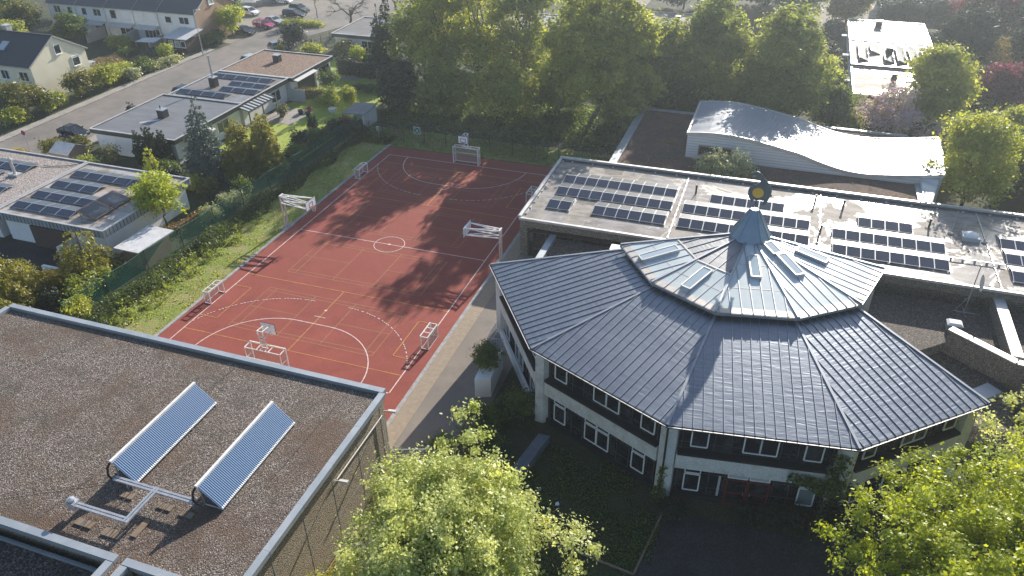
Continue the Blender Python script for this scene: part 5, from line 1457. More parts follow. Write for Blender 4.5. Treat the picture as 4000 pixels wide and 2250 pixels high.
for (xa, ya), (xb, yb) in zip(pts, pts[1:]):
    for zz in (.1, 1.05): s.bar((xa, ya, zz), (xb, yb, zz), .05)
    n_ = int(math.dist((xa, ya), (xb, yb)) / .14)
    for k in range(n_ + 1): s.bar((xa + (xb - xa) * k / n_, ya + (yb - ya) * k / n_, .1), (xa + (xb - xa) * k / n_, ya + (yb - ya) * k / n_, 1.05), .02)
s.build('railing', M['rack'], t)
s = MB(); s.box(15.0, -12.6, 0, 17.5, -8.9, .12); s.build('landing', M['concrete'], t)
s = MB(); s.hexa([(16.2, -18.4, 0), (17.3, -18.0, 0), (17.0, -14.6, 0), (15.9, -14.8, 0)], [(16.2, -18.4, 1.75), (17.3, -18.0, 1.75), (17.0, -14.6, 1.75), (15.9, -14.8, 1.75)])
single('planter_wall', s, M['white'], 'white concrete planter wall under the hanging shrub', 'wall', (16.6, -16.4, 0))
s = MB(); s.hexa([(21.9, -21.1, 0), (22.7, -21.1, 0), (21.9, -25.2, 0), (21.1, -25.2, 0)][::-1], [(21.9, -21.1, .6), (22.7, -21.1, .6), (21.9, -25.2, .6), (21.1, -25.2, .6)][::-1])
single('low_wall', s, M['slate'], 'low metal capped wall running from the pavilion corner column', 'wall', (22, -23, 0))
s = MB(); s.bar((31.0, -24.6, .06), (30.2, -29.7, .06), .12, .1); s.bar((30.2, -29.7, .06), (26.5, -29.2, .06), .12, .1); single('edging', s, M['slab'], 'worn stone edging at the corner of the shaded lawn', 'edging', (30.4, -28, 0))
for i, (px, py, lb) in enumerate(((24.6, -26.3, 'crumpled white paper scrap on the shaded lawn, bigger one'), (26.0, -27.3, 'small white scrap on the shaded lawn beside the edging side'), (23.2, -25.5, 'tiny white scrap on the shaded lawn nearest the leafy tree'))):
    s = MB(); s.face([(px, py, .05), (px + .25, py + .05, .09), (px + .2, py + .22, .05), (px - .03, py + .16, .1)]); s.face([(px - .03, py + .16, .1), (px + .2, py + .22, .05), (px + .1, py + .3, .12)]); single('paper_scrap', s, M['signwhite'], lb, 'litter', (px, py, .05), 'paper scraps on the shaded lawn')

# ------------------------------------------------------------------ cars
CARS = {}
def make_car(kind, paint):
    """local: length along +x (front), origin on the ground"""
    t = thing('parked_car', 'x', 'car')
    L_, W_ = (4.3, 1.78) if kind != 'wagon' else (4.65, 1.8)
    hb = .92 if kind != 'suv' else 1.05
    hr = {'hatch': 1.46, 'wagon': 1.45, 'coupe': 1.34, 'sedan': 1.42, 'suv': 1.66}[kind]
    x0, x1 = -L_ / 2, L_ / 2
    low = [(x0, .32), (x0 + .02, .62), (x0 + .06, hb - .02), (x0 + .5, hb + .02), (x1 - 1.35, hb), (x1 - .45, hb - .16), (x1 - .08, hb - .30), (x1, .52), (x1 - .04, .28)]
    s = MB()
    def inset(x): return 0.0 if abs(x) < L_ / 2 - .7 else (abs(x) - (L_ / 2 - .7)) / .7 * .16
    ry = [(x, W_ / 2 - inset(x), z) for x, z in low]
    for (xa, ya, za), (xb, yb, zb) in zip(ry, ry[1:]):
        s.face([(xa, -ya * (.97 if za > .8 else 1), za), (xa, ya * (.97 if za > .8 else 1), za), (xb, yb * (.97 if zb > .8 else 1), zb), (xb, -yb * (.97 if zb > .8 else 1), zb)])
    for sg in (-1, 1):
        top = [(x, sg * y * (.97 if z > .8 else 1), z) for x, y, z in ry]
        s.face(top if sg < 0 else top[::-1])
    s.face([(x0, -W_ / 2 + .16, .32), (x1 - .04, -W_ / 2 + .16, .28), (x1 - .04, W_ / 2 - .16, .28), (x0, W_ / 2 - .16, .32)])
    # roof
    rear_top = {'hatch': x0 + .55, 'wagon': x0 + .35, 'coupe': x0 + 1.25, 'sedan': x0 + 1.15, 'suv': x0 + .4}[kind]
    rear_bot = {'hatch': x0 + .12, 'wagon': x0 + .1, 'coupe': x0 + .5, 'sedan': x0 + .6, 'suv': x0 + .1}[kind]
    fr_top, fr_bot = x1 - 2.05, x1 - 1.25
    yw, yr = W_ / 2 - .06, W_ / 2 - .26
    s.hexa([(rear_top - .05, -yr - .02, hr - .05), (fr_top + .05, -yr - .02, hr - .05), (fr_top + .05, yr + .02, hr - .05), (rear_top - .05, yr + .02, hr - .05)],
           [(rear_top + .12, -yr + .1, hr), (fr_top - .12, -yr + .1, hr), (fr_top - .12, yr - .1, hr), (rear_top + .12, yr - .1, hr)])
    for sg in (-1, 1):
        for xa, xb in ((rear_bot, rear_top), (fr_bot, fr_top), ((rear_top + fr_top) / 2 - .1, (rear_top + fr_top) / 2 - .15)):
            s.bar((xa, sg * yw, hb), (xb, sg * yr, hr - .03), .07)
        s.box(fr_bot - .25, sg * (W_ / 2 + .0), hb + .05, fr_bot - .1, sg * (W_ / 2 + .17), hb + .18)
    s.build('body', paint, t)
    s = MB(); e = .015
    s.hexa([(rear_bot, -yw + e, hb), (fr_bot, -yw + e, hb - .01), (fr_bot, yw - e, hb - .01), (rear_bot, yw - e, hb)], [(rear_top, -yr + e, hr - .045), (fr_top, -yr + e, hr - .045), (fr_top, yr - e, hr - .045), (rear_top, yr - e, hr - .045)])
    s.build('windows', M['glass'], t)
    for x in (x0 + .8, x1 - .85):
        for sg in (-1, 1):
            s = MB(); s.tube((x, sg * (W_ / 2 - .2), .32), (x, sg * (W_ / 2 + .01), .32), .32, n=14); wh_ = s.build('wheel', M['black'], t)
            s = MB(); s.tube((x, sg * (W_ / 2 + .0), .32), (x, sg * (W_ / 2 + .025), .32), .2, n=10); s.build('rim', M['metal'], wh_)
    for sg in (-1, 1):
        s = MB(); s.bar((x1 - .22, sg * (W_ / 2 - .34), hb - .3), (x1 - .06, sg * (W_ / 2 - .42), hb - .32), .26, .14); s.build('headlight', M['glasspale'], t)
        s = MB(); s.box(x0 - .01, sg * (W_ / 2 - .36), hb - .22, x0 + .1, sg * (W_ / 2 - .14), hb - .05); s.build('tail_light', M['signred'], t)
    s = MB(); s.box(x1 - .05, -.26, .4, x1 + .02, .26, .52); s.build('number_plate', M['signwhite'], t)
    return t
def paint(name, c, metal=.3): return mat(name, c, .25, metal=metal, spec=.6)
PW = paint('car_paint_white', (.72, .73, .74), 0); PM = paint('car_paint_magenta', (.42, .03, .13)); PS = paint('car_paint_silver', (.55, .55, .56), .5); PB = paint('car_paint_black', (.02, .025, .04)); PG = paint('car_paint_olive_grey', (.10, .12, .11))
def car(kind, pt, x, y, head, label, z=.03):
    t = make_car(kind, pt); t.location = (x, y, z); t.rotation_euler = (0, 0, R(head)); tag(t, label, 'car', 'parked cars')
car('hatch', PW, -68.3, 74.9, -9, 'white hatchback beside the low wall in the car park')
car('hatch', PM, -59.9, 67.2, -9, 'magenta hatchback in the car park row')
car('coupe', PS, -59.7, 70.2, -12, 'silver coupe parked beside the magenta hatchback')
car('wagon', PB, -58.8, 75.9, -4, 'black estate car with bright rims in the car park')
car('suv', PG, -59.8, 79.4, -12, 'olive grey off-roader behind the black estate car')
car('hatch', PW, -67.9, 85.6, 4, 'white car cut by the top edge of the picture')
car('sedan', PB, -60.6, 62.2, -14, 'black car half hidden behind the yellow round tree')
car('hatch', PS, -48.6, 55.6, 60, 'pale car behind the big dark street bush')
car('sedan', PB, -51.8, 12.9, -5, 'black saloon parked across the drive beside the white bungalow', .1)
car('sedan', PB, -48.9, 21.4, 88, 'dark car roof behind the plain grey felt roof', .1)
car('hatch', PB, -48.6, 31.0, 88, 'dark car roof behind the puddled roof with the steel flue', .1)
car('hatch', PS, -48.4, 47.3, 80, 'pale car roof behind the brown gravel roof', .1)
car('hatch', PW, 41.2, 95.5, -70, 'white car in the shade at the end of the bright drive')
car('hatch', PB, 6.0, 89.6, 20, 'dark car at the corner of the white flat roof')
car('sedan', PG, 24.6, 93.4, 0, 'dark car glimpsed between the round trees')
# ------------------------------------------------------------------ vegetation
def leafmat(name, ca, cb, trans=.5, warm=1.25):
    m = bpy.data.materials.new(name); m.use_nodes = True
    nt = m.node_tree; N = nt.nodes; L = nt.links
    N.remove(N['Principled BSDF']); out = N['Material Output']
    at = N.new('ShaderNodeAttribute'); at.attribute_name = 'tint'
    x = N.new('ShaderNodeMix'); x.data_type = 'RGBA'; L.new(at.outputs['Fac'], x.inputs['Factor'])
    x.inputs['A'].default_value = (*ca, 1); x.inputs['B'].default_value = (*cb, 1)
    d = N.new('ShaderNodeBsdfDiffuse'); t = N.new('ShaderNodeBsdfTranslucent')
    w = N.new('ShaderNodeMix'); w.data_type = 'RGBA'; w.blend_type = 'MULTIPLY'; w.inputs['Factor'].default_value = 1
    L.new(x.outputs['Result'], w.inputs['A']); w.inputs['B'].default_value = (warm * 1.05, warm, warm * (.72 if name == 'leaf_pale_spring' else .55 if 'lilac' not in name and 'purple' not in name else .9), 1)
    L.new(x.outputs['Result'], d.inputs['Color']); L.new(w.outputs['Result'], t.inputs['Color'])
    g = N.new('ShaderNodeBsdfGlossy'); g.inputs['Roughness'].default_value = .45; g.inputs['Color'].default_value = (1, 1, 1, 1)
    a = N.new('ShaderNodeMixShader'); a.inputs[0].default_value = trans; L.new(d.outputs[0], a.inputs[1]); L.new(t.outputs[0], a.inputs[2])
    b = N.new('ShaderNodeMixShader'); b.inputs[0].default_value = .03; L.new(a.outputs[0], b.inputs[1]); L.new(g.outputs[0], b.inputs[2])
    L.new(b.outputs[0], out.inputs['Surface'])
    return m


LF = {
    'spring': leafmat('leaf_pale_spring', (.26, .34, .055), (.72, .74, .34), .57),
    'lime': leafmat('leaf_lime', (.22, .30, .018), (.53, .57, .055), .6),
    'fresh': leafmat('leaf_fresh_green', (.20, .26, .030), (.54, .55, .09), .64),
    'mid': leafmat('leaf_mid_green', (.135, .20, .034), (.40, .43, .095), .64),
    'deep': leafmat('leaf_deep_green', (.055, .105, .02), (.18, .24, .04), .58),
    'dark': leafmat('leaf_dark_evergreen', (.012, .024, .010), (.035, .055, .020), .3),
    'olive': leafmat('leaf_olive', (.09, .11, .02), (.26, .245, .04), .5),
    'bramble': leafmat('leaf_bramble', (.035, .07, .016), (.125, .17, .03), .5),
    'golden': leafmat('leaf_golden_thuja', (.12, .135, .02), (.34, .31, .055), .55),
    'blue': leafmat('leaf_blue_spruce', (.045, .075, .08), (.13, .175, .18), .35),
    'purple': leafmat('leaf_purple', (.10, .014, .030), (.26, .045, .085), .55, 1.2),
    'lilac': leafmat('blossom_lilac', (.42, .30, .40), (.72, .56, .68), .5, 1.1),
    'yellow': leafmat('leaf_yellow', (.30, .24, .02), (.58, .42, .03), .5),
    'gold': leafmat('leaf_gold_conifer', (.22, .17, .04), (.42, .32, .08), .4),
    'grey': leafmat('leaf_grey_green', (.24, .27, .12), (.54, .56, .36), .5),
    'rust': leafmat('leaf_rust_hedge', (.16, .09, .015), (.30, .19, .03), .4),
    'red': leafmat('leaf_red', (.12, .018, .018), (.26, .05, .035), .45, 1.1),
    'dry': leafmat('dry_grass_blades', (.22, .17, .10), (.42, .33, .21), .35, 1.0),
    'pear': leafmat('leaf_greyish_spring', (.10, .12, .035), (.28, .28, .13), .5),
}


def unit(n, g):
    v = g.normal(size=(n, 3)); return v / np.linalg.norm(v, axis=1, keepdims=True)


def leaf_mesh(name, pts, nb, size, tint, matr, parent, g, aspect=.62, label=None, fold=.0):
    """one small diamond leaf per point, facing loosely along nb"""
    n = len(pts)
    o = wloc(parent) if parent is not None else Vector((0, 0, 0))
    pts = pts - np.array(o)
    nr = nb + unit(n, g) * .9
    nr /= np.linalg.norm(nr, axis=1, keepdims=True) + 1e-9
    t = np.cross(nr, unit(n, g)); t /= np.linalg.norm(t, axis=1, keepdims=True) + 1e-9
    b = np.cross(nr, t)
    s = (size * np.clip(g.lognormal(-.06, .34, n), .4, 1.9))[:, None]
    t = t * s * .5; b = b * s * .5 * aspect
    v = np.empty((n, 4, 3), dtype=np.float32)
    v[:, 0] = pts - t; v[:, 1] = pts + b + t * .15; v[:, 2] = pts + t; v[:, 3] = pts - b + t * .15
    me = bpy.data.meshes.new(name)
    me.vertices.add(4 * n); me.vertices.foreach_set('co', v.ravel())
    me.loops.add(4 * n); me.loops.foreach_set('vertex_index', np.arange(4 * n, dtype=np.int32))
    me.polygons.add(n); me.polygons.foreach_set('loop_start', np.arange(0, 4 * n, 4, dtype=np.int32)); me.polygons.foreach_set('loop_total', np.full(n, 4, dtype=np.int32))
    at = me.attributes.new('tint', 'FLOAT', 'FACE'); at.data.foreach_set('value', np.clip(tint, 0, 1).astype(np.float32))
    me.update(calc_edges=True)
    ob = link_mesh(name, me, matr, parent)
    return ob


def limb(b, p, q, r0, r1, g, seg=3, wob=.06, n=6):
    p = np.array(p, float); q = np.array(q, float); L_ = np.linalg.norm(q - p); last = p; rl = r0
    for i in range(1, seg + 1):
        f = i / seg; c = p + (q - p) * f
        if i < seg: c = c + g.normal(size=3) * L_ * wob
        r = r0 + (r1 - r0) * f
        b.tube(last, c, rl, r, n); last = c; rl = r
    return last


def cloud(lumps, n_clump, per, sig, g, outward=None, up=.35, shell=(.5, 1.22), keep=None):
    """leaf points in clumps on the skins of overlapping lumps; returns points, normals, tint, clump centres"""
    lumps = np.array(lumps, float)
    w = (lumps[:, 3] * lumps[:, 4] + lumps[:, 3] * lumps[:, 5]); w /= w.sum()
    idx = g.choice(len(lumps), n_clump, p=w)
    d = unit(n_clump, g); d[:, 2] = np.where(d[:, 2] < -.35, -d[:, 2], d[:, 2])
    rad = g.uniform(shell[0], shell[1], n_clump)[:, None]
    c = lumps[idx, :3] + d * lumps[idx, 3:6] * rad
    m = np.clip(g.normal(1, .35, n_clump), .35, 2)
    rep = np.maximum(2, (per * m)).astype(int)
    ci = np.repeat(np.arange(n_clump), rep)
    sg = sig * np.clip(g.normal(1, .25, n_clump), .5, 1.6)
    pts = c[ci] + g.normal(size=(len(ci), 3)) * sg[ci][:, None] * np.array([1, 1, .75])
    nb = d[ci] * .7 + np.array([0, 0, up + .3])
    tint = g.uniform(0, .4, len(lumps))[idx][ci] + g.uniform(0, .35, n_clump)[ci] + g.uniform(-.05, .4, len(ci))
    return pts, nb, tint, c, idx


def tree(name, label, cat, x, y, h, rx, ry, z0, lf, n_clump=260, per=40, size=.30, sig=.42, seed=1, lumps_n=14, trunk=.25, bark='bark', group='trees', lean=(0, 0), fill=.55, stems=1, extra=None, lump_r=(.34, .52), twigs=2, lf2=None, skirt=0):
    g = np.random.default_rng(seed)
    t = thing(name, label, cat, (x, y, 0), group)
    cz = (z0 + h) / 2; rz = (h - z0) / 2; C_ = np.array([x + lean[0], y + lean[1], cz])
    L_ = []
    for k in range(lumps_n):
        d = unit(1, g)[0]; f = fill * g.uniform(.75, 1.15)
        r = g.uniform(*lump_r)
        c = C_ + d * np.array([rx, ry, rz]) * f
        L_.append((*c, rx * r, ry * r, max(rz * r * .9, rx * r * .6)))
    L_.append((*C_, rx * .6, ry * .6, rz * .6))
    for k in range(skirt):
        a = (k + g.uniform(-.25, .25)) * 6.283 / skirt; f = g.uniform(.5, .68)
        L_.append((C_[0] + math.cos(a) * rx * f, C_[1] + math.sin(a) * ry * f, z0 + rz * g.uniform(.3, .62), rx * .42, ry * .42, rz * .40))
    L_.append((C_[0], C_[1], h - rz * .34, rx * .5, ry * .5, rz * .34))
    for e in (extra or []): L_.append(e)
    pts, nb, tint, cc, ci = cloud(L_, n_clump, per, sig, g)
    ok = pts[:, 2] > .15
    pts, nb, tint = pts[ok], nb[ok], tint[ok]
    if lf2:
        k = g.random(len(pts)) < lf2[1]
        leaf_mesh('blossom', pts[k], nb[k], size, tint[k], LF[lf2[0]], t, g); pts, nb, tint = pts[~k], nb[~k], tint[~k]
    leaf_mesh('crown', pts, nb, size, tint, LF[lf], t, g)
    b = MB()
    for s_ in range(stems):
        bx, by = x + (g.normal() * .3 if stems > 1 else 0), y + (g.normal() * .3 if stems > 1 else 0)
        top = C_ + np.array([g.normal() * rx * .15, g.normal() * ry * .15, rz * .35])
        limb(b, (bx, by, -.1), (bx + (top[0] - bx) * .5, by + (top[1] - by) * .5, z0 + .15 * rz), trunk / math.sqrt(stems), trunk * .7 / math.sqrt(stems), g, 4, .02, 8)
        limb(b, (bx + (top[0] - bx) * .5, by + (top[1] - by) * .5, z0 + .15 * rz), top, trunk * .7 / math.sqrt(stems), trunk * .15, g, 5, .04, 7)
    mid = np.array([x + lean[0] * .5, y + lean[1] * .5, z0 + .1 * rz]); top = C_ + np.array([0, 0, rz * .3])
    for k, l in enumerate(L_):
        f = np.clip((l[2] - z0) / (h - z0) - .25, 0, .8)
        s0 = mid + (top - mid) * f
        limb(b, s0, l[:3], trunk * .36, trunk * .10, g, 4, .06, 5)
        sel = np.where(ci == k)[0][:twigs]
        for q in sel: limb(b, l[:3], cc[q], trunk * .10, trunk * .03, g, 3, .08, 4)
    b.build('trunk', M[bark], t)
    return t


def bush(name, label, cat, x, y, h, rx, ry, lf, n_clump=70, per=34, size=.2, sig=.22, seed=1, group=None, lumps_n=6, ang=0, base=0.0, up=.4):
    g = np.random.default_rng(seed)
    t = thing(name, label, cat, (x, y, base), group)
    L_ = []
    for k in range(lumps_n):
        a = g.uniform(0, 6.28); f = g.uniform(.15, .6)
        L_.append((x + math.cos(a) * rx * f, y + math.sin(a) * ry * f, base + h * g.uniform(.35, .62), rx * g.uniform(.38, .55), ry * g.uniform(.38, .55), h * g.uniform(.3, .42)))
    L_.append((x, y, base + h * .45, rx * .7, ry * .7, h * .5))
    pts, nb, tint, cc, ci = cloud(L_, n_clump, per, sig, g, up=up)
    if ang:
        c, s = math.cos(R(ang)), math.sin(R(ang)); dx, dy = pts[:, 0] - x, pts[:, 1] - y
        pts[:, 0], pts[:, 1] = x + dx * c - dy * s, y + dx * s + dy * c
    ok = pts[:, 2] > base + .03; pts, nb, tint = pts[ok], nb[ok], tint[ok]
    leaf_mesh('foliage', pts, nb, size, tint, LF[lf], t, g)
    b = MB()
    for k in range(min(7, lumps_n)):
        limb(b, (x + g.normal() * rx * .1, y + g.normal() * ry * .1, base - .05), L_[k][:3], .04, .012, g, 3, .06, 5)
    b.build('stem', M['bark'], t)
    return t


def conifer(name, label, cat, x, y, h, r, lf, n_br=150, per=46, size=.22, seed=1, z0=.3, droop=.25, sig=.10, power=.9, trunk=.16, group='conifers', tip=.5, lean=(0, 0), aspect=.45, trim=None):
    g = np.random.default_rng(seed)
    t = thing(name, label, cat, (x, y, 0), group)
    zf = np.sort(1 - np.sqrt(g.uniform(0, 1, n_br) * .98 + .0)); zi = z0 + (h - z0) * zf
    an = np.arange(n_br) * 2.39996 + g.normal(size=n_br) * .25
    rr = r * (1 - zf) ** power * np.clip(g.normal(1, .14, n_br), .6, 1.35) + .12
    rep = np.maximum(6, per * rr / r * 1.6).astype(int); ci = np.repeat(np.arange(n_br), rep)
    s = np.sqrt(g.uniform(.03, 1, len(ci)))
    wdt = .16 * rr[ci] * (1 - .5 * s)
    sd = g.normal(size=len(ci)) * wdt
    ca, sa = np.cos(an[ci]), np.sin(an[ci])
    R_ = s * rr[ci]
    px = x + lean[0] * zf[ci] + ca * R_ - sa * sd; py = y + lean[1] * zf[ci] + sa * R_ + ca * sd
    pz = zi[ci] - droop * rr[ci] * s ** 2 + .12 * rr[ci] * (1 - s) + g.normal(size=len(ci)) * sig - np.abs(sd) * .2
    pts = np.stack([px, py, pz], 1)
    nb = np.stack([ca * .5, sa * .5, np.full(len(ci), .7)], 1)
    tint = g.uniform(0, .4, n_br)[ci] + .35 * s + g.uniform(-.1, .35, len(ci))
    ok = pts[:, 2] > .05
    leaf_mesh('foliage', pts[ok], nb[ok], size, tint[ok], LF[lf], t, g, aspect)
    b = MB(); b.tube((x, y, -.1), (x + lean[0] * .5, y + lean[1] * .5, h * .5), trunk, trunk * .55, 7); b.tube((x + lean[0] * .5, y + lean[1] * .5, h * .5), (x + lean[0], y + lean[1], h * .97), trunk * .55, .02, 6)
    for k in range(0, n_br, 3):
        p = (x + lean[0] * zf[k], y + lean[1] * zf[k], zi[k]); q = (p[0] + math.cos(an[k]) * rr[k] * .75, p[1] + math.sin(an[k]) * rr[k] * .75, zi[k] - droop * rr[k] * .5)
        b.tube(p, q, .025, .008, 4)
    b.build('trunk', M['bark'], t)
    return t


def hedge(name, label, cat, pts2, w, h, lf, dens=55, size=.17, seed=1, group='hedges', rough=.12):
    """clipped hedge along a polyline"""
    g = np.random.default_rng(seed); P = np.array(pts2, float)
    t = thing(name, label, cat, (P[0][0], P[0][1], 0), group)
    allp, alln = [], []
    for a, c in zip(P, P[1:]):
        L_ = np.linalg.norm(c - a); n = int(dens * (L_ * (2 * h + w)))
        d = (c - a) / L_; nn = np.array([-d[1], d[0]])
        s = g.uniform(-.02, 1.02, n) * L_; pick = g.random(n) * (2 * h + w)
        side = np.where(pick < h, -1, np.where(pick < 2 * h, 1, 0))
        off = np.where(side == 0, g.uniform(-w / 2, w / 2, n), side * w / 2) + g.normal(size=n) * rough * .6
        z = np.where(side == 0, h, g.uniform(0.02, h, n)) + g.normal(size=n) * rough * .6 + np.sin(s * 1.7 + seed) * rough * .7
        xy = a + d * s[:, None] + nn * off[:, None]
        allp.append(np.column_stack([xy, z])); alln.append(np.column_stack([nn[0] * side, nn[1] * side, np.where(side == 0, 1.0, .25)]))
    p = np.vstack(allp); nb = np.vstack(alln); ok = p[:, 2] > .02
    leaf_mesh('foliage', p[ok], nb[ok], size, g.uniform(0, 1, ok.sum()), LF[lf], t, g)
    b = MB()
    for a, c in zip(P, P[1:]): b.bar((*a, h * .45), (*c, h * .45), w * .6, h * .8)
    b.build('inner_twigs', M['bark'], t)
    return t


def patch(name, xy_fn, n, h_fn, lf, size, seed, per=1, label=None, sig=.1, upright=False, kind='stuff'):
    """uncountable ground growth: one object"""
    g = np.random.default_rng(seed); xy = xy_fn(g, n)
    hh = h_fn(xy[:, 0], xy[:, 1], g)
    ok = hh > .05; xy = xy[ok]; hh = hh[ok]
    z = hh * np.sqrt(g.uniform(.02, 1, len(hh)))
    pts = np.column_stack([xy, z]); nb = np.tile([0, 0, .9], (len(pts), 1))
    if upright: nb = np.tile([.6, -.6, .1], (len(pts), 1))
    tint = .5 * z / np.maximum(hh, .1) * .6 + g.uniform(0, .6, len(pts))
    o = leaf_mesh(name, pts, nb, size, tint, LF[lf], None, g, .5)
    o['kind'] = kind
    if label: o['label'] = label
    return o


def wob(x, y, sc, ph=0): return np.sin(x * sc + ph) * np.cos(y * sc * 1.3 + ph * 2) + .5 * np.sin(x * sc * 2.3 + y * sc * 1.7 + ph * 3)

# ---- foreground trees
tree('blossoming_tree', 'pale spring tree with creamy new leaves in front of the hall wall', 'tree', 21.2, -35.4, 9.4, 5.8, 5.8, 1.8, 'spring', 900, 120, .165, .27, seed=11, lumps_n=26, trunk=.32,
     extra=[(20.8, -31.0, 7.8, 1.3, 1.5, 1.2), (20.3, -29.4, 8.5, .6, 1.0, .7), (21.8, -32.4, 7.4, 2.0, 1.6, 1.5), (26.6, -33.2, 5.2, 1.9, 1.4, 1.4), (17.6, -36.4, 4.6, 1.8, 1.8, 1.6)], twigs=8)
tree('lime_tree', 'bright lime green tree filling the corner in front of the pavilion', 'tree', 49.6, -28.6, 9.2, 9.2, 7.2, 2.0, 'lime', 880, 125, .185, .29, seed=12, lumps_n=30, trunk=.42,
     extra=[(41.2, -27.8, 5.0, 1.7, 1.6, 1.2), (43.2, -24.0, 6.6, 1.6, 1.3, 1.0), (44.5, -30.5, 6.5, 3, 3, 2), (49, -23.5, 8.0, 3, 2.4, 2), (51.5, -20.5, 8.6, 2.6, 2.2, 2), (45.5, -23.2, 7.2, 1.6, 1.3, 1.2)], twigs=6)
tree('whitebeam_tree', 'pale blossoming tree at the picture edge behind the lime green tree', 'tree', 52.6, -19.4, 10.6, 6.0, 5.0, 2.0, 'spring', 500, 95, .175, .28, seed=13, lumps_n=16, trunk=.22, twigs=4)
# ---- around the pavilion
bush('hanging_shrub', 'round dark shrub hanging over the white planter wall', 'shrub', 16.3, -16.3, 1.7, 1.5, 1.7, 'deep', 130, 34, .14, .16, 21, 'shrubs by the pavilion', base=1.3)
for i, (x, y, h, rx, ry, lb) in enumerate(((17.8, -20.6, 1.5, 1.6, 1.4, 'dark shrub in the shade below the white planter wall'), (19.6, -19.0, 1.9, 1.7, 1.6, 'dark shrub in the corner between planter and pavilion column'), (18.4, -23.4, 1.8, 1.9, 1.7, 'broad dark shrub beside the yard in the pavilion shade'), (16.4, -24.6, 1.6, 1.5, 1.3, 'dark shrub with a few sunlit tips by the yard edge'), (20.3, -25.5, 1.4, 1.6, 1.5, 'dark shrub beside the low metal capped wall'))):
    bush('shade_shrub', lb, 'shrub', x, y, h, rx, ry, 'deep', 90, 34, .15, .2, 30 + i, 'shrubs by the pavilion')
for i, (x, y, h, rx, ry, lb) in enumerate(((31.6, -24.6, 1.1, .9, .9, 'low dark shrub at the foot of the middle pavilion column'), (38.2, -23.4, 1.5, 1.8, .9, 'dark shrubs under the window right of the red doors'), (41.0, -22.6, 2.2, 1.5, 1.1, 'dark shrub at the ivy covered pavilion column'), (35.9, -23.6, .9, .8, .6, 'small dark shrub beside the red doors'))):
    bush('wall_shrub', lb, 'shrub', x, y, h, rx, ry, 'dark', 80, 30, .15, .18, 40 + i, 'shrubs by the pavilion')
# ivy on the pavilion column and spandrel
def ivy(label, segs, seed, lf='deep'):
    g = np.random.default_rng(seed); P = []; Nn = []
    for (p, q, w, n_, nrm) in segs:
        p = np.array(p); q = np.array(q); s = g.uniform(0, 1, n_); d = q - p; side = np.cross(d / np.linalg.norm(d), nrm)
        P.append(p + d * s[:, None] + side * (g.normal(size=n_) * w)[:, None] + np.array(nrm) * g.uniform(.02, .14, n_)[:, None]); Nn.append(np.tile(nrm, (n_, 1)))
    P = np.vstack(P); Nn = np.vstack(Nn)
    o = leaf_mesh('ivy', P, Nn, .16, g.uniform(0, 1, len(P)), LF[lf], None, g, .8)
    tag(o, label, 'climbing plant')
    return o
cD = FC[3]; nD = (FC[3] - FC[2]).normalized(); nD = np.array((nD.y, -nD.x, 0)); uD = np.array((FC[3] - FC[2]).normalized())
cd = np.array(cD) + nD * .62
ivy('ivy climbing the pavilion column and spreading over the white spandrel', [(cd + [-.3, 0, 0], cd + [-.45, 0, 5.6], .28, 900, nD), (cd - uD * .4 + [0, 0, 3.2], cd - uD * 3.0 + [0, 0, 3.4], .2, 420, nD), (cd - uD * .8 + [0, 0, 2.6], cd - uD * 2.2 + [0, 0, 3.3], .2, 260, nD), (cd + [0, 0, 2.2], cd + [0.1, .1, 3.6], .35, 300, nD)], 5)
cC = FC[2]; oC = np.array((cC - PC)) * np.array([1, 1, 0]); oC /= np.linalg.norm(oC)
ivy('thin ivy around the downpipe of the middle pavilion column', [(np.array(cC) + oC * .72, np.array(cC) + oC * .72 + [0, 0, 3.0], .10, 260, oC), (np.array(cC) + oC * .9, np.array(cC) + oC * .8 + [0, 0, 1.3], .22, 320, oC)], 6)
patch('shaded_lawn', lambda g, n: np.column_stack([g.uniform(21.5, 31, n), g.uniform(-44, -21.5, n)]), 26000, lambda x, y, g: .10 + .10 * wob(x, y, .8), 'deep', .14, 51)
patch('weeds', lambda g, n: np.column_stack([g.uniform(13.7, 15.2, n), g.uniform(-46, -27, n)]), 5200, lambda x, y, g: np.maximum(0, (.55 * wob(x, y, .55, 1.0) + .25) * (1 - (x - 13.7) / 1.6)) * 1.6, 'fresh', .14, 52)
for i, (y, h, lb) in enumerate(((-37.6, 3.2, 'slender climbing shrub against the hall wall under the lamp'), (-41.2, 2.6, 'young shrub with fresh tips against the hall wall near the picture bottom'), (-44.2, 3.0, 'leafy shrub at the hall wall, lowest in the picture'))):
    bush('wall_climber', lb, 'shrub', 14.5, y, h, .8, 1.2, 'fresh', 46, 26, .17, .2, 60 + i, 'shrubs along the hall wall')
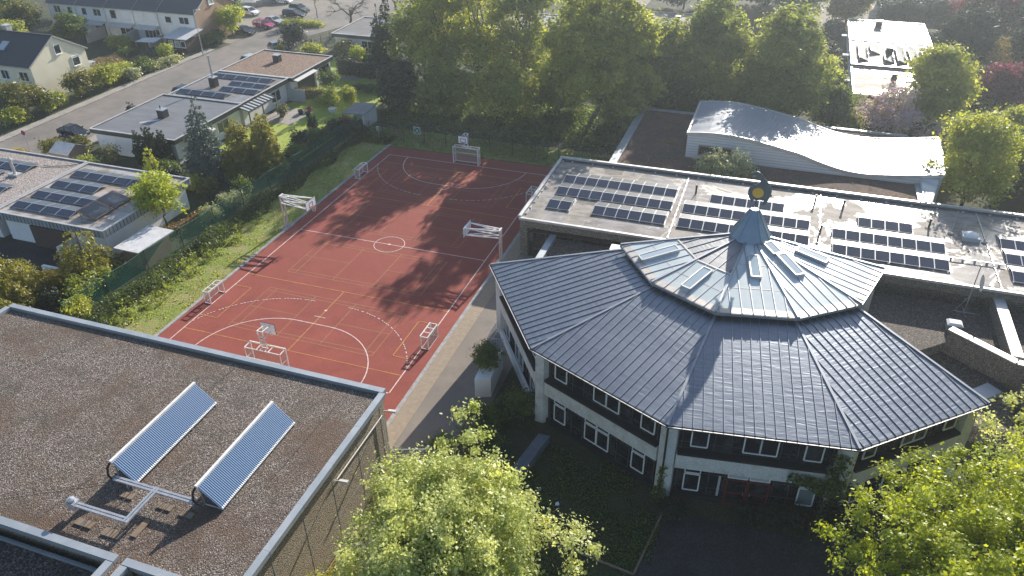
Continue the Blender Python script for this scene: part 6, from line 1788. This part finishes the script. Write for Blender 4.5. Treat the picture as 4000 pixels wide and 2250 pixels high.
# ---- court side strip: brambles at the fence
def strip_xy(x0f, x1f, y0, y1):
    def f(g, n):
        y = g.uniform(y0, y1, n); return np.column_stack([x0f(y) + (x1f(y) - x0f(y)) * g.uniform(0, 1, n), y])
    return f
patch('undergrowth', strip_xy(lambda y: -19.0 + (y + 20) * .05, lambda y: -16.1 + (y + 20) * .012 + .5 * np.sin(y * .9), -26, 26), 22000, lambda x, y, g: np.clip(.6 + .5 * wob(x, y, .5), .1, 1.4) * np.clip((-15.5 + (y + 20) * .012 - x) / 1.4, 0, 1), 'bramble', .20, 53, label='bright brambles and weeds between the green net and the grass')
def tufts(name, x0, x1, y0, y1, k, per, lf, size, seed, hmax, dens=None, rad=.5, label=None):
    g = np.random.default_rng(seed); cx = g.uniform(x0, x1, k); cy = g.uniform(y0, y1, k)
    if dens is not None:
        kk = g.random(k) < dens(cx, cy); cx, cy = cx[kk], cy[kk]
    n = len(cx); hh = g.uniform(.25, 1, n) ** 1.5 * hmax; rr = rad * g.uniform(.4, 1.3, n); ci = np.repeat(np.arange(n), per)
    d = g.normal(size=(len(ci), 2)) * rr[ci][:, None] * .5; fz = np.exp(-(d[:, 0] ** 2 + d[:, 1] ** 2) / (rr[ci] ** 2 * .6)) * g.uniform(.1, 1, len(ci))
    P_ = np.column_stack([cx[ci] + d[:, 0], cy[ci] + d[:, 1], .02 + hh[ci] * fz])
    o = leaf_mesh(name, P_, np.tile([.1, -.2, .8], (len(P_), 1)), size, g.uniform(0, .5, n)[ci] + g.uniform(0, .5, len(ci)), LF[lf], None, g, .5); o['kind'] = 'stuff'
    if label: o['label'] = label
    return o
tufts('weeds', -17.4, -14.0, -26, 26, 420, 30, 'mid', .18, 54, .7, lambda x, y: np.clip((-13.9 - x) / 3, .03, .7), .38)
tufts('weeds', -17.2, -14.6, -25, -2, 60, 60, 'mid', .2, 157, 1.1, None, .7)
tufts('weeds', -15.6, -11.6, -26, 24, 200, 14, 'fresh', .13, 154, .2, None, .25)
tufts('undergrowth', -17, 17.2, 29, 42, 800, 40, 'deep', .34, 155, 2.2, lambda x, y: np.clip((y - 28) / 5, .1, 1), 1.1)
tufts('undergrowth', -17, 17.2, 24.6, 33, 110, 26, 'mid', .2, 156, .7, None, .6)
patch('grass', lambda g, n: np.column_stack([g.uniform(-16.5, -11.5, n), g.uniform(-26.3, 24, n)]), 16000, lambda x, y, g: np.clip(.07 + .07 * wob(x, y, 1.1, .7), .02, .2), 'fresh', .10, 55)
patch('undergrowth', lambda g, n: np.column_stack([g.uniform(-17, 17.5, n), g.uniform(22.8, 40, n)]), 16000, lambda x, y, g: np.clip(.1 + .14 * wob(x, y, .33, .4) + np.clip((y - 30) * .12, 0, .8), .03, 1.2), 'deep', .2, 56, label='dark undergrowth under the tall trees behind the far goal')
patch('leaf_litter', lambda g, n: np.column_stack([g.uniform(-16, 17.3, n), g.uniform(22.6, 28, n)]), 5000, lambda x, y, g: np.clip(.14 + .2 * wob(x, y, .6, 1.4), 0, .4), 'olive', .2, 57)
patch('dry_grass', lambda g, n: np.column_stack([g.uniform(-73, -61.6, n), g.uniform(34, 43, n)]), 12000, lambda x, y, g: np.clip(.8 + .35 * wob(x, y, .6), .1, 1.3), 'dry', .3, 58, upright=True, label='tall dry grass in the rough garden by the street')
# ---- shrubs along the net, garden side
sp = [('mid', -21.0, -17.2, 2.4, 1.7, 1.9, 'leafy shrub at the near end of the net, beside the hall roof edge'), ('fresh', -19.2, -19.6, 2.0, 1.3, 1.6, 'bright shrub growing through the near end of the net'), ('fresh', -21.4, -14.6, 1.7, 1.2, 1.4, 'light green shrub between near net and drooping conifer'),
      ('grey', -19.7, -1.2, 1.7, 1.2, 1.3, 'grey green shrub behind the net near the small goal'), ('grey', -19.6, 2.0, 1.8, 1.3, 1.4, 'silvery shrub behind the net below the bungalow corner'), ('deep', -20.2, 4.6, 2.2, 1.6, 1.6, 'dark shrub behind the net, below the golden thujas'),
      ('deep', -19.9, 15.2, 2.0, 1.5, 1.6, 'dark round bush behind the net, right of the thujas'), ('dark', -21.0, 17.8, 2.6, 1.5, 1.5, 'dark rounded yew beside the golden thujas'), ('deep', -20.0, 20.4, 1.9, 1.5, 1.7, 'dark shrub behind the net under the sunny lawn'), ('dark', -19.4, 23.2, 2.0, 1.5, 1.5, 'dark shrub left of the red shrub at the net'),
      ('red', -18.6, 25.0, 2.0, 1.5, 1.6, 'red leaved shrub in front of the garden pavilion'), ('olive', -23.4, 3.2, 2.2, 1.6, 1.6, 'olive shrub between blue spruce and solar bungalow'), ('fresh', -26.4, 4.0, 1.9, 1.5, 1.4, 'light shrub behind the solar bungalow edge'), ('dark', -29.5, 4.4, 2.0, 1.9, 1.5, 'dark garden shrub behind the solar roof'), ('deep', -31.8, 6.4, 2.0, 1.6, 1.4, 'dark green shrub in front of the grey felt roof'),
      ('mid', -41.4, 4.4, 2.2, 1.5, 1.4, 'green shrub beside the small wooden shed'), ('pear', -40.0, 6.8, 2.4, 1.4, 1.3, 'pale leaved shrub under the white bungalow wall'), ('olive', -48.4, 6.8, 2.6, 1.7, 1.6, 'brownish shrub behind the pale gravel roof'), ('yellow', -51.4, 4.0, 1.9, 1.5, 1.2, 'yellow green shrub behind the pale gravel roof edge'), ('olive', -47.0, 9.4, 1.8, 1.7, 1.2, 'clipped brownish shrub beside the black saloon')]
for i, (lf, x, y, h, rx, ry, lb) in enumerate(sp):
    bush('garden_shrub', lb, 'shrub', x, y, h, rx, ry, lf, 75, 32, .21, .24, 70 + i, 'shrubs of the bungalow gardens')
hedge('rust_hedge', 'low rust coloured hedge along the foot of the solar bungalow', 'hedge', [(-21.8, -6.2), (-21.2, 0.4)], .8, .8, 'rust', 60, .18, 81)
tree('young_tree', 'small yellow green tree in front of the solar bungalow corner', 'tree', -23.3, -3.7, 6.0, 3.6, 2.9, .7, 'lime', 190, 34, .25, .26, seed=82, lumps_n=14, trunk=.11, group='garden trees', twigs=6)
conifer('drooping_conifer', 'drooping green conifer in front of the shaded terrace', 'conifer', -23.4, -14.0, 5.3, 3.1, 'golden', 60, 110, .22, 83, .4, .35, .10, .55)
conifer('yew_tree', 'broad olive yew cut by the left picture edge', 'conifer', -26.3, -19.6, 6.0, 3.4, 'golden', 90, 120, .22, 84, .3, .3, .14, .5)
conifer('yew_tree', 'olive yew just behind the hall roof corner at the left edge', 'conifer', -23.4, -22.8, 3.2, 2.4, 'golden', 60, 90, .2, 184, .2, .3, .14, .5)
conifer('dark_conifer', 'dark conical conifer just behind the gravel roof corner', 'conifer', -22.4, -19.2, 2.6, 1.5, 'dark', 80, 60, .18, 85, .1, .15, .08, .7)
bush('yellow_shrub', 'loose shrub with bright yellow tips before the terrace', 'shrub', -24.8, -17.0, 2.3, 1.7, 1.5, 'yellow', 44, 18, .22, .14, 86, 'shrubs of the bungalow gardens', 9)
for i in range(3):
    conifer('columnar_cypress', ('tallest dwarf cypress, beside the yellow shrub', 'middle dwarf cypress behind the near net', 'dwarf cypress closest to the near net')[i], 'conifer', -22.9 + i * .75, -16.6 + i * .25, 2.2 - i * .2, .35, 'olive', 40, 26, .14, 87 + i, .1, -.3, .05, .5, .05, 'dwarf cypresses')
conifer('blue_spruce', 'blue spruce standing in front of the grey felt roof', 'conifer', -26.9, 7.9, 10.0, 2.8, 'blue', 190, 60, .26, 91, .3, .12, .10, .85, .18)
conifer('golden_thuja', 'golden thuja, left one of the bushy pair above the net', 'conifer', -23.4, 9.4, 7.0, 2.1, 'golden', 210, 60, .26, 92, .2, .1, .14, .55, .16)
conifer('golden_thuja', 'golden thuja, right one of the bushy pair above the net', 'conifer', -21.2, 11.2, 7.3, 2.1, 'golden', 210, 60, .26, 93, .2, .1, .14, .55, .16)
for i in range(4):
    conifer('dark_thuja', ('dark upright thuja, leftmost of the clump before the grey felt roof', 'dark upright thuja, second in the clump before the grey felt roof', 'dark upright thuja, tallest of the clump before the grey felt roof', 'dark upright thuja beside the blue spruce')[i], 'conifer', -36.5 + i * 1.05, 8.1 + (i % 2) * .4, 4.7 + (i % 3) * .25, .85, 'dark', 110, 40, .2, 95 + i, .1, -.4, .08, .55, .1)
conifer('young_larch', 'slim light green sapling behind the solar bungalow', 'tree', -32.4, 5.2, 4.6, .8, 'fresh', 40, 26, .2, 99, .9, -.2, .08, .6, .06)
conifer('street_cypress', 'single dark cypress at the street side of the grey felt roof', 'conifer', -46.6, 18.2, 3.6, .6, 'dark', 60, 30, .2, 100, .1, -.4, .06, .4)
conifer('street_cypress', 'pair of small pointed cypresses by the brown gravel roof', 'conifer', -46.4, 52.4, 3.0, .6, 'golden', 60, 26, .2, 101, .1, -.4, .06, .6)
# bungalow garden
bush('clipped_ball', 'dark clipped ball bush before the terrace window', 'shrub', -29.6, 39.6, 2.9, 1.7, 1.7, 'deep', 170, 36, .16, .14, 102, 'bungalow garden plants', 10)
bush('garden_ball', 'yellow topped round bush, left of the pair on the sunny lawn', 'shrub', -24.9, 32.0, 3.0, 1.5, 1.5, 'fresh', 110, 34, .2, .2, 103, 'bungalow garden plants')
bush('garden_ball', 'yellow topped round bush, right of the pair on the sunny lawn', 'shrub', -22.8, 33.4, 3.0, 1.4, 1.4, 'fresh', 110, 34, .2, .2, 104, 'bungalow garden plants')
bush('flowering_shrub', 'low mixed shrub behind the sunny lawn pots', 'shrub', -26.6, 33.8, 1.4, 2.0, 1.2, 'mid', 80, 30, .18, .2, 105, 'bungalow garden plants')
bush('flowering_shrub', 'pale blooming shrub beside the veranda corner', 'shrub', -29.6, 27.0, 2.0, .9, .9, 'pear', 60, 30, .18, .18, 106, 'bungalow garden plants')
bush('flowering_shrub', 'low dark bed shrub on the far side of the lawn', 'shrub', -23.5, 40.0, 1.2, 2.6, 1.1, 'deep', 80, 30, .2, .2, 107, 'bungalow garden plants')
conifer('dwarf_cone', 'small dark cone conifer on the lawn edge near the net', 'conifer', -23.5, 24.6, 2.1, .65, 'dark', 70, 30, .16, 108, .05, -.3, .05, .6)
hedge('box_hedge', 'clipped hedge between the two bungalow terraces', 'hedge', [(-32.6, 34.6), (-28.6, 35.2), (-27.2, 34.2)], .9, 1.5, 'olive', 60, .17, 109)
hedge('dark_hedge', 'dark tall hedge closing the bungalow garden', 'hedge', [(-32, 46.6), (-25.5, 46.0)], 1.2, 2.6, 'dark', 45, .25, 110)
hedge('net_hedge', 'dark hedge along the garden side of the net', 'hedge', [(-20.6, 12.8), (-19.6, 25.2)], .9, 1.3, 'deep', 45, .22, 111)
# spruces near the street
conifer('spruce_tree', 'tall slender dark spruce, taller of the two at the bungalow garden end', 'conifer', -23.6, 47.6, 13.0, 1.9, 'dark', 150, 46, .34, 112, 1.0, .3, .16, .7, .2)
conifer('spruce_tree', 'slender ragged spruce, shorter of the two at the garden end', 'conifer', -25.6, 48.6, 10.5, 1.3, 'dark', 100, 40, .32, 113, 1.5, .35, .16, .5, .16)
conifer('spruce_tree', 'broad dark spruce bush at the foot of the slender spruces', 'conifer', -22.0, 45.0, 6.5, 2.4, 'dark', 120, 60, .34, 114, .2, .2, .16, .6, .2)
# ---- street side plants
st = [('olive', -64.6, 17.2, 4.6, 3.6, 3.4, 'big yellowish shrub hiding the corner of the cream house'), ('fresh', -62.6, 14.0, 2.2, 1.6, 2.4, 'green front hedge bush near the dark pole'), ('mid', -62.2, 19.8, 2.6, 1.5, 2.6, 'leafy bush at the pavement before the cream gable'),
      ('olive', -63.4, 26.4, 3.6, 2.4, 3.2, 'reddish tipped shrub before the cream gable wall'), ('fresh', -62.6, 29.6, 3.2, 1.9, 2.0, 'light green shrub at the right foot of the cream gable'), ('mid', -63.2, 32.6, 2.4, 1.9, 1.8, 'round bush past the cream gable corner'), ('lime', -64.2, 36.0, 1.8, 1.8, 1.4, 'clipped yellow green bush by the dry grass'), ('grey', -61.6, 34.6, 1.7, 1.2, 1.3, 'grey round bush at the pavement bend'), ('deep', -62.6, 38.6, 1.8, 1.3, 2.0, 'dark hedge bush along the pavement'),
      ('grey', -61.2, 41.6, 1.0, .7, 4.2, 'low pale groundcover strip along the pavement fence'), ('lime', -64.2, 45.4, 2.2, 1.4, 1.4, 'sunny round bush at the garden arbour'), ('deep', -69.6, 42.8, 1.9, 1.5, 1.4, 'dark ball bush in the terrace garden'), ('mid', -75.4, 47.4, 2.2, 2.2, 1.5, 'green hedge bush between the brick garden walls'), ('deep', -62.0, 55.6, 2.0, 1.2, 2.4, 'dark bush under the brown gable by the street'),
      ('dark', -47.2, 57.4, 4.0, 2.6, 2.4, 'big dark bush on the street corner'), ('fresh', -42.2, 55.4, 1.2, 2.2, 1.4, 'weedy bush on the sunny verge by the street corner'), ('pear', -35.4, 54.6, 2.6, 2.2, 1.4, 'pale blossoming bush before the low grey bungalow'), ('lime', -32.0, 52.6, 2.6, 1.4, 1.4, 'bright bush between low grey bungalow and dark hedge'), ('mid', -29.6, 55.2, 2.2, 1.5, 1.3, 'green bush at the wall of the low grey bungalow'), ('fresh', -53.4, 70.5, .9, 5.0, 1.6, 'grassy verge bush between street and car park')]
for i, (lf, x, y, h, rx, ry, lb) in enumerate(st):
    bush('street_shrub', lb, 'shrub', x, y, h, rx, ry, lf, int(60 + 14 * h * max(rx, ry)), 30, .27, .3, 120 + i, 'shrubs along the street')
tree('round_yellow_tree', 'round yellow green tree beside the brown gable', 'tree', -61.6, 60.2, 5.6, 2.7, 2.7, .8, 'lime', 230, 34, .27, .3, seed=150, lumps_n=14, trunk=.14, group='garden trees')
tree('garden_tree', 'bushy dark tree before the terraced houses', 'tree', -84.4, 46.2, 5.6, 3.2, 2.8, .6, 'deep', 200, 34, .32, .35, seed=151, lumps_n=12, trunk=.16, group='garden trees')
tree('garden_tree', 'yellow topped tree left of the terraced houses', 'tree', -96.5, 47.5, 6.5, 4.0, 3.4, .6, 'olive', 230, 34, .36, .4, seed=152, lumps_n=13, trunk=.18, group='garden trees')
tree('garden_tree', 'dark tree at the top left corner of the picture', 'tree', -107, 51.0, 8.5, 5.5, 4.5, .6, 'deep', 260, 36, .42, .5, seed=153, lumps_n=13, trunk=.25, group='garden trees')
tree('garden_tree', 'green tree behind the chimneys of the cream house', 'tree', -92.0, 40.8, 5.0, 3.5, 3.0, .5, 'mid', 200, 34, .34, .4, seed=154, lumps_n=12, trunk=.18, group='garden trees')
tree('garden_tree', 'small tree with thin crown in the terrace garden, by the first house', 'tree', -90.6, 50.6, 4.0, 1.8, 1.6, 1.4, 'mid', 60, 24, .3, .3, seed=155, lumps_n=8, trunk=.1, group='garden trees')
tree('garden_tree', 'dark tree behind the terraced houses at the top edge', 'tree', -101, 66, 10, 6, 5, .6, 'dark', 240, 36, .45, .5, seed=156, lumps_n=13, trunk=.25, group='garden trees')
tree('garden_tree', 'shrubby trees behind the brown gable and white hatchback', 'tree', -70.5, 72.0, 5.2, 3.0, 2.4, .3, 'deep', 180, 34, .34, .4, seed=157, lumps_n=11, trunk=.18, group='garden trees')
tree('street_tree', 'thin young street tree with few leaves beside the estate car', 'tree', -54.0, 76.6, 6.5, 2.2, 2.0, 2.4, 'pear', 60, 18, .28, .35, seed=158, lumps_n=10, trunk=.09, group='street trees', twigs=5)


def bare_tree(label, x, y, h, spread, seed, trunk=.28):
    g = np.random.default_rng(seed); t = thing('bare_tree', label, 'tree', (x, y, 0), 'bare trees'); b = MB()
    def grow(p, d, L_, r, lv):
        q = p + d * L_; limb(b, p, q, r, r * .62, g, 3, .05, 6 if lv > 2 else 4)
        if lv == 0: return
        for k in range(3 if lv > 1 else 4):
            nd = d + g.normal(size=3) * spread; nd[2] = nd[2] * .7 + .12; nd /= np.linalg.norm(nd)
            grow(p + d * L_ * g.uniform(.55, 1.0), nd, L_ * g.uniform(.6, .8), r * .55, lv - 1)
    grow(np.array([x, y, 0.]), np.array([0, 0, 1.]), h * .3, trunk, 5)
    o = b.build('branches', M['barkgrey'], t)
    return t
bare_tree('leafless spreading tree over the street behind the bungalows', -43.6, 71.5, 11, .62, 160)
bare_tree('leafless tree beside the yellow tree at the top edge', -38.5, 80, 11, .55, 161)
tree('yellow_maple', 'bright yellow green tree behind the puddled roof at the top edge', 'tree', -30.5, 79, 9, 5.5, 4.5, .8, 'lime', 260, 34, .42, .5, seed=162, lumps_n=14, trunk=.25, group='trees behind the court')
# ---- tall row behind the court
G2 = 'trees behind the court'
big = [('tall_ash', 'tall airy tree, leftmost behind the dark spruces', -16.2, 44, 17, 4.6, 4.5, 2.0, 'mid', 330, 36, .40, .45, 170, 5),
       ('tall_ash', 'tall airy tree with twin pale trunks behind the fence corner', -12.0, 40.5, 18.5, 5.0, 4.4, 3.5, 'fresh', 380, 36, .40, .45, 171, 4),
       ('tall_ash', 'tall airy tree with thin bare limbs in the middle of the row', -6.2, 42.0, 19.0, 5.0, 4.4, 3.0, 'fresh', 350, 36, .40, .45, 172, 5),
       ('tall_ash', 'tall ivy trunked tree just left of the brightest crown', -.2, 43.0, 19.5, 5.0, 4.4, 2.0, 'mid', 350, 36, .40, .45, 173, 5),
       ('linden_tree', 'brightest big tree with the curved bare trunk behind the goal', 10.8, 37.0, 20.3, 7.6, 6.6, 2.0, 'fresh', 1150, 60, .38, .40, 174, 9),
       ('low_tree', 'low leafy tree under the tall ones behind the left goal corner', -9.0, 34.6, 7.0, 4.8, 3.4, .4, 'mid', 330, 36, .36, .4, 175, 5),
       ('low_tree', 'low leafy tree under the tall ones behind the big goal', -1.2, 35.2, 8.0, 5.0, 3.4, .4, 'fresh', 340, 36, .36, .4, 176, 5),
       ('low_tree', 'low dark tree between bright crown and brown sedum roof', 14.8, 35.6, 8.0, 3.2, 3.4, .4, 'mid', 330, 36, .36, .4, 177, 5),
       ('low_tree', 'low dark tree in the corner left of the fence sign', -15.4, 34.8, 6.5, 3.0, 4.0, .4, 'dark', 300, 36, .36, .4, 178, 5),
       ('low_tree', 'low green tree under the bright crown, beside its curved trunk', 5.0, 38.8, 7.5, 4.4, 3.0, .4, 'mid', 340, 36, .36, .4, 183, 5),
       ('round_tree', 'round green tree, leftmost of three behind the sedum roof', 18.4, 43.0, 12.4, 5.4, 5.0, .6, 'mid', 608, 56, .38, .40, 179, 8),
       ('round_tree', 'tall round green tree, middle of three behind the wave roof', 25.2, 44.2, 15.2, 5.6, 5.4, .6, 'mid', 720, 56, .38, .40, 180, 8),
       ('round_tree', 'broad round green tree, rightmost of three behind the wave roof', 34.0, 43.6, 14.8, 6.8, 6.2, .6, 'mid', 880, 56, .38, .40, 181, 9),
       ('low_tree', 'low tree filling the gap under the round trees', 22.0, 39.8, 6.4, 5.0, 2.2, .3, 'deep', 340, 36, .36, .4, 182, 6),
       ('low_tree', 'low dark tree between right round tree and lilac blossom', 40.4, 43.5, 6.5, 2.2, 2.6, .3, 'deep', 220, 36, .36, .4, 184, 5),
       ('low_tree', 'dark low trees seen between the tall trunks, left part', -8.0, 53.0, 6.5, 6.0, 2.6, .3, 'deep', 300, 36, .42, .5, 185, 6),
       ('low_tree', 'dark low trees seen between the tall trunks, right part', 3.0, 54.0, 6.5, 5.5, 2.6, .3, 'mid', 300, 36, .42, .5, 186, 6),
       ('low_tree', 'dark hedge like tree behind the round trees, cone side', 29.5, 56.0, 6.5, 7.0, 2.6, .3, 'deep', 320, 36, .42, .5, 187, 6),
       ('low_tree', 'dark hedge like tree behind the round trees, court side', 14.0, 57.0, 6.0, 5.5, 2.6, .3, 'deep', 300, 36, .42, .5, 188, 6)]
for nm, lb, x, y, h, rx, ry, z0, lf, nc, per, sz, sg, sd, sk in big:
    tr_ = tree(nm, lb, 'tree', x, y, h, rx, ry, z0, lf, nc, per, sz, sg, seed=sd, lumps_n=18 if 'ash' not in nm else 22, trunk=.30 if h > 10 else .18, bark='barkgrey', group=G2, fill=.62, lump_r=(.30, .44) if 'ash' not in nm else (.24, .38), stems=2 if 'twin' in lb else 1, twigs=4,
         lean=(1.2, .6) if 'curved' in lb else (0, 0), skirt=sk)
# ---- right hand side
rs = [('bright_tree', 'bright green tree at the right end of the wave roof', 53.4, 25.2, 10.0, 4.4, 4.2, .8, 'fresh', 420, 36, .25, .38, 190), ('sunlit_tree', 'sunlit tree in front of the dazzling stepped house', 52.4, 48.5, 10.4, 4.0, 3.6, .8, 'fresh', 360, 36, .32, .42, 191),
      ('purple_plum', 'round purple leaved tree on the sunny lawn', 61.8, 59.2, 5.8, 3.5, 3.2, 1.0, 'purple', 260, 34, .3, .36, 193), ('purple_plum', 'purple leaved tree at the top right among dark evergreens', 64.5, 92, 10, 5.2, 4.6, 1.5, 'purple', 260, 34, .42, .5, 194), ('purple_plum', 'dark purple tree cut by the right picture edge', 66.0, 49, 5.0, 2.6, 2.6, .8, 'purple', 150, 30, .3, .36, 195),
      ('edge_tree', 'fresh green tree at the right edge below the purple tree', 61.4, 40, 6.4, 4.2, 3.6, .8, 'fresh', 300, 34, .3, .4, 196), ('edge_tree', 'dark tree at the right edge behind the bright green one', 61.0, 30.5, 8.0, 3.8, 3.8, .6, 'deep', 320, 34, .3, .4, 197), ('edge_tree', 'shaded green tree at the right edge beside the link roof', 60.5, 21.0, 4.5, 2.8, 2.4, .4, 'pear', 160, 30, .26, .36, 198),
      ('big_evergreen', 'dark evergreen beside the farthest glaring house', 59.8, 76.5, 10.0, 4.0, 4.0, .4, 'dark', 260, 36, .4, .5, 200), ('big_evergreen', 'large dark evergreen in the far right corner', 72, 84, 13, 6.0, 5.0, .4, 'dark', 320, 36, .45, .55, 201), ('big_evergreen', 'dark evergreen under the far right purple tree', 68.5, 74, 8.5, 4.2, 3.6, .4, 'dark', 240, 36, .4, .5, 202), ('big_evergreen', 'tall bluish evergreen at the top edge near the blue house', 70.5, 104, 13, 5.5, 5.0, .4, 'deep', 280, 36, .5, .55, 203),
      ('globe_tree', 'globe shaped tree beside the bright drive at the top', 43.4, 99.5, 7.5, 3.6, 3.4, 1.2, 'olive', 240, 34, .38, .42, 204), ('drive_tree', 'dark tree between white flat roof and bright drive', 33.5, 103, 11, 6.4, 5.0, .5, 'deep', 320, 36, .45, .55, 205), ('drive_tree', 'dark tree at the top edge left of the bright drive', 28.5, 112, 11, 6, 5, .5, 'dark', 280, 36, .48, .55, 206), ('drive_tree', 'dark crown at the top edge above the white flat roof', 13.0, 104, 11, 7.0, 5, .5, 'dark', 340, 36, .48, .55, 207), ('drive_tree', 'dark crown at the top edge between two light drives', 20.8, 108, 10, 5, 4.5, .5, 'dark', 260, 36, .48, .55, 208)]
for nm, lb, x, y, h, rx, ry, z0, lf, nc, per, sz, sg, sd in rs:
    tree(nm, lb, 'tree', x, y, h, rx, ry, z0, lf, int(nc * 1.5), per + 4, sz * 1.15, sg, seed=sd, lumps_n=15, trunk=.2, group='trees on the school side', fill=.62, twigs=3, skirt=6)
tree('lilac_tree', 'pale lilac blossoming tree behind the wave roof', 'tree', 47.2, 41.5, 7.6, 4.2, 3.4, .8, 'lilac', 260, 34, .26, .34, seed=192, lumps_n=16, trunk=.18, group='trees on the school side', lf2=('fresh', .22), twigs=6)
tree('lilac_tree', 'low lilac blossoming tree right of the bigger lilac one', 'tree', 52.4, 38.5, 4.2, 3.0, 2.4, .6, 'lilac', 130, 30, .26, .34, seed=292, lumps_n=10, trunk=.12, group='trees on the school side', lf2=('fresh', .3), twigs=6)
conifer('gold_conifer', 'pointed golden conifer among dark evergreens on the right', 'conifer', 63.2, 71.5, 7.5, 2.6, 'gold', 100, 44, .34, 210, .4, .1, .14, .8)
bush('courtyard_bush', 'pale grey green bush rising between solar roof and wave roof', 'shrub', 29.7, 19.3, 5.4, 3.5, 2.6, 'grey', 420, 34, .19, .24, 211, 'shrubs on the school side', 12)
bush('small_conifer_bush', 'light green young conifer left of the lilac tree', 'shrub', 42.8, 42.5, 3.8, 1.2, 1.2, 'fresh', 90, 30, .24, .26, 212, 'shrubs on the school side')
bush('small_conifer_bush', 'pale bluish bush at the porch of the stepped house', 'shrub', 43.2, 47.2, 4.2, 1.5, 1.3, 'grey', 80, 30, .26, .28, 213, 'shrubs on the school side')
bush('dark_ball_bush', 'dark ball bush left of the stepped house wall', 'shrub', 43.6, 44.9, 2.4, 1.0, 1.0, 'dark', 70, 30, .2, .22, 214, 'shrubs on the school side')
hedge('tall_hedge', 'tall clipped dark hedge below the blue white house', 'hedge', [(49.5, 108), (64, 112)], 2.0, 3.0, 'dark', 26, .36, 215)
hedge('long_hedge', 'sunlit topped long hedge right of the round purple tree', 'hedge', [(57.5, 66.8), (72, 69)], 1.4, 1.9, 'deep', 34, .27, 216)
hedge('box_row', 'clipped hedge behind the farthest glaring house', 'hedge', [(44, 93.5), (50.5, 94.6)], 1.2, 1.4, 'mid', 34, .28, 217)
for i, (x, y, h, rx, ry, lb) in enumerate(((52.4, 100.8, 4.6, 4.2, 2.4, 'wide domed dark hedge tree behind the farthest glaring house, left part'), (59.2, 100.5, 5.2, 3.6, 2.6, 'domed dark hedge tree behind the farthest glaring house, right part'), (57.5, 83.8, 3.4, 2.0, 3.0, 'dark shrub along the right wall of the farthest glaring house'), (40.8, 88.5, 3.6, 1.6, 2.2, 'dark shrub left of the farthest glaring house'), (40.4, 75, 3.0, 1.4, 3.2, 'dark shrub left of the middle glaring house'), (40.8, 60, 3.4, 1.5, 3.4, 'dark shrub left of the lowest glaring house'), (58.0, 66.0, 5.0, 2.8, 2.4, 'greyish loose shrub right of the middle glaring house'))):
    bush('domed_shrub', lb, 'shrub', x, y, h, rx, ry, 'dark' if i != 6 else 'olive', int(80 + 12 * h * rx), 32, .36, .4, 220 + i, 'shrubs on the school side')
patch('garden_grass', lambda g, n: np.column_stack([g.uniform(54, 68, n), g.uniform(44, 66, n)]), 6000, lambda x, y, g: np.clip(.12 + .1 * wob(x, y, .5), .03, .3), 'lime', .26, 59, upright=True)
g = np.random.default_rng(60); n_ = 2600
xy = np.column_stack([g.uniform(18.6, 48, n_), g.uniform(16.8, 35.8, n_)]); k = ~((xy[:, 0] > 24.4) & (xy[:, 1] > 22.2)) & (wob(xy[:, 0], xy[:, 1], .9, .3) > .35)
xy = xy[k]; P_ = np.column_stack([xy, 3.22 + g.uniform(0, .14, len(xy))])
leaf_mesh('sedum_tufts', P_, np.tile([0, 0, 1.], (len(P_), 1)), .22, g.uniform(0, 1, len(P_)), LF['olive'], None, g)['kind'] = 'stuff'
# ------------------------------------------------------------------ haze: the hazy spring air round the whole scene
hz = bpy.data.materials.new('haze'); hz.use_nodes = True
_n = hz.node_tree; _n.nodes.remove(_n.nodes['Principled BSDF'])
_v = _n.nodes.new('ShaderNodeVolumePrincipled')
_v.inputs['Density'].default_value = .00056; _v.inputs['Color'].default_value = (.80, .90, 1.0, 1); _v.inputs['Anisotropy'].default_value = .62
_n.links.new(_v.outputs[0], _n.nodes['Material Output'].inputs['Volume'])
b = MB(); b.box(-720, -720, -1, 720, 720, 40.5)
o = b.build('haze', hz); o['kind'] = 'stuff'
